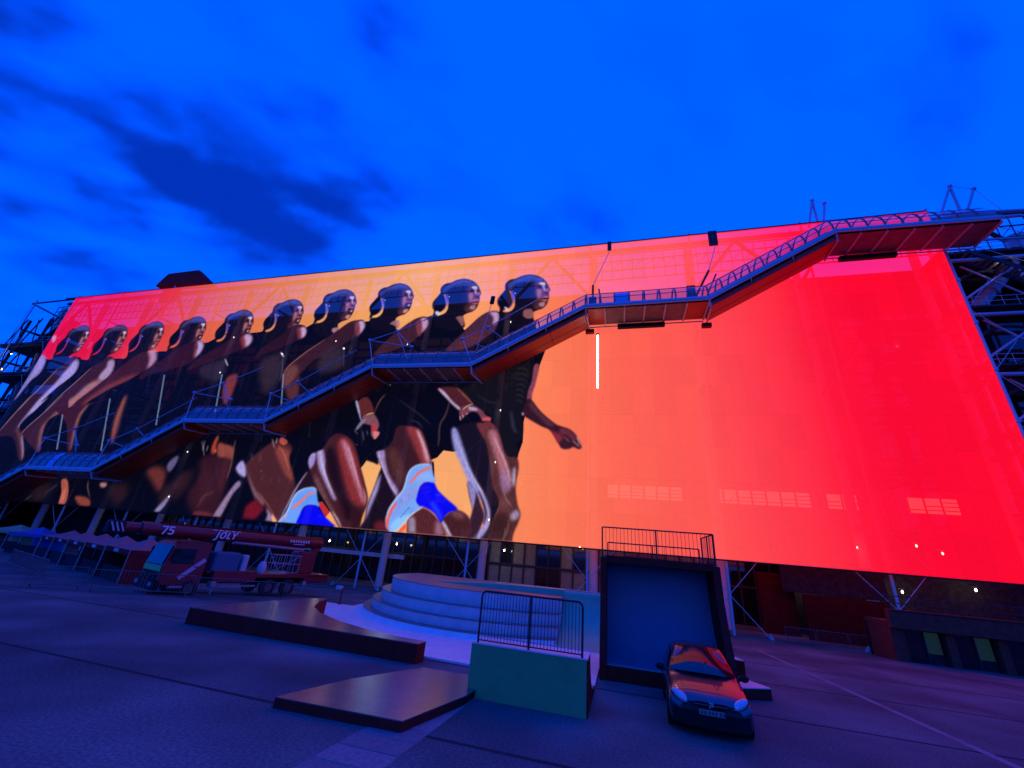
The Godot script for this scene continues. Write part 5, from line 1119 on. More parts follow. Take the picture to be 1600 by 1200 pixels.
	_shape([992.7,433.6,999.8,414.4,1015.7,402.6,1038.6,408,1056.9,420.9,1071.1,442.7,1083.2,465.7,1097.8,491.3,1111.4,517.6,1112.7,534,1108.7,555.1,1108.4,589.5,1088.1,591,1038.6,541.5,1004,509.3,983.6,485.4,967.4,462.3,968.3,445.5,979.4,439.5], c8(66, 27, 34), 1.00, 0.9, 0, 1, 1)
	_shape([965.5,456.8,969.5,442.6,979.9,444.2,981.9,463.7,975.3,473.1], c8(165, 150, 225), 0.90, 1.8, 1, 0, 1)
	_shape([981.3,438.6,991.9,434.5,1004.4,453.8,1012.2,477.2,1032.4,504.5,1049.6,525,1041.5,524.6,1017.1,498.2,997,474.1,986.9,456.1], c8(172, 156, 216), 0.90, 2.4, 1, 0, 1)
	_shape([999.7,435.3,1016.7,434.9,1042.4,479.6,1066.1,519.9,1087.5,540.3,1081.8,561.6,1059.2,530.3,1034.4,501,1014.1,471.7], c8(24, 9, 18), 0.90, 3.5, 1, 0, 1)
	_shape([1021.3,421.6,1042.3,413.6,1071,450,1094.8,494.8,1112,527.5,1099.5,534.7,1077.7,522.7,1049.5,479.3], c8(142, 46, 48), 0.90, 3.4, 1, 0, 1)
	_shape([1028.1,415.8,1045.5,424.9,1065.8,457.4,1085.2,491.8,1105.2,519.6,1103.5,527.9,1084.9,502.1,1065.6,475.2,1044.4,443.4], c8(190, 132, 165), 0.85, 2.8, 1, 0, 1)
	_shape([987.8,485.3,1003.1,493.6,1035.1,530,1063.8,559.6,1071.7,573.4,1056.1,560.1,1023.6,532.3], c8(120, 82, 84), 0.80, 2.9, 1, 0, 1)
	_shape([1047.7,548,1060.4,560.5,1072.8,573.7,1074.3,572.9,1063.3,558.8,1049.1,547], c8(195, 170, 200), 0.85, 1.4, 0, 0, 1)
	_shape([1082.2,542.2,1096.5,538.1,1108.9,548.7,1106.8,569.4,1093.8,570.3], c8(44, 16, 20), 0.80, 3.3, 1, 0, 1)
	_shape([934,584.5,949,556.8,954.2,536.1,960.7,518.4,974.8,509.8,994.9,507.1,1002.5,511.1,1006.3,519.6,1012.1,531.2,1017.1,536,1016.3,541.4,1009.4,539,989.1,539.8,982.7,551.4,983.3,582.7], c8(108, 158, 248), 1.00, 0.7, 0, 1, 1)
	_shape([965.5,532,989.8,516.9,1004.7,517.9,1011.1,531.3,995.4,533.8,982.5,544.7], c8(80, 150, 255), 0.70, 3.0, 1, 0, 1)
	_shape([960.9,542.9,972.3,533.4,986.3,518.9,999.8,514.4,1003.1,516.3,989.6,522.5,977.7,536.8,966.2,546], c8(240, 118, 108), 0.95, 0.9, 1, 0, 1)
	_shape([941.9,570.9,954.3,551.8,956.6,534.6,963.6,518.8,977.4,510.6,995.1,508,1003,512.2,1003.4,511.7,994.9,506.5,976.4,509.2,962,517.8,954.8,534,952.5,551.2,941,570.5], c8(214, 226, 252), 0.95, 0.6, 0, 0, 1)
	_shape([944.2,570.3,956.7,557.9,951,564.7,953.1,565.4,953.8,555,942.3,569.2], c8(230, 150, 160), 0.80, 1.3, 0, 0, 1)
	_shape([981.8,584.5,982.3,553.1,991.3,540,1009.3,538.6,1019.4,543.4,1035.2,556.5,1078.5,583.9,1029.1,587.5], c8(8, 8, 246), 1.00, 0.7, 0, 0, 1)
	_shape([1020.9,556.1,1029.3,557.2,1029.3,556.6,1020.9,555.4], c8(70, 110, 255), 0.90, 0.6, 0, 0, 1)
	_shape([1125.3,467.8,1133.2,464,1165.7,511.5,1159.7,534.5,1154.7,556.9,1171.7,587.7,1100,593.1,1113.6,559.5,1113.8,530.6,1119.5,503.9], c8(26, 13, 25), 1.00, 0.8, 0, 1, 1)
	_shape([1107.6,574.1,1114.6,556.3,1114.7,530.6,1120,502.2,1127.3,476.3,1129,503.4,1122.6,531.8,1116.5,556.2], c8(166, 156, 216), 0.90, 1.8, 1, 0, 1)
	_shape([1137.5,558,1153.8,556.9,1164.5,571.6,1139.4,573.4], c8(120, 30, 34), 0.80, 3.3, 0, 0, 1)
	_shape([1051.5,395.7,1052.1,366.4,1069.3,350.5,1127.6,330.8,1196.6,375.5,1195.2,394,1149.8,387,1131.1,427.9,1111,435.7,1118.5,458.6,1108.3,457.2,1084.2,449,1067.9,425.6], c8(7, 7, 19), 1.00, 0.7, 0, 0, 1)
	_shape([1108.5,437.5,1122,431.8,1136.5,416.9,1140.3,389,1159.5,386,1187.9,391.3,1203.3,412.1,1215.2,436.6,1223.4,457,1214,470.8,1183.7,503.6,1171.9,517.2,1153.9,503.4,1137.3,480.5,1120.1,456.8], c8(56, 24, 32), 1.00, 0.9, 0, 1, 1)
	_shape([1108.5,437.5,1124.4,433.5,1131.3,453,1145.9,480.2,1166.9,502.7,1165.7,514.3,1143.4,490.5,1122.9,460.3], c8(168, 148, 208), 0.90, 2.4, 1, 0, 1)
	_shape([1159.7,387,1188.3,393.2,1212.8,433.1,1222.7,457.8,1208.8,462.5,1193.5,440.6,1174.7,412.6], c8(146, 52, 54), 0.90, 3.3, 1, 0, 1)
	_shape([1180.7,394.2,1191.8,401.4,1212.5,436.6,1219.2,453.7,1210.3,450.5,1195.2,419.4], c8(196, 146, 170), 0.85, 2.4, 1, 0, 1)
	_shape([1132.7,435.1,1149.4,431.1,1172.8,468.9,1174.4,494.1,1157,483.1,1141.4,456.2], c8(86, 48, 44), 0.80, 3.9, 1, 0, 1)
	_shape([1165.3,376.4,1181.2,380.6,1192.1,390.8,1193.1,389.9,1182.4,378,1165.4,374.9], c8(60, 52, 72), 0.80, 1.1, 0, 0, 1)
	_shape([1134.4,335.3,1173.3,359.3,1205,381.4,1205.6,380.6,1174.3,357.6,1134.9,334.4], c8(58, 56, 80), 0.80, 0.7, 0, 0, 1)
	_shape([1044,336.2,1063.6,328.1,1084,358.4,1062.7,366.4,1053.7,360.4], c8(92, 36, 38), 1.00, 1.0, 0, 0, 1)
	_shape([1038,338.2,1043.2,337.2,1057.4,366.4,1062.1,376.2,1058.4,374.2], c8(180, 175, 220), 0.90, 0.9, 0, 0, 1)
	_shape([1062.7,366.4,1082.6,361.4,1097.6,376,1102.5,387.5,1100.1,398.9,1106.1,402.6,1102.1,407.3,1098.4,413,1088.8,402.8,1086,387.6,1075.7,383.9,1064.2,380.1], c8(124, 76, 86), 1.00, 1.0, 0, 0, 1)
	_shape([1086.6,385.7,1095.4,383.7,1099.1,398.9,1089.9,399], c8(190, 50, 70), 0.90, 1.1, 0, 0, 1)
	_shape([1092.9,399,1105,397.9,1106.5,404.4,1099.4,413], c8(222, 130, 132), 0.90, 0.9, 0, 0, 1)
	_shape([1053,393.7,1061.1,376.2,1071.1,374.2,1059.4,393.7], c8(140, 128, 170), 0.80, 1.1, 0, 0, 1)
	_shape([1069.7,399.4,1075.6,414.4,1076.8,414.2,1070.9,399.2], c8(170, 160, 190), 0.80, 0.6, 0, 0, 1)
	_shape([1078.5,397.3,1081.5,404.9,1082.6,404.7,1079.7,397.2], c8(170, 160, 190), 0.80, 0.6, 0, 0, 1)
	_shape([1051.1,396,1059.4,403.6,1060.2,402.9,1051.9,395.3], c8(170, 160, 190), 0.80, 0.6, 0, 0, 1)
	_shape([1070.2,365.8,1077,362.9,1085.7,360.9,1085.3,360,1075.9,361.1,1069.6,364.9], c8(220, 180, 130), 0.95, 0.4, 0, 0, 1)
	_shape([1086.1,360.6,1092.4,337.1,1101.1,322.8,1100.1,322,1090.2,335.9,1084.9,360.2], c8(150, 95, 80), 0.80, 0.8, 0, 0, 1)
	_shape([1224.5,455.8,1227.8,448.9,1241.3,430.9,1263.4,433.3,1277.2,454.1,1293.1,481.3,1299.2,507.9,1307.3,527.5,1306.9,547,1281.3,530.5,1260,513.9,1242,500.5,1229.1,487.3,1235.6,483.8,1230,477.4], c8(249, 168, 106), 1.00, 0.0, 0, 0, 0)
	_shape([1192.8,559,1197.1,554.1,1208.3,574.6,1183.4,573.3], c8(247, 150, 95), 1.00, 0.0, 0, 0, 0)
	_shape([1258.7,559.1,1265.9,561.6,1276.1,574,1261,573], c8(247, 150, 95), 1.00, 0.0, 0, 0, 0)
	_shape([1223.3,454.1,1226.9,454,1232.1,479,1228,475.8], c8(24, 12, 20), 1.00, 0.0, 0, 0, 1)
	_shape([1195.4,554.2,1203.4,541.3,1219.2,531,1237.9,537.7,1256.1,553.3,1266.6,566,1270.2,588.9,1212,593.5], c8(84, 36, 40), 1.00, 1.0, 0, 1, 1)
	_shape([1197.1,554.1,1206.1,545.8,1212.5,560.7,1215.1,591.8,1210.1,592.2], c8(160, 150, 180), 0.80, 2.2, 1, 0, 1)
	_shape([1247.1,550.9,1260.1,557.5,1266.7,587.7,1253.6,588.8], c8(170, 120, 150), 0.80, 2.8, 1, 0, 1)
	_shape([1250.9,392.2,1324.1,377.1,1328.7,435.8,1342.3,484,1353.6,514.3,1345.4,544.5,1345.6,589.9,1306.6,593.1,1335.6,556.7,1337.8,533.2,1324.6,503.6,1308.6,482.3,1288.5,460.3,1266.4,428.9], c8(22, 15, 30), 1.00, 0.9, 0, 1, 1)
	_shape([1293.3,482.9,1309.4,488.6,1319.5,516.1,1330.1,536.6,1325.6,553.1,1317.3,589.4,1303,590.6,1304,550.1,1307.8,528.9,1300.1,507.9], c8(52, 28, 42), 1.00, 0.9, 0, 0, 1)
	_shape([1292.9,482.1,1300.1,489,1310.1,501.2,1309.5,522.8,1306.2,535.1,1304.8,550.1,1307.2,590.2,1302.4,590.6,1303.2,544.2,1307.4,529,1299.7,504.8], c8(150, 140, 205), 0.90, 1.3, 0, 0, 1)
	_shape([1250.9,392.2,1261,392,1279.8,428.6,1296.5,461.7,1311.5,485.3,1325.4,503.5,1335.2,521.3,1338.6,534.6,1336.4,556.7,1312.5,589.8,1304.6,590.4,1327.3,554.4,1330.3,538.1,1324.8,518.9,1311,501.1,1295,482.9,1277.2,454.1,1259.6,425.6], c8(150, 148, 218), 0.95, 1.8, 0, 0, 1)
	_shape([1314.9,499.7,1324.7,519.4,1330,535.1,1328.9,548.3,1330.7,548.5,1333.7,534.9,1328.1,518.2,1316.6,499], c8(30, 20, 40), 0.90, 1.3, 0, 0, 1)
	_shape([1296.8,383.3,1308.9,379.6,1319.2,376,1334.7,388.3,1345.6,410.7,1356.6,437.3,1377.1,443.3,1377.8,472,1356.3,504,1338.5,489.4,1336.8,457.6,1324.7,424.7], c8(110, 48, 54), 1.00, 0.9, 0, 0, 1)
	_shape([1315.5,395,1336.1,391.2,1350,426.9,1361.3,439.9,1375.4,441.1,1378.1,466.8,1377.6,491.7,1382.7,515.7,1388.5,530.1,1386.1,543.2,1379.2,562.2,1374.7,588.9,1338.1,591.9,1343.8,544.6,1352.3,517.4,1337,481.1,1325.7,439.3], c8(84, 42, 42), 1.00, 0.9, 0, 1, 1)
	_shape([1319.4,398.4,1334.8,394.7,1352.5,435.2,1370,473.4,1366,492.3,1353.5,480.4,1339.8,443.8], c8(178, 108, 124), 0.90, 3.3, 1, 0, 1)
	_shape([1350.3,464.6,1364,470.5,1369,489,1360.3,500.2,1351.6,486.7], c8(150, 112, 160), 0.75, 3.3, 1, 0, 1)
	_shape([1369.3,465.5,1373.5,456.6,1375.6,487.2,1370.7,481.2], c8(222, 212, 246), 0.90, 1.5, 1, 0, 1)
	_shape([1372,532.5,1381.5,523.9,1387.3,530.1,1384.9,536.8,1375.1,541.1], c8(172, 150, 190), 0.85, 2.2, 1, 0, 1)
	_shape([1348.4,511.5,1360.7,504.8,1372.9,516.2,1367.7,528.4,1352.9,523.3], c8(110, 64, 64), 0.70, 3.9, 1, 0, 1)
	_shape([1343.5,541.7,1356.9,532,1370.6,542.8,1367.1,572.9,1343.9,574], c8(50, 26, 26), 0.80, 4.4, 1, 0, 1)
	_shape([1366,553.1,1363.9,566,1363.4,571.7,1364.4,571.9,1365.9,566.2,1367,553.2], c8(190, 150, 160), 0.60, 1.3, 1, 0, 1)
	_shape([1358.9,441,1366.5,461.1,1371.1,485.9,1372.7,485.7,1369.7,460.4,1360.5,440.5], c8(60, 26, 30), 0.60, 1.8, 1, 0, 1)
	_shape([1045.8,428.8,1061.5,454.3,1078.6,483.8,1093,505.3,1094.2,504.9,1081.2,483,1064.1,453.4,1047.2,428.4], c8(214, 168, 196), 0.80, 0.9, 0, 0, 1)
	_shape([987,439.5,998.7,463.4,1018,491.5,1038.5,516.4,1039.5,516,1020.1,490.7,1001,462.8,988.2,439.2], c8(205, 196, 238), 0.85, 0.8, 0, 0, 1)
	_shape([1098.7,505,1105.6,519.6,1107.3,530.9,1108.9,531,1108.6,519.3,1100.1,504.6], c8(196, 150, 170), 0.70, 1.0, 0, 0, 1)
	_shape([1185.7,398,1198.8,419.7,1212.2,443.8,1213.3,443.4,1201,418.8,1186.8,397.5], c8(222, 178, 196), 0.80, 0.9, 0, 0, 1)
	_shape([1113.3,439.4,1126.6,464,1146.3,490.8,1161.7,506.5,1162.5,506,1148.1,489.8,1128.6,463.2,1114.4,439], c8(206, 190, 232), 0.80, 0.8, 0, 0, 1)
	_shape([1331.8,405.4,1344,429.2,1358.3,456.6,1365.8,478.4,1367,478.1,1360.6,455.8,1346.2,428.2,1332.9,404.9], c8(216, 168, 190), 0.80, 1.0, 0, 0, 1)
	_shape([1355.8,492.9,1361.7,508.2,1372.8,519.5,1373.6,518.8,1363.5,507.2,1356.8,492.5], c8(176, 128, 140), 0.70, 1.0, 0, 0, 1)
	_shape([1369.8,539.9,1369.1,554.3,1366.8,565.8,1367.7,566,1371,554.5,1370.8,540], c8(170, 130, 140), 0.60, 1.0, 0, 0, 1)
	_shape([1259,406.5,1273,430.9,1289.1,457.4,1306,481.2,1322.2,500.8,1322.9,500.3,1307.5,480.3,1290.6,456.6,1274.6,430.1,1259.9,406.2], c8(196, 194, 240), 0.80, 0.7, 0, 0, 1)
	_shape([888.3,431.1,908.3,450.2,927.3,475.6,928.7,475.1,911,449,889.5,430.4], c8(190, 112, 100), 0.70, 1.2, 0, 0, 1)
	_shape([873.7,521.9,897.6,538.8,923,557.6,924.1,556.9,899.6,537.1,874.6,521], c8(150, 96, 92), 0.70, 1.2, 0, 0, 1)
	_shape([1255.6,550.3,1262.5,540.8,1281.3,530.2,1305.7,544.1,1311,589.9,1290.3,591.6,1266.1,563], c8(70, 30, 33), 1.00, 0.8, 0, 1, 1)
	_shape([1270.2,535.7,1281.4,531.3,1297.7,540.1,1286.6,543.8], c8(140, 90, 100), 0.70, 2.8, 1, 0, 1)
	_shape([1255.9,547.3,1264.3,552,1277.9,569.5,1296.3,588.3,1286.6,589,1262,558.9], c8(192, 182, 224), 0.90, 1.3, 1, 0, 1)
	_shape([1204.4,519.2,1207.3,496.5,1216.5,487.5,1231.7,486.9,1241.9,499.7,1259.8,513.1,1282.4,528.9,1270,534.2,1260.4,543.2,1256.2,552.1,1241.4,537.5,1224.3,530,1213.4,528.6], c8(8, 8, 246), 1.00, 0.7, 0, 1, 1)
	_shape([1232,524,1238.2,519,1255.3,538.2,1255.3,548.8], c8(40, 60, 255), 0.80, 1.7, 1, 0, 1)
	_shape([1209.9,500,1225.1,496.5,1227.4,501.4,1214.3,505.5,1214.7,506.3,1228.8,502.6,1225.2,494.8,1209.5,499.2], c8(30, 50, 190), 0.80, 0.9, 1, 0, 1)
	_shape([1240,509,1248.6,508,1248.4,507.4,1239.8,508.3], c8(80, 150, 255), 0.95, 0.6, 0, 0, 1)
	_shape([1155.9,556.8,1155.6,537.9,1165.9,518.1,1177.1,501.2,1179.7,477.7,1184.7,465.7,1198,457.5,1219.9,455.6,1224.7,462.6,1230.9,477.4,1236,483.7,1230.9,487.6,1216.3,486.6,1207,494.8,1205,512.8,1204.8,520.8,1213.4,528.6,1219.2,529,1200.2,543.1,1191.8,554.5,1179.1,569.9,1166.8,571.2,1158.7,565.9], c8(116, 166, 246), 1.00, 0.7, 0, 1, 1)
	_shape([1167.3,524.4,1182.6,500.9,1199.4,493.5,1203.2,512.9,1183.1,530,1167.4,549.8], c8(140, 148, 225), 0.80, 3.3, 1, 0, 1)
	_shape([1165.5,565.4,1176.4,549.2,1200.2,543.1,1191.8,554.5,1178.9,569.1], c8(150, 205, 255), 0.80, 2.2, 1, 0, 1)
	_shape([1192,483.9,1211.4,469.8,1226.5,472.5,1232.1,483.9,1214.2,484.7], c8(150, 180, 250), 0.70, 2.8, 1, 0, 1)
	_shape([1185.9,490.3,1195.9,475.4,1206.9,465.2,1222.9,460.6,1223.6,464.3,1211.2,468.4,1200,477.6,1191.6,489.3], c8(244, 106, 98), 0.95, 0.8, 1, 0, 1)
	_shape([1155.7,557.6,1157.7,541,1165.7,525.3,1169.4,527.2,1162.9,544.1,1161.7,559.8,1163.1,569.4,1158.3,565.9], c8(247, 88, 72), 0.95, 0.9, 1, 0, 1)
	_shape([1157.4,552.1,1158.2,538,1167.6,518.7,1178.8,501.4,1181.2,478.8,1186.3,466.5,1198.8,458.7,1220.1,456.6,1219.9,455.9,1198.2,457.3,1185,465.5,1179.6,478.3,1177.2,500.8,1166.2,518,1156.6,537.6,1156.6,552], c8(222, 228, 252), 0.95, 0.6, 0, 0, 1)
	_shape([1167.2,571.1,1180.4,569.7,1192.9,554.6,1201.8,543.6,1219.2,529.5,1218.5,528.9,1200.4,542.5,1191.4,553.6,1179.2,568.4,1166.9,570.3], c8(225, 235, 255), 0.95, 0.6, 0, 0, 1)
	_shape([1181.1,549.2,1184.9,545.9,1184.3,545.3,1180.5,548.7], c8(50, 60, 130), 0.80, 0.4, 0, 0, 1)
	_shape([1184.8,544.3,1188.6,541,1187.9,540.4,1184.1,543.8], c8(50, 60, 130), 0.80, 0.4, 0, 0, 1)
	_shape([1188.4,539.4,1192.2,536,1191.6,535.5,1187.8,538.9], c8(50, 60, 130), 0.80, 0.4, 0, 0, 1)
	_shape([1192.1,534.5,1195.9,531.1,1195.3,530.6,1191.5,533.9], c8(50, 60, 130), 0.80, 0.4, 0, 0, 1)
	_shape([1191.3,537.7,1197.4,533.8,1201.7,536.5,1195.8,539.9,1196.3,540.5,1203.3,536.9,1197.2,532.4,1190.7,537.1], c8(120, 130, 215), 0.80, 0.4, 0, 0, 1)
	_shape([1182.7,570.4,1191.9,559.1,1195.5,563.4,1186.7,572.3], c8(246, 86, 60), 0.90, 0.7, 0, 0, 1)

func c8(r: int, g: int, b: int) -> Color:
	return Color(r / 255.0, g / 255.0, b / 255.0)

# ---------------------------------------------------------------- the escalator gallery
func build_escalator() -> void:
	var t := thing("escalator_gallery", "glazed escalator gallery with blue edge beam and red belly climbing across the screen", "escalator", Vector3(50, 0, 0))
	var o := -t.position
	var add := func(called: String, s: Shape, m: Material, label := "") -> void:
		var p := part(t, called, s, m, label)
		p.position = o
	var K := [Vector2(-13.0, -7.3), Vector2(0.05, 0.05), Vector2(12.95, 0.15), Vector2(25.3, 7.05), Vector2(38.15, 7.0), Vector2(51.4, 14.1), Vector2(64.2, 13.95), Vector2(76.9, 20.8), Vector2(89.7, 20.85), Vector2(102.4, 28.1), Vector2(115.9, 27.8)]
	var wd := 3.75
	var arc := func(x: float, y: float, k: float) -> Vector3:
		var a := PI * k
		return Vector3(x, y + 0.28 + 2.4 * sin(a), -1.87 + 1.72 * cos(a))
	for i in K.size() - 1:
		var a: Vector2 = K[i]; var b: Vector2 = K[i + 1]
		var level := i % 2 == 1
		var d := (b - a)
		var L := d.length()
		var ang := atan2(d.y, d.x)
		var bs := Basis(Vector3.BACK, ang)
		var mid := Vector3((a.x + b.x) / 2, (a.y + b.y) / 2, 0)
		var up := bs * Vector3.UP
		# edge beams, front and back, and the deck between them
		add.call("edge_beam", Shape.new().box(mid + Vector3(0, 0, 0.02) + up * 0.12, Vector3(L, 0.36, 0.3), bs, 0.06), M.steel_blue)
		add.call("edge_tube", Shape.new().tube(Vector3(a.x, a.y - 0.16, 0.12), Vector3(b.x, b.y - 0.16, 0.12), 0.09, 0.09, 8), M.steel)
		add.call("edge_beam", Shape.new().box(mid + Vector3(0, 0, -wd) + up * 0.1, Vector3(L, 0.34, 0.2), bs), M.steel_blue)
		add.call("deck", Shape.new().box(mid + Vector3(0, 0, -wd / 2) + up * 0.02, Vector3(L - 0.02, 0.18, wd - 0.3), bs), M.dark_steel)
		if level:
			# soffit of framed panels between cross beams
			var n := 6
			for j in n:
				var u := (j + 0.5) / n
				var c := Vector3(lerpf(a.x, b.x, u), lerpf(a.y, b.y, u), -wd / 2)
				var endp := j == 0 or j == n - 1
				add.call("belly_panel" if endp and i < 9 else "soffit_panel", Shape.new().box(c - up * 0.2, Vector3(L / n - 0.16, 0.06, wd - 0.5), bs), M.red_panel if endp and i < 9 else M.soffit)
			for j in n + 1:
				var u := float(j) / n
				var c := Vector3(lerpf(a.x, b.x, u), lerpf(a.y, b.y, u), -wd / 2)
				add.call("cross_beam", Shape.new().box(c - up * 0.26, Vector3(0.15, 0.26, wd - 0.34), bs), M.steel)
			add.call("service_pipe", Shape.new().tube(Vector3(a.x, a.y - 0.5, -wd + 0.1), Vector3(b.x, b.y - 0.5, -wd + 0.1), 0.07, 0.07, 7), M.steel)
			if i >= 7:
				var px := (a.x + b.x) / 2 - (0.3 if i == 7 else 2.6)
				add.call("machine_box", Shape.new().box(Vector3(px, mid.y - 0.72, -wd + 0.3), Vector3(5.2, 0.5, 0.5), Basis(), 0.03), M.black)
		else:
			var n := 3
			for j in n:
				var u := (j + 0.5) / n
				var c := Vector3(lerpf(a.x, b.x, u), lerpf(a.y, b.y, u), -wd / 2)
				add.call("belly_panel", Shape.new().box(c - up * 0.5, Vector3(L / n - 0.02, 0.5, wd - 0.55), bs, 0.04), M.red_panel)
			add.call("belly_rail", Shape.new().box(mid - up * 0.52 + Vector3(0, 0, -wd * 0.55), Vector3(L, 0.5, 0.03), bs), M.maroon)
			for u in [0.33, 0.66]:
				add.call("hook", Shape.new().tube(Vector3(lerpf(a.x, b.x, u), lerpf(a.y, b.y, u) - 0.2, 0.05), Vector3(lerpf(a.x, b.x, u), lerpf(a.y, b.y, u) - 0.62, -0.1), 0.08, 0.03, 6), M.steel)
		# hoops and glass
		var nh := 8 if level else 9
		if i == 9: nh = 9
		for j in nh:
			var xa := lerpf(a.x, b.x, float(j) / nh); var ya := lerpf(a.y, b.y, float(j) / nh)
			var xb := lerpf(a.x, b.x, float(j + 1) / nh); var yb := lerpf(a.y, b.y, float(j + 1) / nh)
			var s := Shape.new()
			for k in 10:
				s.tube(arc.call(xa, ya, k / 10.0), arc.call(xa, ya, (k + 1) / 10.0), 0.095, 0.095, 6)
			add.call("hoop", s, M.hoop)
			var rows := []
			for k in 9:
				rows.append(PackedVector3Array([arc.call(xb - 0.06, yb, 1.0 - k / 8.0) , arc.call(xa + 0.06, ya, 1.0 - k / 8.0)]))
			var solid: bool = (i == 7 and j == 2) or (i == 1 and j == 2)
			add.call("glass_pane", Shape.new().grid(rows), M.blue_panel if solid else M.glass, "solid blue panel in the row of panes" if solid else "")
		for k in [0.14, 0.36, 0.86]:
			add.call("glazing_rail", Shape.new().tube(arc.call(a.x, a.y, k), arc.call(b.x, b.y, k), 0.04 if k < 0.6 else 0.05, -1.0, 6), M.hoop)
		if not level:
			add.call("moving_handrail", Shape.new().tube(Vector3(a.x, a.y + 1.15, -1.3), Vector3(b.x, b.y + 1.15, -1.3), 0.06, 0.06, 6), M.black)
			add.call("moving_handrail", Shape.new().tube(Vector3(a.x, a.y + 1.15, -2.5), Vector3(b.x, b.y + 1.15, -2.5), 0.06, 0.06, 6), M.black)
	# arms under the kinks
	for i in range(1, K.size() - 1):
		var k: Vector2 = K[i]
		var s := Shape.new()
		s.tube(Vector3(k.x, k.y - 0.1, 0.05), Vector3(k.x + 0.12, k.y - 1.0, -0.35), 0.09, 0.09, 8)
		s.tube(Vector3(k.x + 0.12, k.y - 1.0, -0.35), Vector3(k.x + 0.3, k.y - 0.75, -wd + 0.1), 0.09, 0.09, 8)
		add.call("support_arm", s, M.steel)
	for i in [7, 8]:
		var k: Vector2 = K[i]
		add.call("bearing_block", Shape.new().box(Vector3(k.x + 0.3, k.y - 1.0, -wd), Vector3(1.0, 0.5, 0.5), Basis(), 0.04), M.maroon)
	add.call("end_nosing", Shape.new().tube(Vector3(115.8, 27.85, 0.02), Vector3(117.3, 27.9, 0.02), 0.2, 0.14, 10), M.steel_blue)
	# suspension rods and their round nodes
	for i in [1, 3, 5]:
		var l: Vector2 = K[i]; var r: Vector2 = K[i + 1]
		var N := {"a": Vector3(l.x + 0.6, l.y + 6.5, -2.6), "b": Vector3(l.x - 2.3, l.y + 4.6, -1.4), "c": Vector3(l.x + 3.4, l.y + 3.9, -2.4), "d": Vector3(r.x - 2.2, r.y + 4.4, -1.6), "e": Vector3(r.x + 0.5, r.y + 6.5, -2.6)}
		for q in [[N.a, N.b], [N.a, N.c], [N.b, Vector3(l.x, l.y + 0.3, 0)], [N.b, N.c], [N.c, Vector3(l.x + 2.2, l.y + 1.8, -3.4)], [N.a, Vector3(l.x + 2.6, l.y + 2.6, -3.2)], [N.d, N.e], [N.d, Vector3(r.x, r.y + 0.3, 0)], [N.e, Vector3(r.x + 3.4, r.y + 4.4, -3.3)], [N.e, Vector3(r.x + 7.6, r.y + 11.6, -3.6)], [N.a, Vector3(l.x + 5.5, l.y + 9.4, -3.6)], [N.d, Vector3(r.x + 1.4, r.y + 3.4, -3.0)]]:
			add.call("suspension_rod", Shape.new().tube(q[0], q[1], 0.06, 0.06, 6), M.rod)
		for q in N.values():
			add.call("rod_node", Shape.new().ball(q, Vector3.ONE * 0.24), M.steel_blue)
	# cables and clamps that hold the two upper landings
	for q in [[Vector3(79.6, 31.6, -3.7), Vector3(77.6, 25.6, -2.6), Vector3(77.6, 21.0, -1.9)], [Vector3(92.0, 30.8, -3.7), Vector3(90.7, 26.6, -2.8), Vector3(88.4, 21.6, -1.9)]]:
		add.call("hanger_cable", Shape.new().tube(q[0], q[1], 0.05, 0.05, 6), M.rod)
		add.call("hanger_strut", Shape.new().tube(q[1], q[2], 0.13, 0.13, 8), M.dark_steel)
		add.call("hanger_strut", Shape.new().tube(q[1] + Vector3(0.7, -0.6, 0), q[2] + Vector3(1.2, 0, 0), 0.09, 0.09, 8), M.dark_steel)
		add.call("clamp_block", Shape.new().box(q[2] + Vector3(0, 1.2, 0), Vector3(0.9, 2.2, 0.5), Basis(), 0.04), M.dark_steel)

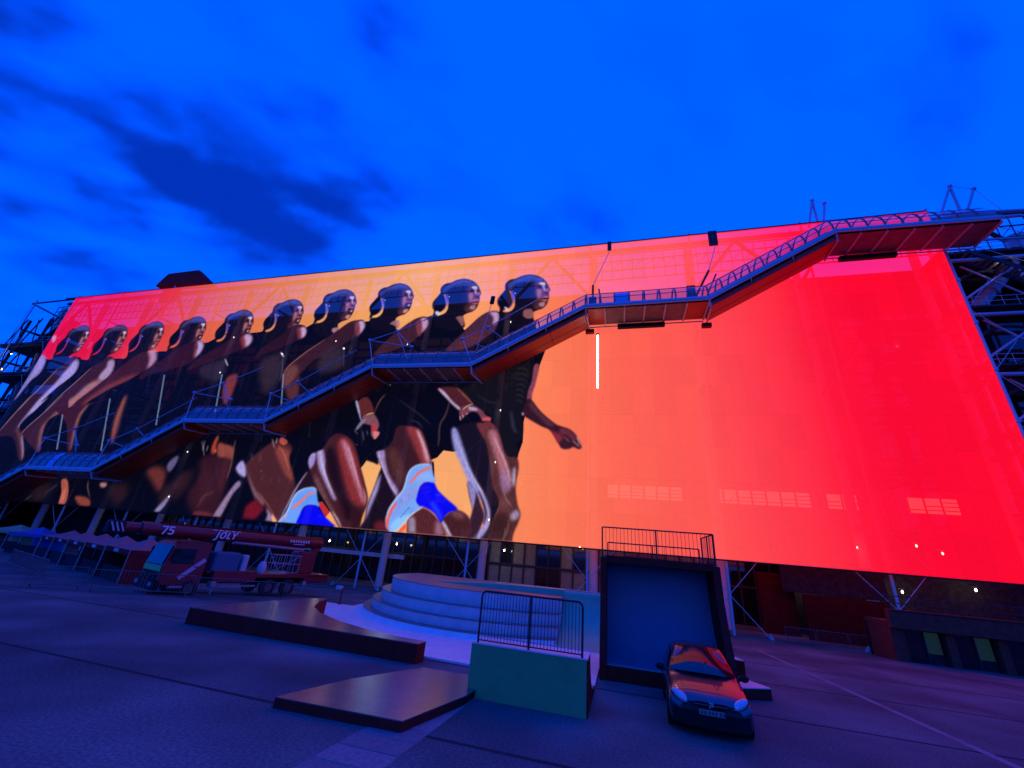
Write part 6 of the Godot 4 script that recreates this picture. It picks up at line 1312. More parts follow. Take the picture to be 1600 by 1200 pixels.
# ---------------------------------------------------------------- lamps and lit tubes on the steelwork
func build_lamps() -> void:
	var bulb := Shape.new().ball(Vector3.ZERO, Vector3(0.08, 0.13, 0.075), 6, 8).done()
	var hood := Shape.new().box(Vector3(0, 0.3, -0.12), Vector3(0.5, 0.12, 0.3), Basis(), 0.02).done()
	for i in LAMPS.size():
		var q: Array = LAMPS[i]
		var t := thing("work_lamp", LAMP_LABEL[i], "lamp", Vector3(q[0], q[1], q[2]), 0.0, LAMP_GROUP[q[3]])
		part(t, "bulb", bulb, M.lamp)
		part(t, "hood", hood, M.dark_steel)
		var l := OmniLight3D.new()
		l.name = "glow"
		l.light_color = Color(1.0, 0.95, 0.85)
		l.light_energy = 0.5 if q[3] else 0.25
		l.light_size = 0.1; l.omni_range = 40.0; l.omni_attenuation = 2.0; l.shadow_enabled = true
		t.add_child(l, true)
	var nth := ["first", "second", "third", "fourth", "fifth", ""]
	for k in TUBES.size():
		var q: Array = TUBES[k]
		var a := Vector3(q[0], q[1], q[2]); var b := Vector3(q[3], q[4], q[2])
		var bright: bool = q[5] > 0  # the others are thin slanting tubes with a dim bluish glow
		var t := thing("glowing_tube", "bright white tube lamp hanging upright below the upper landing" if bright else "dim bluish upright glowing tube, %s from the screen's red corner" % nth[k], "lamp", a, 0.0, "" if bright else "dim glowing tubes behind the runners")
		part(t, "tube", Shape.new().tube(Vector3.ZERO, b - a, 0.085 if bright else 0.09, -1.0, 8), M.tube_white if bright else M.tube_dim)
		part(t, "cap", Shape.new().tube(Vector3(0, 0, 0) + (a - b).normalized() * 0.02, (a - b).normalized() * 0.2, 0.17, 0.17, 8), M.dark_steel)
		if bright:
			var l := OmniLight3D.new()
			l.name = "glow"
			l.light_color = Color(1, 0.97, 0.98); l.light_energy = 0.6; l.light_size = 0.14; l.omni_range = 40.0; l.omni_attenuation = 2.0; l.shadow_enabled = true
			t.add_child(l, true)
			l.position = (b - a) / 2 + Vector3(0, 0, 0.3)

const LAMP_LABEL := ["small lamp glowing beside the fifth runner's chin", "small lamp glowing above the second landing by the rods", "small lamp glowing on the seventh runner's chest", "small lamp glowing just under the one on the seventh runner's chest", "small lamp glowing beside the rods over the third landing", "small lamp glowing at the sixth runner's elbow", "small lamp glowing below the second landing near a red hand", "small lamp glowing at the upper end of a pale leg edge", "small lamp glowing on the last runner's hip", "small lamp glowing on the last runner's thigh", "small lamp glowing beside the pale shin above the round steps", "small lamp low on the red screen, first of three after the orange", "small lamp low on the red screen, middle one of three", "small lamp low on the red screen, last of three", "small lamp glowing just over the flight between second and third landing", "small lamp glowing at the last runner's shoulder", "small lamp under the screen above the crane boom's striped head", "small lamp under the screen above the middle of the round steps", "small lamp under the screen nearest the tall ramp's railing", "small lamp glowing between the crane boom and the truck's cab", "small lamp under the screen above the crane boom's rear end", "small lamp under the screen just past the crane boom's rear end", "small lamp under the screen above the outer end of the steps", "small lamp above the pavilion railing where the pavilion begins", "small lamp under the screen above the red wall panels", "small lamp above the pavilion railing further along the pavilion", "upper small lamp on the steel end frame beside the red corner", "lower small lamp on the steel end frame beside the red corner", "small lamp glowing on the fire stair under its top deck"]
const LAMP_GROUP := ["lamps behind the screen", "lamps under the screen", "lamps beside the screen"]
const LAMPS := [[17.73, 24.36, -7.5, 0], [17.85, 17.79, -7.5, 0], [38.35, 22.58, -7.5, 0], [40.18, 21.21, -7.5, 0], [50.8, 21.42, -7.5, 0], [28.98, 20.73, -7.5, 0], [17.79, 4.66, -7.5, 0], [17.73, -1.89, -7.5, 0], [65.92, 11.21, -7.5, 0], [65.94, 4.61, -7.5, 0], [65.87, -1.98, -7.5, 0], [101.2, -2.18, -7.5, 0], [105.75, -1.67, -7.5, 0], [107.51, -2.15, -7.5, 0], [36.25, 9.88, -7.5, 0], [66.11, 24.23, -7.5, 0], [10.88, -5.19, -12.5, 1], [66.66, -4.99, -12.5, 1], [75.69, -3.93, -12.5, 1], [11.24, -8.77, -12.5, 1], [36.26, -5.93, -12.5, 1], [42.14, -5.74, -12.5, 1], [52.22, -5.37, -12.5, 1], [105.32, -5.53, -10.5, 1], [97.85, -6.11, -10.5, 1], [110.92, -4.82, -10.5, 1], [-33.52, 22.23, -5.5, 2], [-33.43, 18.92, -5.5, 2], [119.26, 26.64, -5.5, 2]]
const TUBES := [[-7.83, 9.47, -4.6, -4.81, 3.76, 0], [1.17, 12.21, -4.6, 4.86, 3.79, 0], [10.59, 16.17, -4.6, 13.59, 7.89, 0], [22.31, 15.98, -4.6, 23.88, 9.82, 0], [33.69, 15.69, -4.6, 35.27, 10.29, 0], [78.12, 19.21, -3.7, 78.12, 12.47, 1]]

# ---------------------------------------------------------------- steel frames and stairs at both ends of the museum
func build_side_frames() -> void:
	var t := thing("fire_escape_stair", "dark steel fire stair with decks and round braces beside the screen's red end", "staircase", Vector3(121, -10.1, -8))
	var o := -t.position
	var add := func(called: String, s: Shape, m: Material) -> void:
		var p := part(t, called, s, m)
		p.position = o
	for y in [28.6, 21.8, 15.2, 8.4, 1.6]:
		add.call("deck", Shape.new().box(Vector3(121.5, y, -7.6), Vector3(14.5, 0.22, 3.6)), M.dark_steel)
		add.call("deck_tube", Shape.new().tube(Vector3(114.4, y - 1.1, -5.7), Vector3(129, y - 1.1, -5.7), 0.2, 0.2, 10), M.steel_blue)
		for h in [0.55, 1.1]:
			add.call("handrail", Shape.new().tube(Vector3(114.4, y + h, -5.8), Vector3(129, y + h, -5.8), 0.035, 0.035, 6), M.rod)
		for i in 13:
			add.call("rail_post", Shape.new().tube(Vector3(114.5 + i * 1.2, y, -5.8), Vector3(114.5 + i * 1.2, y + 1.1, -5.8), 0.025, 0.025, 5), M.rod)
		# half-round brace under each deck
		var s := Shape.new()
		for k in 10:
			var a := PI * k / 10; var b := PI * (k + 1) / 10
			s.tube(Vector3(118.6 + 3.6 * cos(a), y - 5.4 + 3.6 * sin(a), -7.0), Vector3(118.6 + 3.6 * cos(b), y - 5.4 + 3.6 * sin(b), -7.0), 0.16, 0.16, 7)
		add.call("round_brace", s, M.dark_steel)
		add.call("diagonal_brace", Shape.new().tube(Vector3(115, y - 6.0, -6.6), Vector3(121.5, y - 1.2, -6.6), 0.15, 0.15, 7), M.steel_blue)
		add.call("diagonal_brace", Shape.new().tube(Vector3(122, y - 6.4, -6.6), Vector3(116.5, y - 1.2, -6.6), 0.11, 0.11, 7), M.steel_blue)
	for x in [114.9, 121.8, 128.0]:
		add.call("post", Shape.new().tube(Vector3(x, -10.1, -7.2), Vector3(x, 30.5, -7.2), 0.2, 0.2, 10), M.steel_blue)
	for fl in [[28.5, 116.6, 126.0, 22.0], [21.7, 127.0, 117.5, 15.3], [15.1, 117.5, 127.0, 8.5], [8.3, 127.0, 117.5, 1.7]]:
		var s0 := Vector3(fl[1], fl[0], -6.0); var s1 := Vector3(fl[2], fl[3], -6.0)
		var d := (s1 - s0)
		var bs := Basis(Vector3.BACK, atan2(d.y, d.x))
		for z in [-5.4, -6.9]:
			add.call("stringer", Shape.new().box((s0 + s1) / 2 + Vector3(0, 0, z + 6.0), Vector3(d.length(), 0.45, 0.08), bs), M.dark_steel)
		for i in 22:
			var c := s0 + d * ((i + 0.5) / 22)
			add.call("tread", Shape.new().box(c + Vector3(0, 0, -0.15), Vector3(0.36, 0.05, 1.4)), M.galv)
		add.call("handrail", Shape.new().tube(s0 + Vector3(0, 1.1, 0.62), s1 + Vector3(0, 1.1, 0.62), 0.035, 0.035, 6), M.rod)
	for i in 7:
		add.call("wall_panel", Shape.new().box(Vector3(117 + (i % 3) * 4.2, 0.5 + i * 3.0, -10.5), Vector3(3.9, 2.7, 0.2)), M.dark_wall if i % 2 else M.dark_glass)
	add.call("backing_wall", Shape.new().box(Vector3(122, 4.0, -13), Vector3(16, 28, 0.3)), M.dark_wall)
	var d := thing("air_duct", "fat pale air duct slanting up behind the fire stair", "duct", Vector3(118, 23, -9))
	part(d, "pipe", Shape.new().tube(Vector3(-1.5, -1.6, 0), Vector3(6.2, 7.2, 0), 0.62, 0.62, 16), M.steel_blue)
	part(d, "flange", Shape.new().tube(Vector3(2.0, 2.4, 0), Vector3(2.2, 2.63, 0), 0.78, 0.78, 16), M.steel_blue)
	part(d, "cowl", Shape.new().tube(Vector3(6.0, 6.9, 0), Vector3(6.6, 9.4, 0), 0.7, 1.1, 16), M.steel_blue)
	for q in [[Vector3(116.5, 34.3, -6), Vector3(132, 33.2, -6), 0.18], [Vector3(115.5, 30.4, -6), Vector3(132, 29.6, -6), 0.13]]:
		add.call("outrigger_tube", Shape.new().tube(q[0], q[1], q[2], q[2], 8), M.steel_blue)
	add.call("stay_cable", Shape.new().tube(Vector3(118.0, 33.4, -6), Vector3(124, 29.9, -6), 0.04, 0.04, 5), M.rod)

	# left end
	var l := thing("end_frame", "dark steel end frame with decks and stays beside the screen's red corner", "steel frame", Vector3(-32, -10.1, -7))
	o = -l.position
	var addl := func(called: String, s: Shape, m: Material) -> void:
		var p := part(l, called, s, m)
		p.position = o
	addl.call("top_tube", Shape.new().tube(Vector3(-38.4, 34.6, -6), Vector3(-21, 34.7, -6), 0.16, 0.16, 8), M.dark_steel)
	addl.call("diagonal_tube", Shape.new().tube(Vector3(-38.4, 34.6, -6), Vector3(-25.5, 29.8, -6), 0.16, 0.16, 8), M.dark_steel)
	addl.call("stay_cable", Shape.new().tube(Vector3(-38.4, 34.6, -6), Vector3(-38.6, -10, -6), 0.05, 0.05, 5), M.rod)
	for y in [24.4, 18.0, 11.0, 4.0, -3.0]:
		addl.call("deck", Shape.new().box(Vector3(-30, y, -8), Vector3(19, 0.35, 5.5)), M.dark_steel)
		addl.call("deck_tube", Shape.new().tube(Vector3(-40, y - 0.7, -5.2), Vector3(-20.9, y - 0.7, -5.2), 0.16, 0.16, 8), M.dark_steel)
		for h in [0.6, 1.2]:
			addl.call("handrail", Shape.new().tube(Vector3(-39, y + h, -5.4), Vector3(-21, y + h, -5.4), 0.04, 0.04, 6), M.rod)
		for i in 10:
			addl.call("rail_post", Shape.new().tube(Vector3(-39 + i * 2, y, -5.4), Vector3(-39 + i * 2, y + 1.2, -5.4), 0.03, 0.03, 5), M.rod)
		for i in 4:
			addl.call("brace", Shape.new().tube(Vector3(-39 + i * 4.5, y + 0.2, -6), Vector3(-36.5 + i * 4.5, y + 6.2, -6), 0.12, 0.12, 7), M.dark_steel)
			addl.call("brace", Shape.new().tube(Vector3(-36 + i * 4.5, y + 0.2, -6.4), Vector3(-38.5 + i * 4.5, y + 6.2, -6.4), 0.1, 0.1, 7), M.dark_steel)
	for x in [-38, -31.5, -25]:
		addl.call("post", Shape.new().tube(Vector3(x, -10.1, -7), Vector3(x, 31, -7), 0.25, 0.25, 10), M.dark_steel)
	addl.call("wall_panel", Shape.new().box(Vector3(-33, 3.0, -11), Vector3(14, 26, 0.3)), M.dark_wall)
	addl.call("stair_flight", Shape.new().box(Vector3(-29, 27.6, -7.5), Vector3(10, 0.4, 1.6), Basis(Vector3.BACK, 0.55)), M.dark_steel)

# ---------------------------------------------------------------- skate stage
func arc_poly(cx: float, cz: float, r: float, cut_x: float, back_z: float) -> PackedVector2Array:
	var p := PackedVector2Array()
	var a0 := acos((cut_x - cx) / r)
	for i in 41:
		var a := lerpf(a0, PI, i / 40.0)
		p.append(Vector2(cx + r * cos(a), cz + r * sin(a)))
	p.append(Vector2(cx - r, back_z)); p.append(Vector2(cut_x, back_z))
	return p

func build_stage() -> void:
	var y0 := gy(16.0) - 0.05
	var f := thing("stage_floor", "smooth white stage floor in front of the round steps", "stage", Vector3(70, y0, 18))
	var fl := PackedVector2Array([Vector2(-9.5, -6), Vector2(-3.9, 3.4), Vector2(3.8, 5.55), Vector2(9.3, 5.7), Vector2(9.3, -5.5)])
	# follows the fall of the plaza
	var tilt := Basis(Vector3.RIGHT, -atan(GROUND_FALL))
	var fp := part(f, "floor", Shape.new().slab(fl, -0.1, 0.06), M.white_floor)
	fp.transform = Transform3D(tilt, Vector3(0, gy(18.0) - y0, 0))
	var t := thing("round_steps", "round blue podium of four curved steps on the white floor", "steps", Vector3(72.7, y0, 10))
	var hs := [0.45, 0.87, 1.36, 2.02]
	var rs := [8.45, 8.0, 7.55, 7.05]
	for i in 4:
		var lo: float = -0.1 if i == 0 else hs[i - 1] - 0.05
		var st := part(t, "step", Shape.new().slab(arc_poly(0, 0, rs[i], 4.5, -2.0), lo, hs[i] - 0.03), M.step_blue)
		part(st, "tread", Shape.new().slab(arc_poly(0, 0, rs[i] + 0.015, 4.515, -2.0), hs[i] - 0.029, hs[i]), M.tread)
	# curved foot that runs from the floor into the lowest step
	var rows := []
	for k in 7:
		var u := k / 6.0
		var rr := 8.46 + 1.15 * (1.0 - sin(u * PI / 2)) * 1.0
		var yy := 0.42 * (1.0 - cos(u * PI / 2)) - 0.02 - 0.05 * (1 - u)
		var row := PackedVector3Array()
		for i in 41:
			var a := lerpf(acos(4.5 / 8.46), PI * 1.02, i / 40.0)
			row.append(Vector3(rr * cos(a), yy, rr * sin(a)))
		rows.append(row)
	part(t, "curved_foot", Shape.new().grid(rows), M.white_floor)
	# rear quarter pipe
	var q := thing("rear_ramp", "teal quarter pipe closing the back of the stage behind the round steps", "ramp", Vector3(75, y0, 14))
	var poly := PackedVector2Array()
	for i in 17:
		var a := PI / 2 * i / 16.0
		poly.append(Vector2(4.4 - 3.9 * sin(a), 0.05 + 2.15 * (1.0 - cos(a))))
	poly.append(Vector2(0.42, 2.3)); poly.append(Vector2(-0.9, 2.3)); poly.append(Vector2(-0.9, -0.1)); poly.append(Vector2(4.4, -0.1))
	part(q, "ramp_face", Shape.new().along_x(poly, 2.22, 4.3), M.teal_skylit)
	var bw := Shape.new()
	var rim := [Vector2(-5.2, 2.06), Vector2(-4.0, 2.12), Vector2(-2.6, 2.2), Vector2(-1.0, 2.27), Vector2(0.6, 2.3), Vector2(2.21, 2.31)]
	for i in rim.size() - 1:
		var a: Vector2 = rim[i]; var b: Vector2 = rim[i + 1]
		bw.quad(Vector3(a.x, -0.1, -0.05), Vector3(b.x, -0.1, -0.05), Vector3(b.x, b.y, -0.05), Vector3(a.x, a.y, -0.05))
		bw.quad(Vector3(b.x, -0.1, -0.9), Vector3(a.x, -0.1, -0.9), Vector3(a.x, a.y, -0.9), Vector3(b.x, b.y, -0.9))
		bw.quad(Vector3(a.x, a.y, -0.05), Vector3(b.x, b.y, -0.05), Vector3(b.x, b.y, -0.9), Vector3(a.x, a.y, -0.9))
	bw.quad(Vector3(-5.2, -0.1, -0.9), Vector3(-5.2, -0.1, -0.05), Vector3(-5.2, 2.06, -0.05), Vector3(-5.2, 2.06, -0.9))
	part(q, "back_wall", bw, M.teal_skylit)
	part(q, "coping", Shape.new().tube(Vector3(2.2, 2.33, 0.02), Vector3(4.3, 2.33, 0.02), 0.035, 0.035, 8), M.galv)
	# left platform
	var base := gy(24.4)
	var p := thing("pointed_platform", "low wooden platform with a pointed corner and one hollowed side", "platform", Vector3(68, base, 22))
	var top := PackedVector2Array()
	for v in [[64.3, 24.45], [64.95, 18.9], [65.57, 18.03], [66.1, 19.4], [66.95, 20.8], [68.13, 21.92], [69.79, 22.96], [71.36, 23.62], [72.79, 23.98], [73.9, 24.08], [73.86, 24.6]]:
		top.append(Vector2(v[0] - 68, v[1] - 22))
	part(p, "body", Shape.new().slab(top.duplicate(), -0.3, 0.53), M.maroon)
	part(p, "top_board", Shape.new().slab(top.duplicate(), 0.531, 0.56), M.deck_board)
	# low front board
	var lb := gy(28.6)
	var w := thing("low_board", "low glossy dark board lying on the plaza in front of the pointed platform", "platform", Vector3(75.3, lb, 28.3))
	var lp := PackedVector2Array()
	for v in [[73.46, 30.08], [76.17, 29.95], [76.6, 27.6], [76.6, 25.6], [74.6, 25.7], [73.8, 28.0]]:
		lp.append(Vector2(v[0] - 75.3, v[1] - 28.3))
	var tb := Basis(Vector3.RIGHT, -atan(GROUND_FALL))
	var bp := part(w, "body", Shape.new().slab(lp.duplicate(), -0.04, 0.15), M.maroon)
	bp.basis = tb
	var bt := part(w, "top_board", Shape.new().slab(lp.duplicate(), 0.151, 0.17), M.deck_board)
	bt.basis = tb

func build_ramps() -> void:
	# small quarter pipe, seen from its back
	var b := gy(27.0)
	var t := thing("small_quarter_pipe", "small teal quarter pipe with a black railing standing beside the low board", "ramp", Vector3(77.85, b, 25.6))
	var poly := PackedVector2Array([Vector2(1.35, -0.06), Vector2(1.35, 1.12), Vector2(0.45, 1.12)])
	for i in 15:
		var a := PI / 2 * i / 14.0
		poly.append(Vector2(0.4 - 2.0 * (1.0 - cos(a)) , 1.1 - 1.12 * sin(a)))
	poly.append(Vector2(-1.6, -0.2)); poly.append(Vector2(1.35, -0.2))
	part(t, "body", Shape.new().along_x(poly, -1.43, 1.43), M.teal)
	part(t, "side_panel", Shape.new().along_x(poly, 1.431, 1.46), M.maroon)
	part(t, "side_panel", Shape.new().along_x(poly, -1.46, -1.431), M.teal)
	part(t, "deck", Shape.new().box(Vector3(0, 1.135, 0.9), Vector3(2.92, 0.03, 0.92)), M.deck_screenlit)
	part(t, "coping", Shape.new().tube(Vector3(-1.46, 1.15, 0.42), Vector3(1.46, 1.15, 0.42), 0.03, 0.03, 8), M.galv)
	railing(t, Vector3(-1.32, 1.15, 1.3), Vector3(1.32, 1.15, 1.3), 1.18, 30, true)
	# big quarter pipe
	var g := gy(22.0)
	var q := thing("big_quarter_pipe", "tall blue quarter pipe with dark red frame and black railings beside the parked car", "ramp", Vector3(81.5, g, 20.6))
	var hgt := 3.72
	var pf := PackedVector2Array()
	for i in 25:
		var a := PI / 2 * i / 24.0
		pf.append(Vector2(1.55 - 2.2 * sin(a), 0.42 + (hgt - 0.55) * (1.0 - cos(a)) * 1.0))
	var face := pf.duplicate()
	face.append(Vector2(-0.66, hgt - 0.1)); face.append(Vector2(-0.9, hgt - 0.1)); face.append(Vector2(-0.9, -0.1)); face.append(Vector2(1.55, -0.1))
	part(q, "ramp_face", Shape.new().along_x(face, -1.9, 1.82), M.ramp_blue)
	var lip := Shape.new().box(Vector3(-0.04, 0.43, 1.46), Vector3(3.72, 0.03, 0.3), Basis(), 0.006)
	part(q, "metal_lip", lip, M.galv)
	var side := PackedVector2Array([Vector2(1.75, -0.1), Vector2(1.75, 0.55), Vector2(1.2, 1.6), Vector2(0.85, 2.6), Vector2(0.75, hgt), Vector2(-2.0, hgt), Vector2(-2.0, -0.1)])
	part(q, "side_panel", Shape.new().along_x(side.duplicate(), -2.12, -1.9), M.maroon)
	part(q, "side_panel", Shape.new().along_x(side.duplicate(), 1.82, 2.06), M.maroon)
	part(q, "kick_board", Shape.new().box(Vector3(-0.04, 0.18, 1.62), Vector3(3.72, 0.5, 0.14), Basis(), 0.01), M.maroon)
	part(q, "top_beam", Shape.new().box(Vector3(-0.03, hgt - 0.05, 0.15), Vector3(3.74, 0.26, 1.2), Basis(), 0.01), M.maroon)
	part(q, "deck", Shape.new().box(Vector3(-0.03, hgt + 0.02, -1.2), Vector3(4.18, 0.06, 1.6)), M.deck_board)
	railing(q, Vector3(-2.05, hgt, 0.6), Vector3(1.95, hgt, 0.6), 1.1, 28, false)
	railing(q, Vector3(-1.9, hgt, -1.9), Vector3(1.85, hgt, -1.9), 0.66, 10, false)
	railing(q, Vector3(1.98, hgt, 0.5), Vector3(1.95, hgt, -1.8), 1.1, 10, false)
	# white wedges
	for d in [[Vector3(84.05, gy(21.2), 21.0), "white wedge with a pointed end beside the tall quarter pipe", [Vector2(-0.4, 0.9), Vector2(0.62, 0.35), Vector2(-0.35, -1.2)], 0.34], [Vector3(84.3, gy(18.4), 18.2), "small white triangle block behind the tall quarter pipe", [Vector2(-0.6, 0.5), Vector2(0.25, 0.7), Vector2(-0.2, -0.7)], 0.75]]:
		var k := thing("white_wedge", d[1], "block", d[0])
		var pl := PackedVector2Array(d[2])
		part(k, "body", Shape.new().slab(pl.duplicate(), -0.05, d[3] - 0.03), M.maroon)
		part(k, "top_board", Shape.new().slab(pl.duplicate(), d[3] - 0.029, d[3]), M.deck_screenlit)

func railing(parent: Node3D, a: Vector3, b: Vector3, h: float, bars: int, rounded: bool) -> void:
	var top := Vector3(0, h, 0)
	var d := (b - a).normalized()
	var c := 0.12 if rounded else 0.0
	part(parent, "rail_post", Shape.new().tube(a, a + top - Vector3(0, c, 0), 0.028, 0.028, 8), M.rail)
	part(parent, "rail_post", Shape.new().tube(b, b + top - Vector3(0, c, 0), 0.028, 0.028, 8), M.rail)
	part(parent, "rail_post", Shape.new().tube((a + b) / 2, (a + b) / 2 + top, 0.028, 0.028, 8), M.rail)
	var s := Shape.new()
	s.tube(a + top + d * c, b + top - d * c, 0.026, 0.026, 8)
	if rounded:
		for e in 2:
			var o: Vector3 = (a + d * c if e == 0 else b - d * c) + top - Vector3(0, c, 0)
			var sg := -1.0 if e == 0 else 1.0
			for k in 5:
				var u := PI / 2 * k / 5; var w := PI / 2 * (k + 1) / 5
				s.tube(o + d * sg * c * cos(u) + Vector3(0, c * sin(u), 0), o + d * sg * c * cos(w) + Vector3(0, c * sin(w), 0), 0.026, 0.026, 8)
	part(parent, "top_rail", s, M.rail)
	part(parent, "bottom_rail", Shape.new().tube(a + Vector3(0, 0.06, 0), b + Vector3(0, 0.06, 0), 0.016, 0.016, 6), M.rail)
	var bar := Shape.new().tube(Vector3.ZERO, Vector3(0, h - 0.07, 0), 0.008, 0.008, 5).done()
	for i in bars:
		var p := part(parent, "baluster", bar, M.rail)
		p.position = a.lerp(b, (i + 1.0) / (bars + 1)) + Vector3(0, 0.06, 0)

# ---------------------------------------------------------------- parked car
func wheel(parent: Node3D, at: Vector3, r: float, wd: float, rim_mat: Material = null) -> void:
	var t := part(parent, "wheel", tyre(r, wd), M.rubber)
	t.position = at
	var rim := Shape.new()
	var side := signf(at.x)
	rim.tube(Vector3(side * wd * 0.30, 0, 0), Vector3(side * wd * 0.47, 0, 0), r * 0.56, r * 0.52, 20)
	for k in 6:
		var a := TAU * k / 6
		rim.box(Vector3(side * wd * 0.48, sin(a) * r * 0.28, cos(a) * r * 0.28), Vector3(0.03, r * 0.48, 0.06), Basis(Vector3.RIGHT, -a + PI / 2))
	part(t, "rim", rim, rim_mat if rim_mat else M.galv)

func tyre(r: float, wd: float) -> Shape:
	var rows := []
	var prof := [[-0.5, 0.62], [-0.5, 0.9], [-0.38, 1.0], [0.38, 1.0], [0.5, 0.9], [0.5, 0.62]]
	for p in prof:
		var row := PackedVector3Array()
		for j in 25:
			var a := TAU * j / 24
			row.append(Vector3(p[0] * wd, cos(a) * p[1] * r, sin(a) * p[1] * r))
		rows.append(row)
	rows.reverse()
	return Shape.new().grid(rows)

# half width and height of the body at station z (front is +z): [z, sill half width, waist half width, waist height, deck height, deck half width]
func build_car() -> void:
	var zc := 24.68
	var t := thing("parked_car", "dark hatchback car parked in front of the tall blue ramp", "car", Vector3(82.08, gy(zc), zc), -0.05)
	t.basis = Basis(Vector3.RIGHT, -atan(GROUND_FALL)) * Basis(Vector3.UP, -0.05)
	# sections: z, then (half width, height) pairs from the sill up to the middle
	var S := [
		[2.06, [[0.56, 0.24], [0.62, 0.30], [0.64, 0.42], [0.62, 0.52], [0.52, 0.60], [0.36, 0.63], [0.18, 0.645], [0.0, 0.65]]],
		[1.98, [[0.72, 0.20], [0.76, 0.28], [0.78, 0.44], [0.77, 0.56], [0.66, 0.655], [0.44, 0.69], [0.22, 0.71], [0.0, 0.715]]],
		[1.80, [[0.80, 0.19], [0.835, 0.28], [0.85, 0.46], [0.845, 0.60], [0.75, 0.715], [0.50, 0.765], [0.25, 0.79], [0.0, 0.795]]],
		[1.50, [[0.83, 0.19], [0.86, 0.28], [0.87, 0.48], [0.865, 0.66], [0.79, 0.785], [0.54, 0.845], [0.27, 0.87], [0.0, 0.875]]],
		[1.15, [[0.84, 0.19], [0.865, 0.28], [0.875, 0.50], [0.87, 0.72], [0.81, 0.85], [0.58, 0.915], [0.29, 0.94], [0.0, 0.945]]],
		[0.90, [[0.84, 0.19], [0.865, 0.28], [0.875, 0.52], [0.87, 0.78], [0.83, 0.90], [0.66, 0.965], [0.34, 0.99], [0.0, 0.995]]],
		[0.55, [[0.84, 0.19], [0.865, 0.28], [0.875, 0.52], [0.87, 0.82], [0.83, 0.93], [0.72, 1.13], [0.38, 1.19], [0.0, 1.20]]],
		[0.18, [[0.84, 0.19], [0.865, 0.28], [0.875, 0.52], [0.87, 0.84], [0.83, 0.95], [0.65, 1.33], [0.38, 1.40], [0.0, 1.415]]],
		[-0.10, [[0.84, 0.19], [0.865, 0.28], [0.875, 0.52], [0.87, 0.85], [0.83, 0.96], [0.62, 1.43], [0.38, 1.485], [0.0, 1.50]]],
		[-0.80, [[0.84, 0.19], [0.865, 0.28], [0.875, 0.54], [0.87, 0.87], [0.83, 0.98], [0.62, 1.45], [0.38, 1.51], [0.0, 1.525]]],
		[-1.40, [[0.83, 0.20], [0.855, 0.30], [0.865, 0.56], [0.86, 0.90], [0.82, 1.0], [0.61, 1.42], [0.38, 1.48], [0.0, 1.49]]],
		[-1.85, [[0.80, 0.24], [0.83, 0.34], [0.84, 0.58], [0.83, 0.90], [0.79, 1.0], [0.62, 1.2], [0.40, 1.26], [0.0, 1.27]]],
		[-2.08, [[0.72, 0.32], [0.76, 0.40], [0.77, 0.60], [0.76, 0.86], [0.72, 0.95], [0.60, 1.0], [0.38, 1.02], [0.0, 1.03]]],
	]
	var rows := []
	for s in S:
		var row := PackedVector3Array()
		var pts: Array = s[1]
		var bow := 0.0
		for k in pts.size(): row.append(Vector3(pts[k][0], pts[k][1], s[0] - 0.10 * pow(pts[k][0] / 0.8, 2) * (1.0 if s[0] > 1.9 else 0.0)))
		for k in range(pts.size() - 2, -1, -1): row.append(Vector3(-pts[k][0], pts[k][1], s[0] - 0.10 * pow(pts[k][0] / 0.8, 2) * (1.0 if s[0] > 1.9 else 0.0)))
		rows.append(row)
	# rows run from front to rear; seen from above the outside is up
	var fine := []
	for i in rows.size():
		fine.append(refine(rows[i]))
	var rws := []
	for i in fine.size() - 1:
		for k in 3:
			var u := k / 3.0
			var r := PackedVector3Array()
			for j in fine[i].size():
				r.append(fine[i][j].cubic_interpolate(fine[i + 1][j], fine[maxi(i - 1, 0)][j], fine[mini(i + 2, fine.size() - 1)][j], u * 1.0))
			rws.append(r)
	rws.append(fine[-1])
	for i in rws.size(): rws[i].reverse()
	var body := Shape.new().grid(rws)
	# nose and tail caps
	for e in 2:
		var row: PackedVector3Array = rws[0] if e == 0 else rws[-1]
		var c := Vector3.ZERO
		for v in row: c += v
		c /= row.size()
		for j in row.size() - 1:
			if e == 0: body.tri(c, row[j + 1], row[j])
			else: body.tri(c, row[j], row[j + 1])
	part(t, "body", body, M.car_paint)
	part(t, "underbody", Shape.new().box(Vector3(0, 0.24, 0), Vector3(1.5, 0.16, 3.7)), M.black)
	# dark lower bumper and intake
	var bum := []
	for k in 2:
		var row := PackedVector3Array()
		for j in 13:
			var x := lerpf(-0.79, 0.79, j / 12.0)
			row.append(Vector3(x, 0.46 if k == 0 else 0.19, 2.13 - 0.255 * pow(absf(x) / 0.8, 4.0) - 0.03 * k))
		bum.append(row)
	part(t, "lower_bumper", Shape.new().grid(bum), M.car_trim)
	part(t, "bumper_strip", Shape.new().box(Vector3(0, 0.34, 2.12), Vector3(0.9, 0.035, 0.03), Basis(), 0.01), M.black)
	# grille between the lamps with emblem
	var gr := Shape.new()
	for k in 2:
		gr.box(Vector3(0, 0.575 + 0.055 * k, 2.06 - 0.02 * k), Vector3(0.74 - 0.1 * k, 0.032, 0.05), Basis(), 0.012)
	part(t, "grille", gr, M.car_trim)
	part(t, "grille_bar", Shape.new().box(Vector3(0, 0.603, 2.085), Vector3(0.68, 0.012, 0.02)), M.chrome)
	var em := Shape.new()
	em.box(Vector3(0, 0.61, 2.10), Vector3(0.045, 0.085, 0.016), Basis(Vector3.BACK, 0.25), 0.006)
	em.box(Vector3(0.03, 0.635, 2.10), Vector3(0.05, 0.02, 0.016), Basis(Vector3.BACK, 0.5), 0.006)
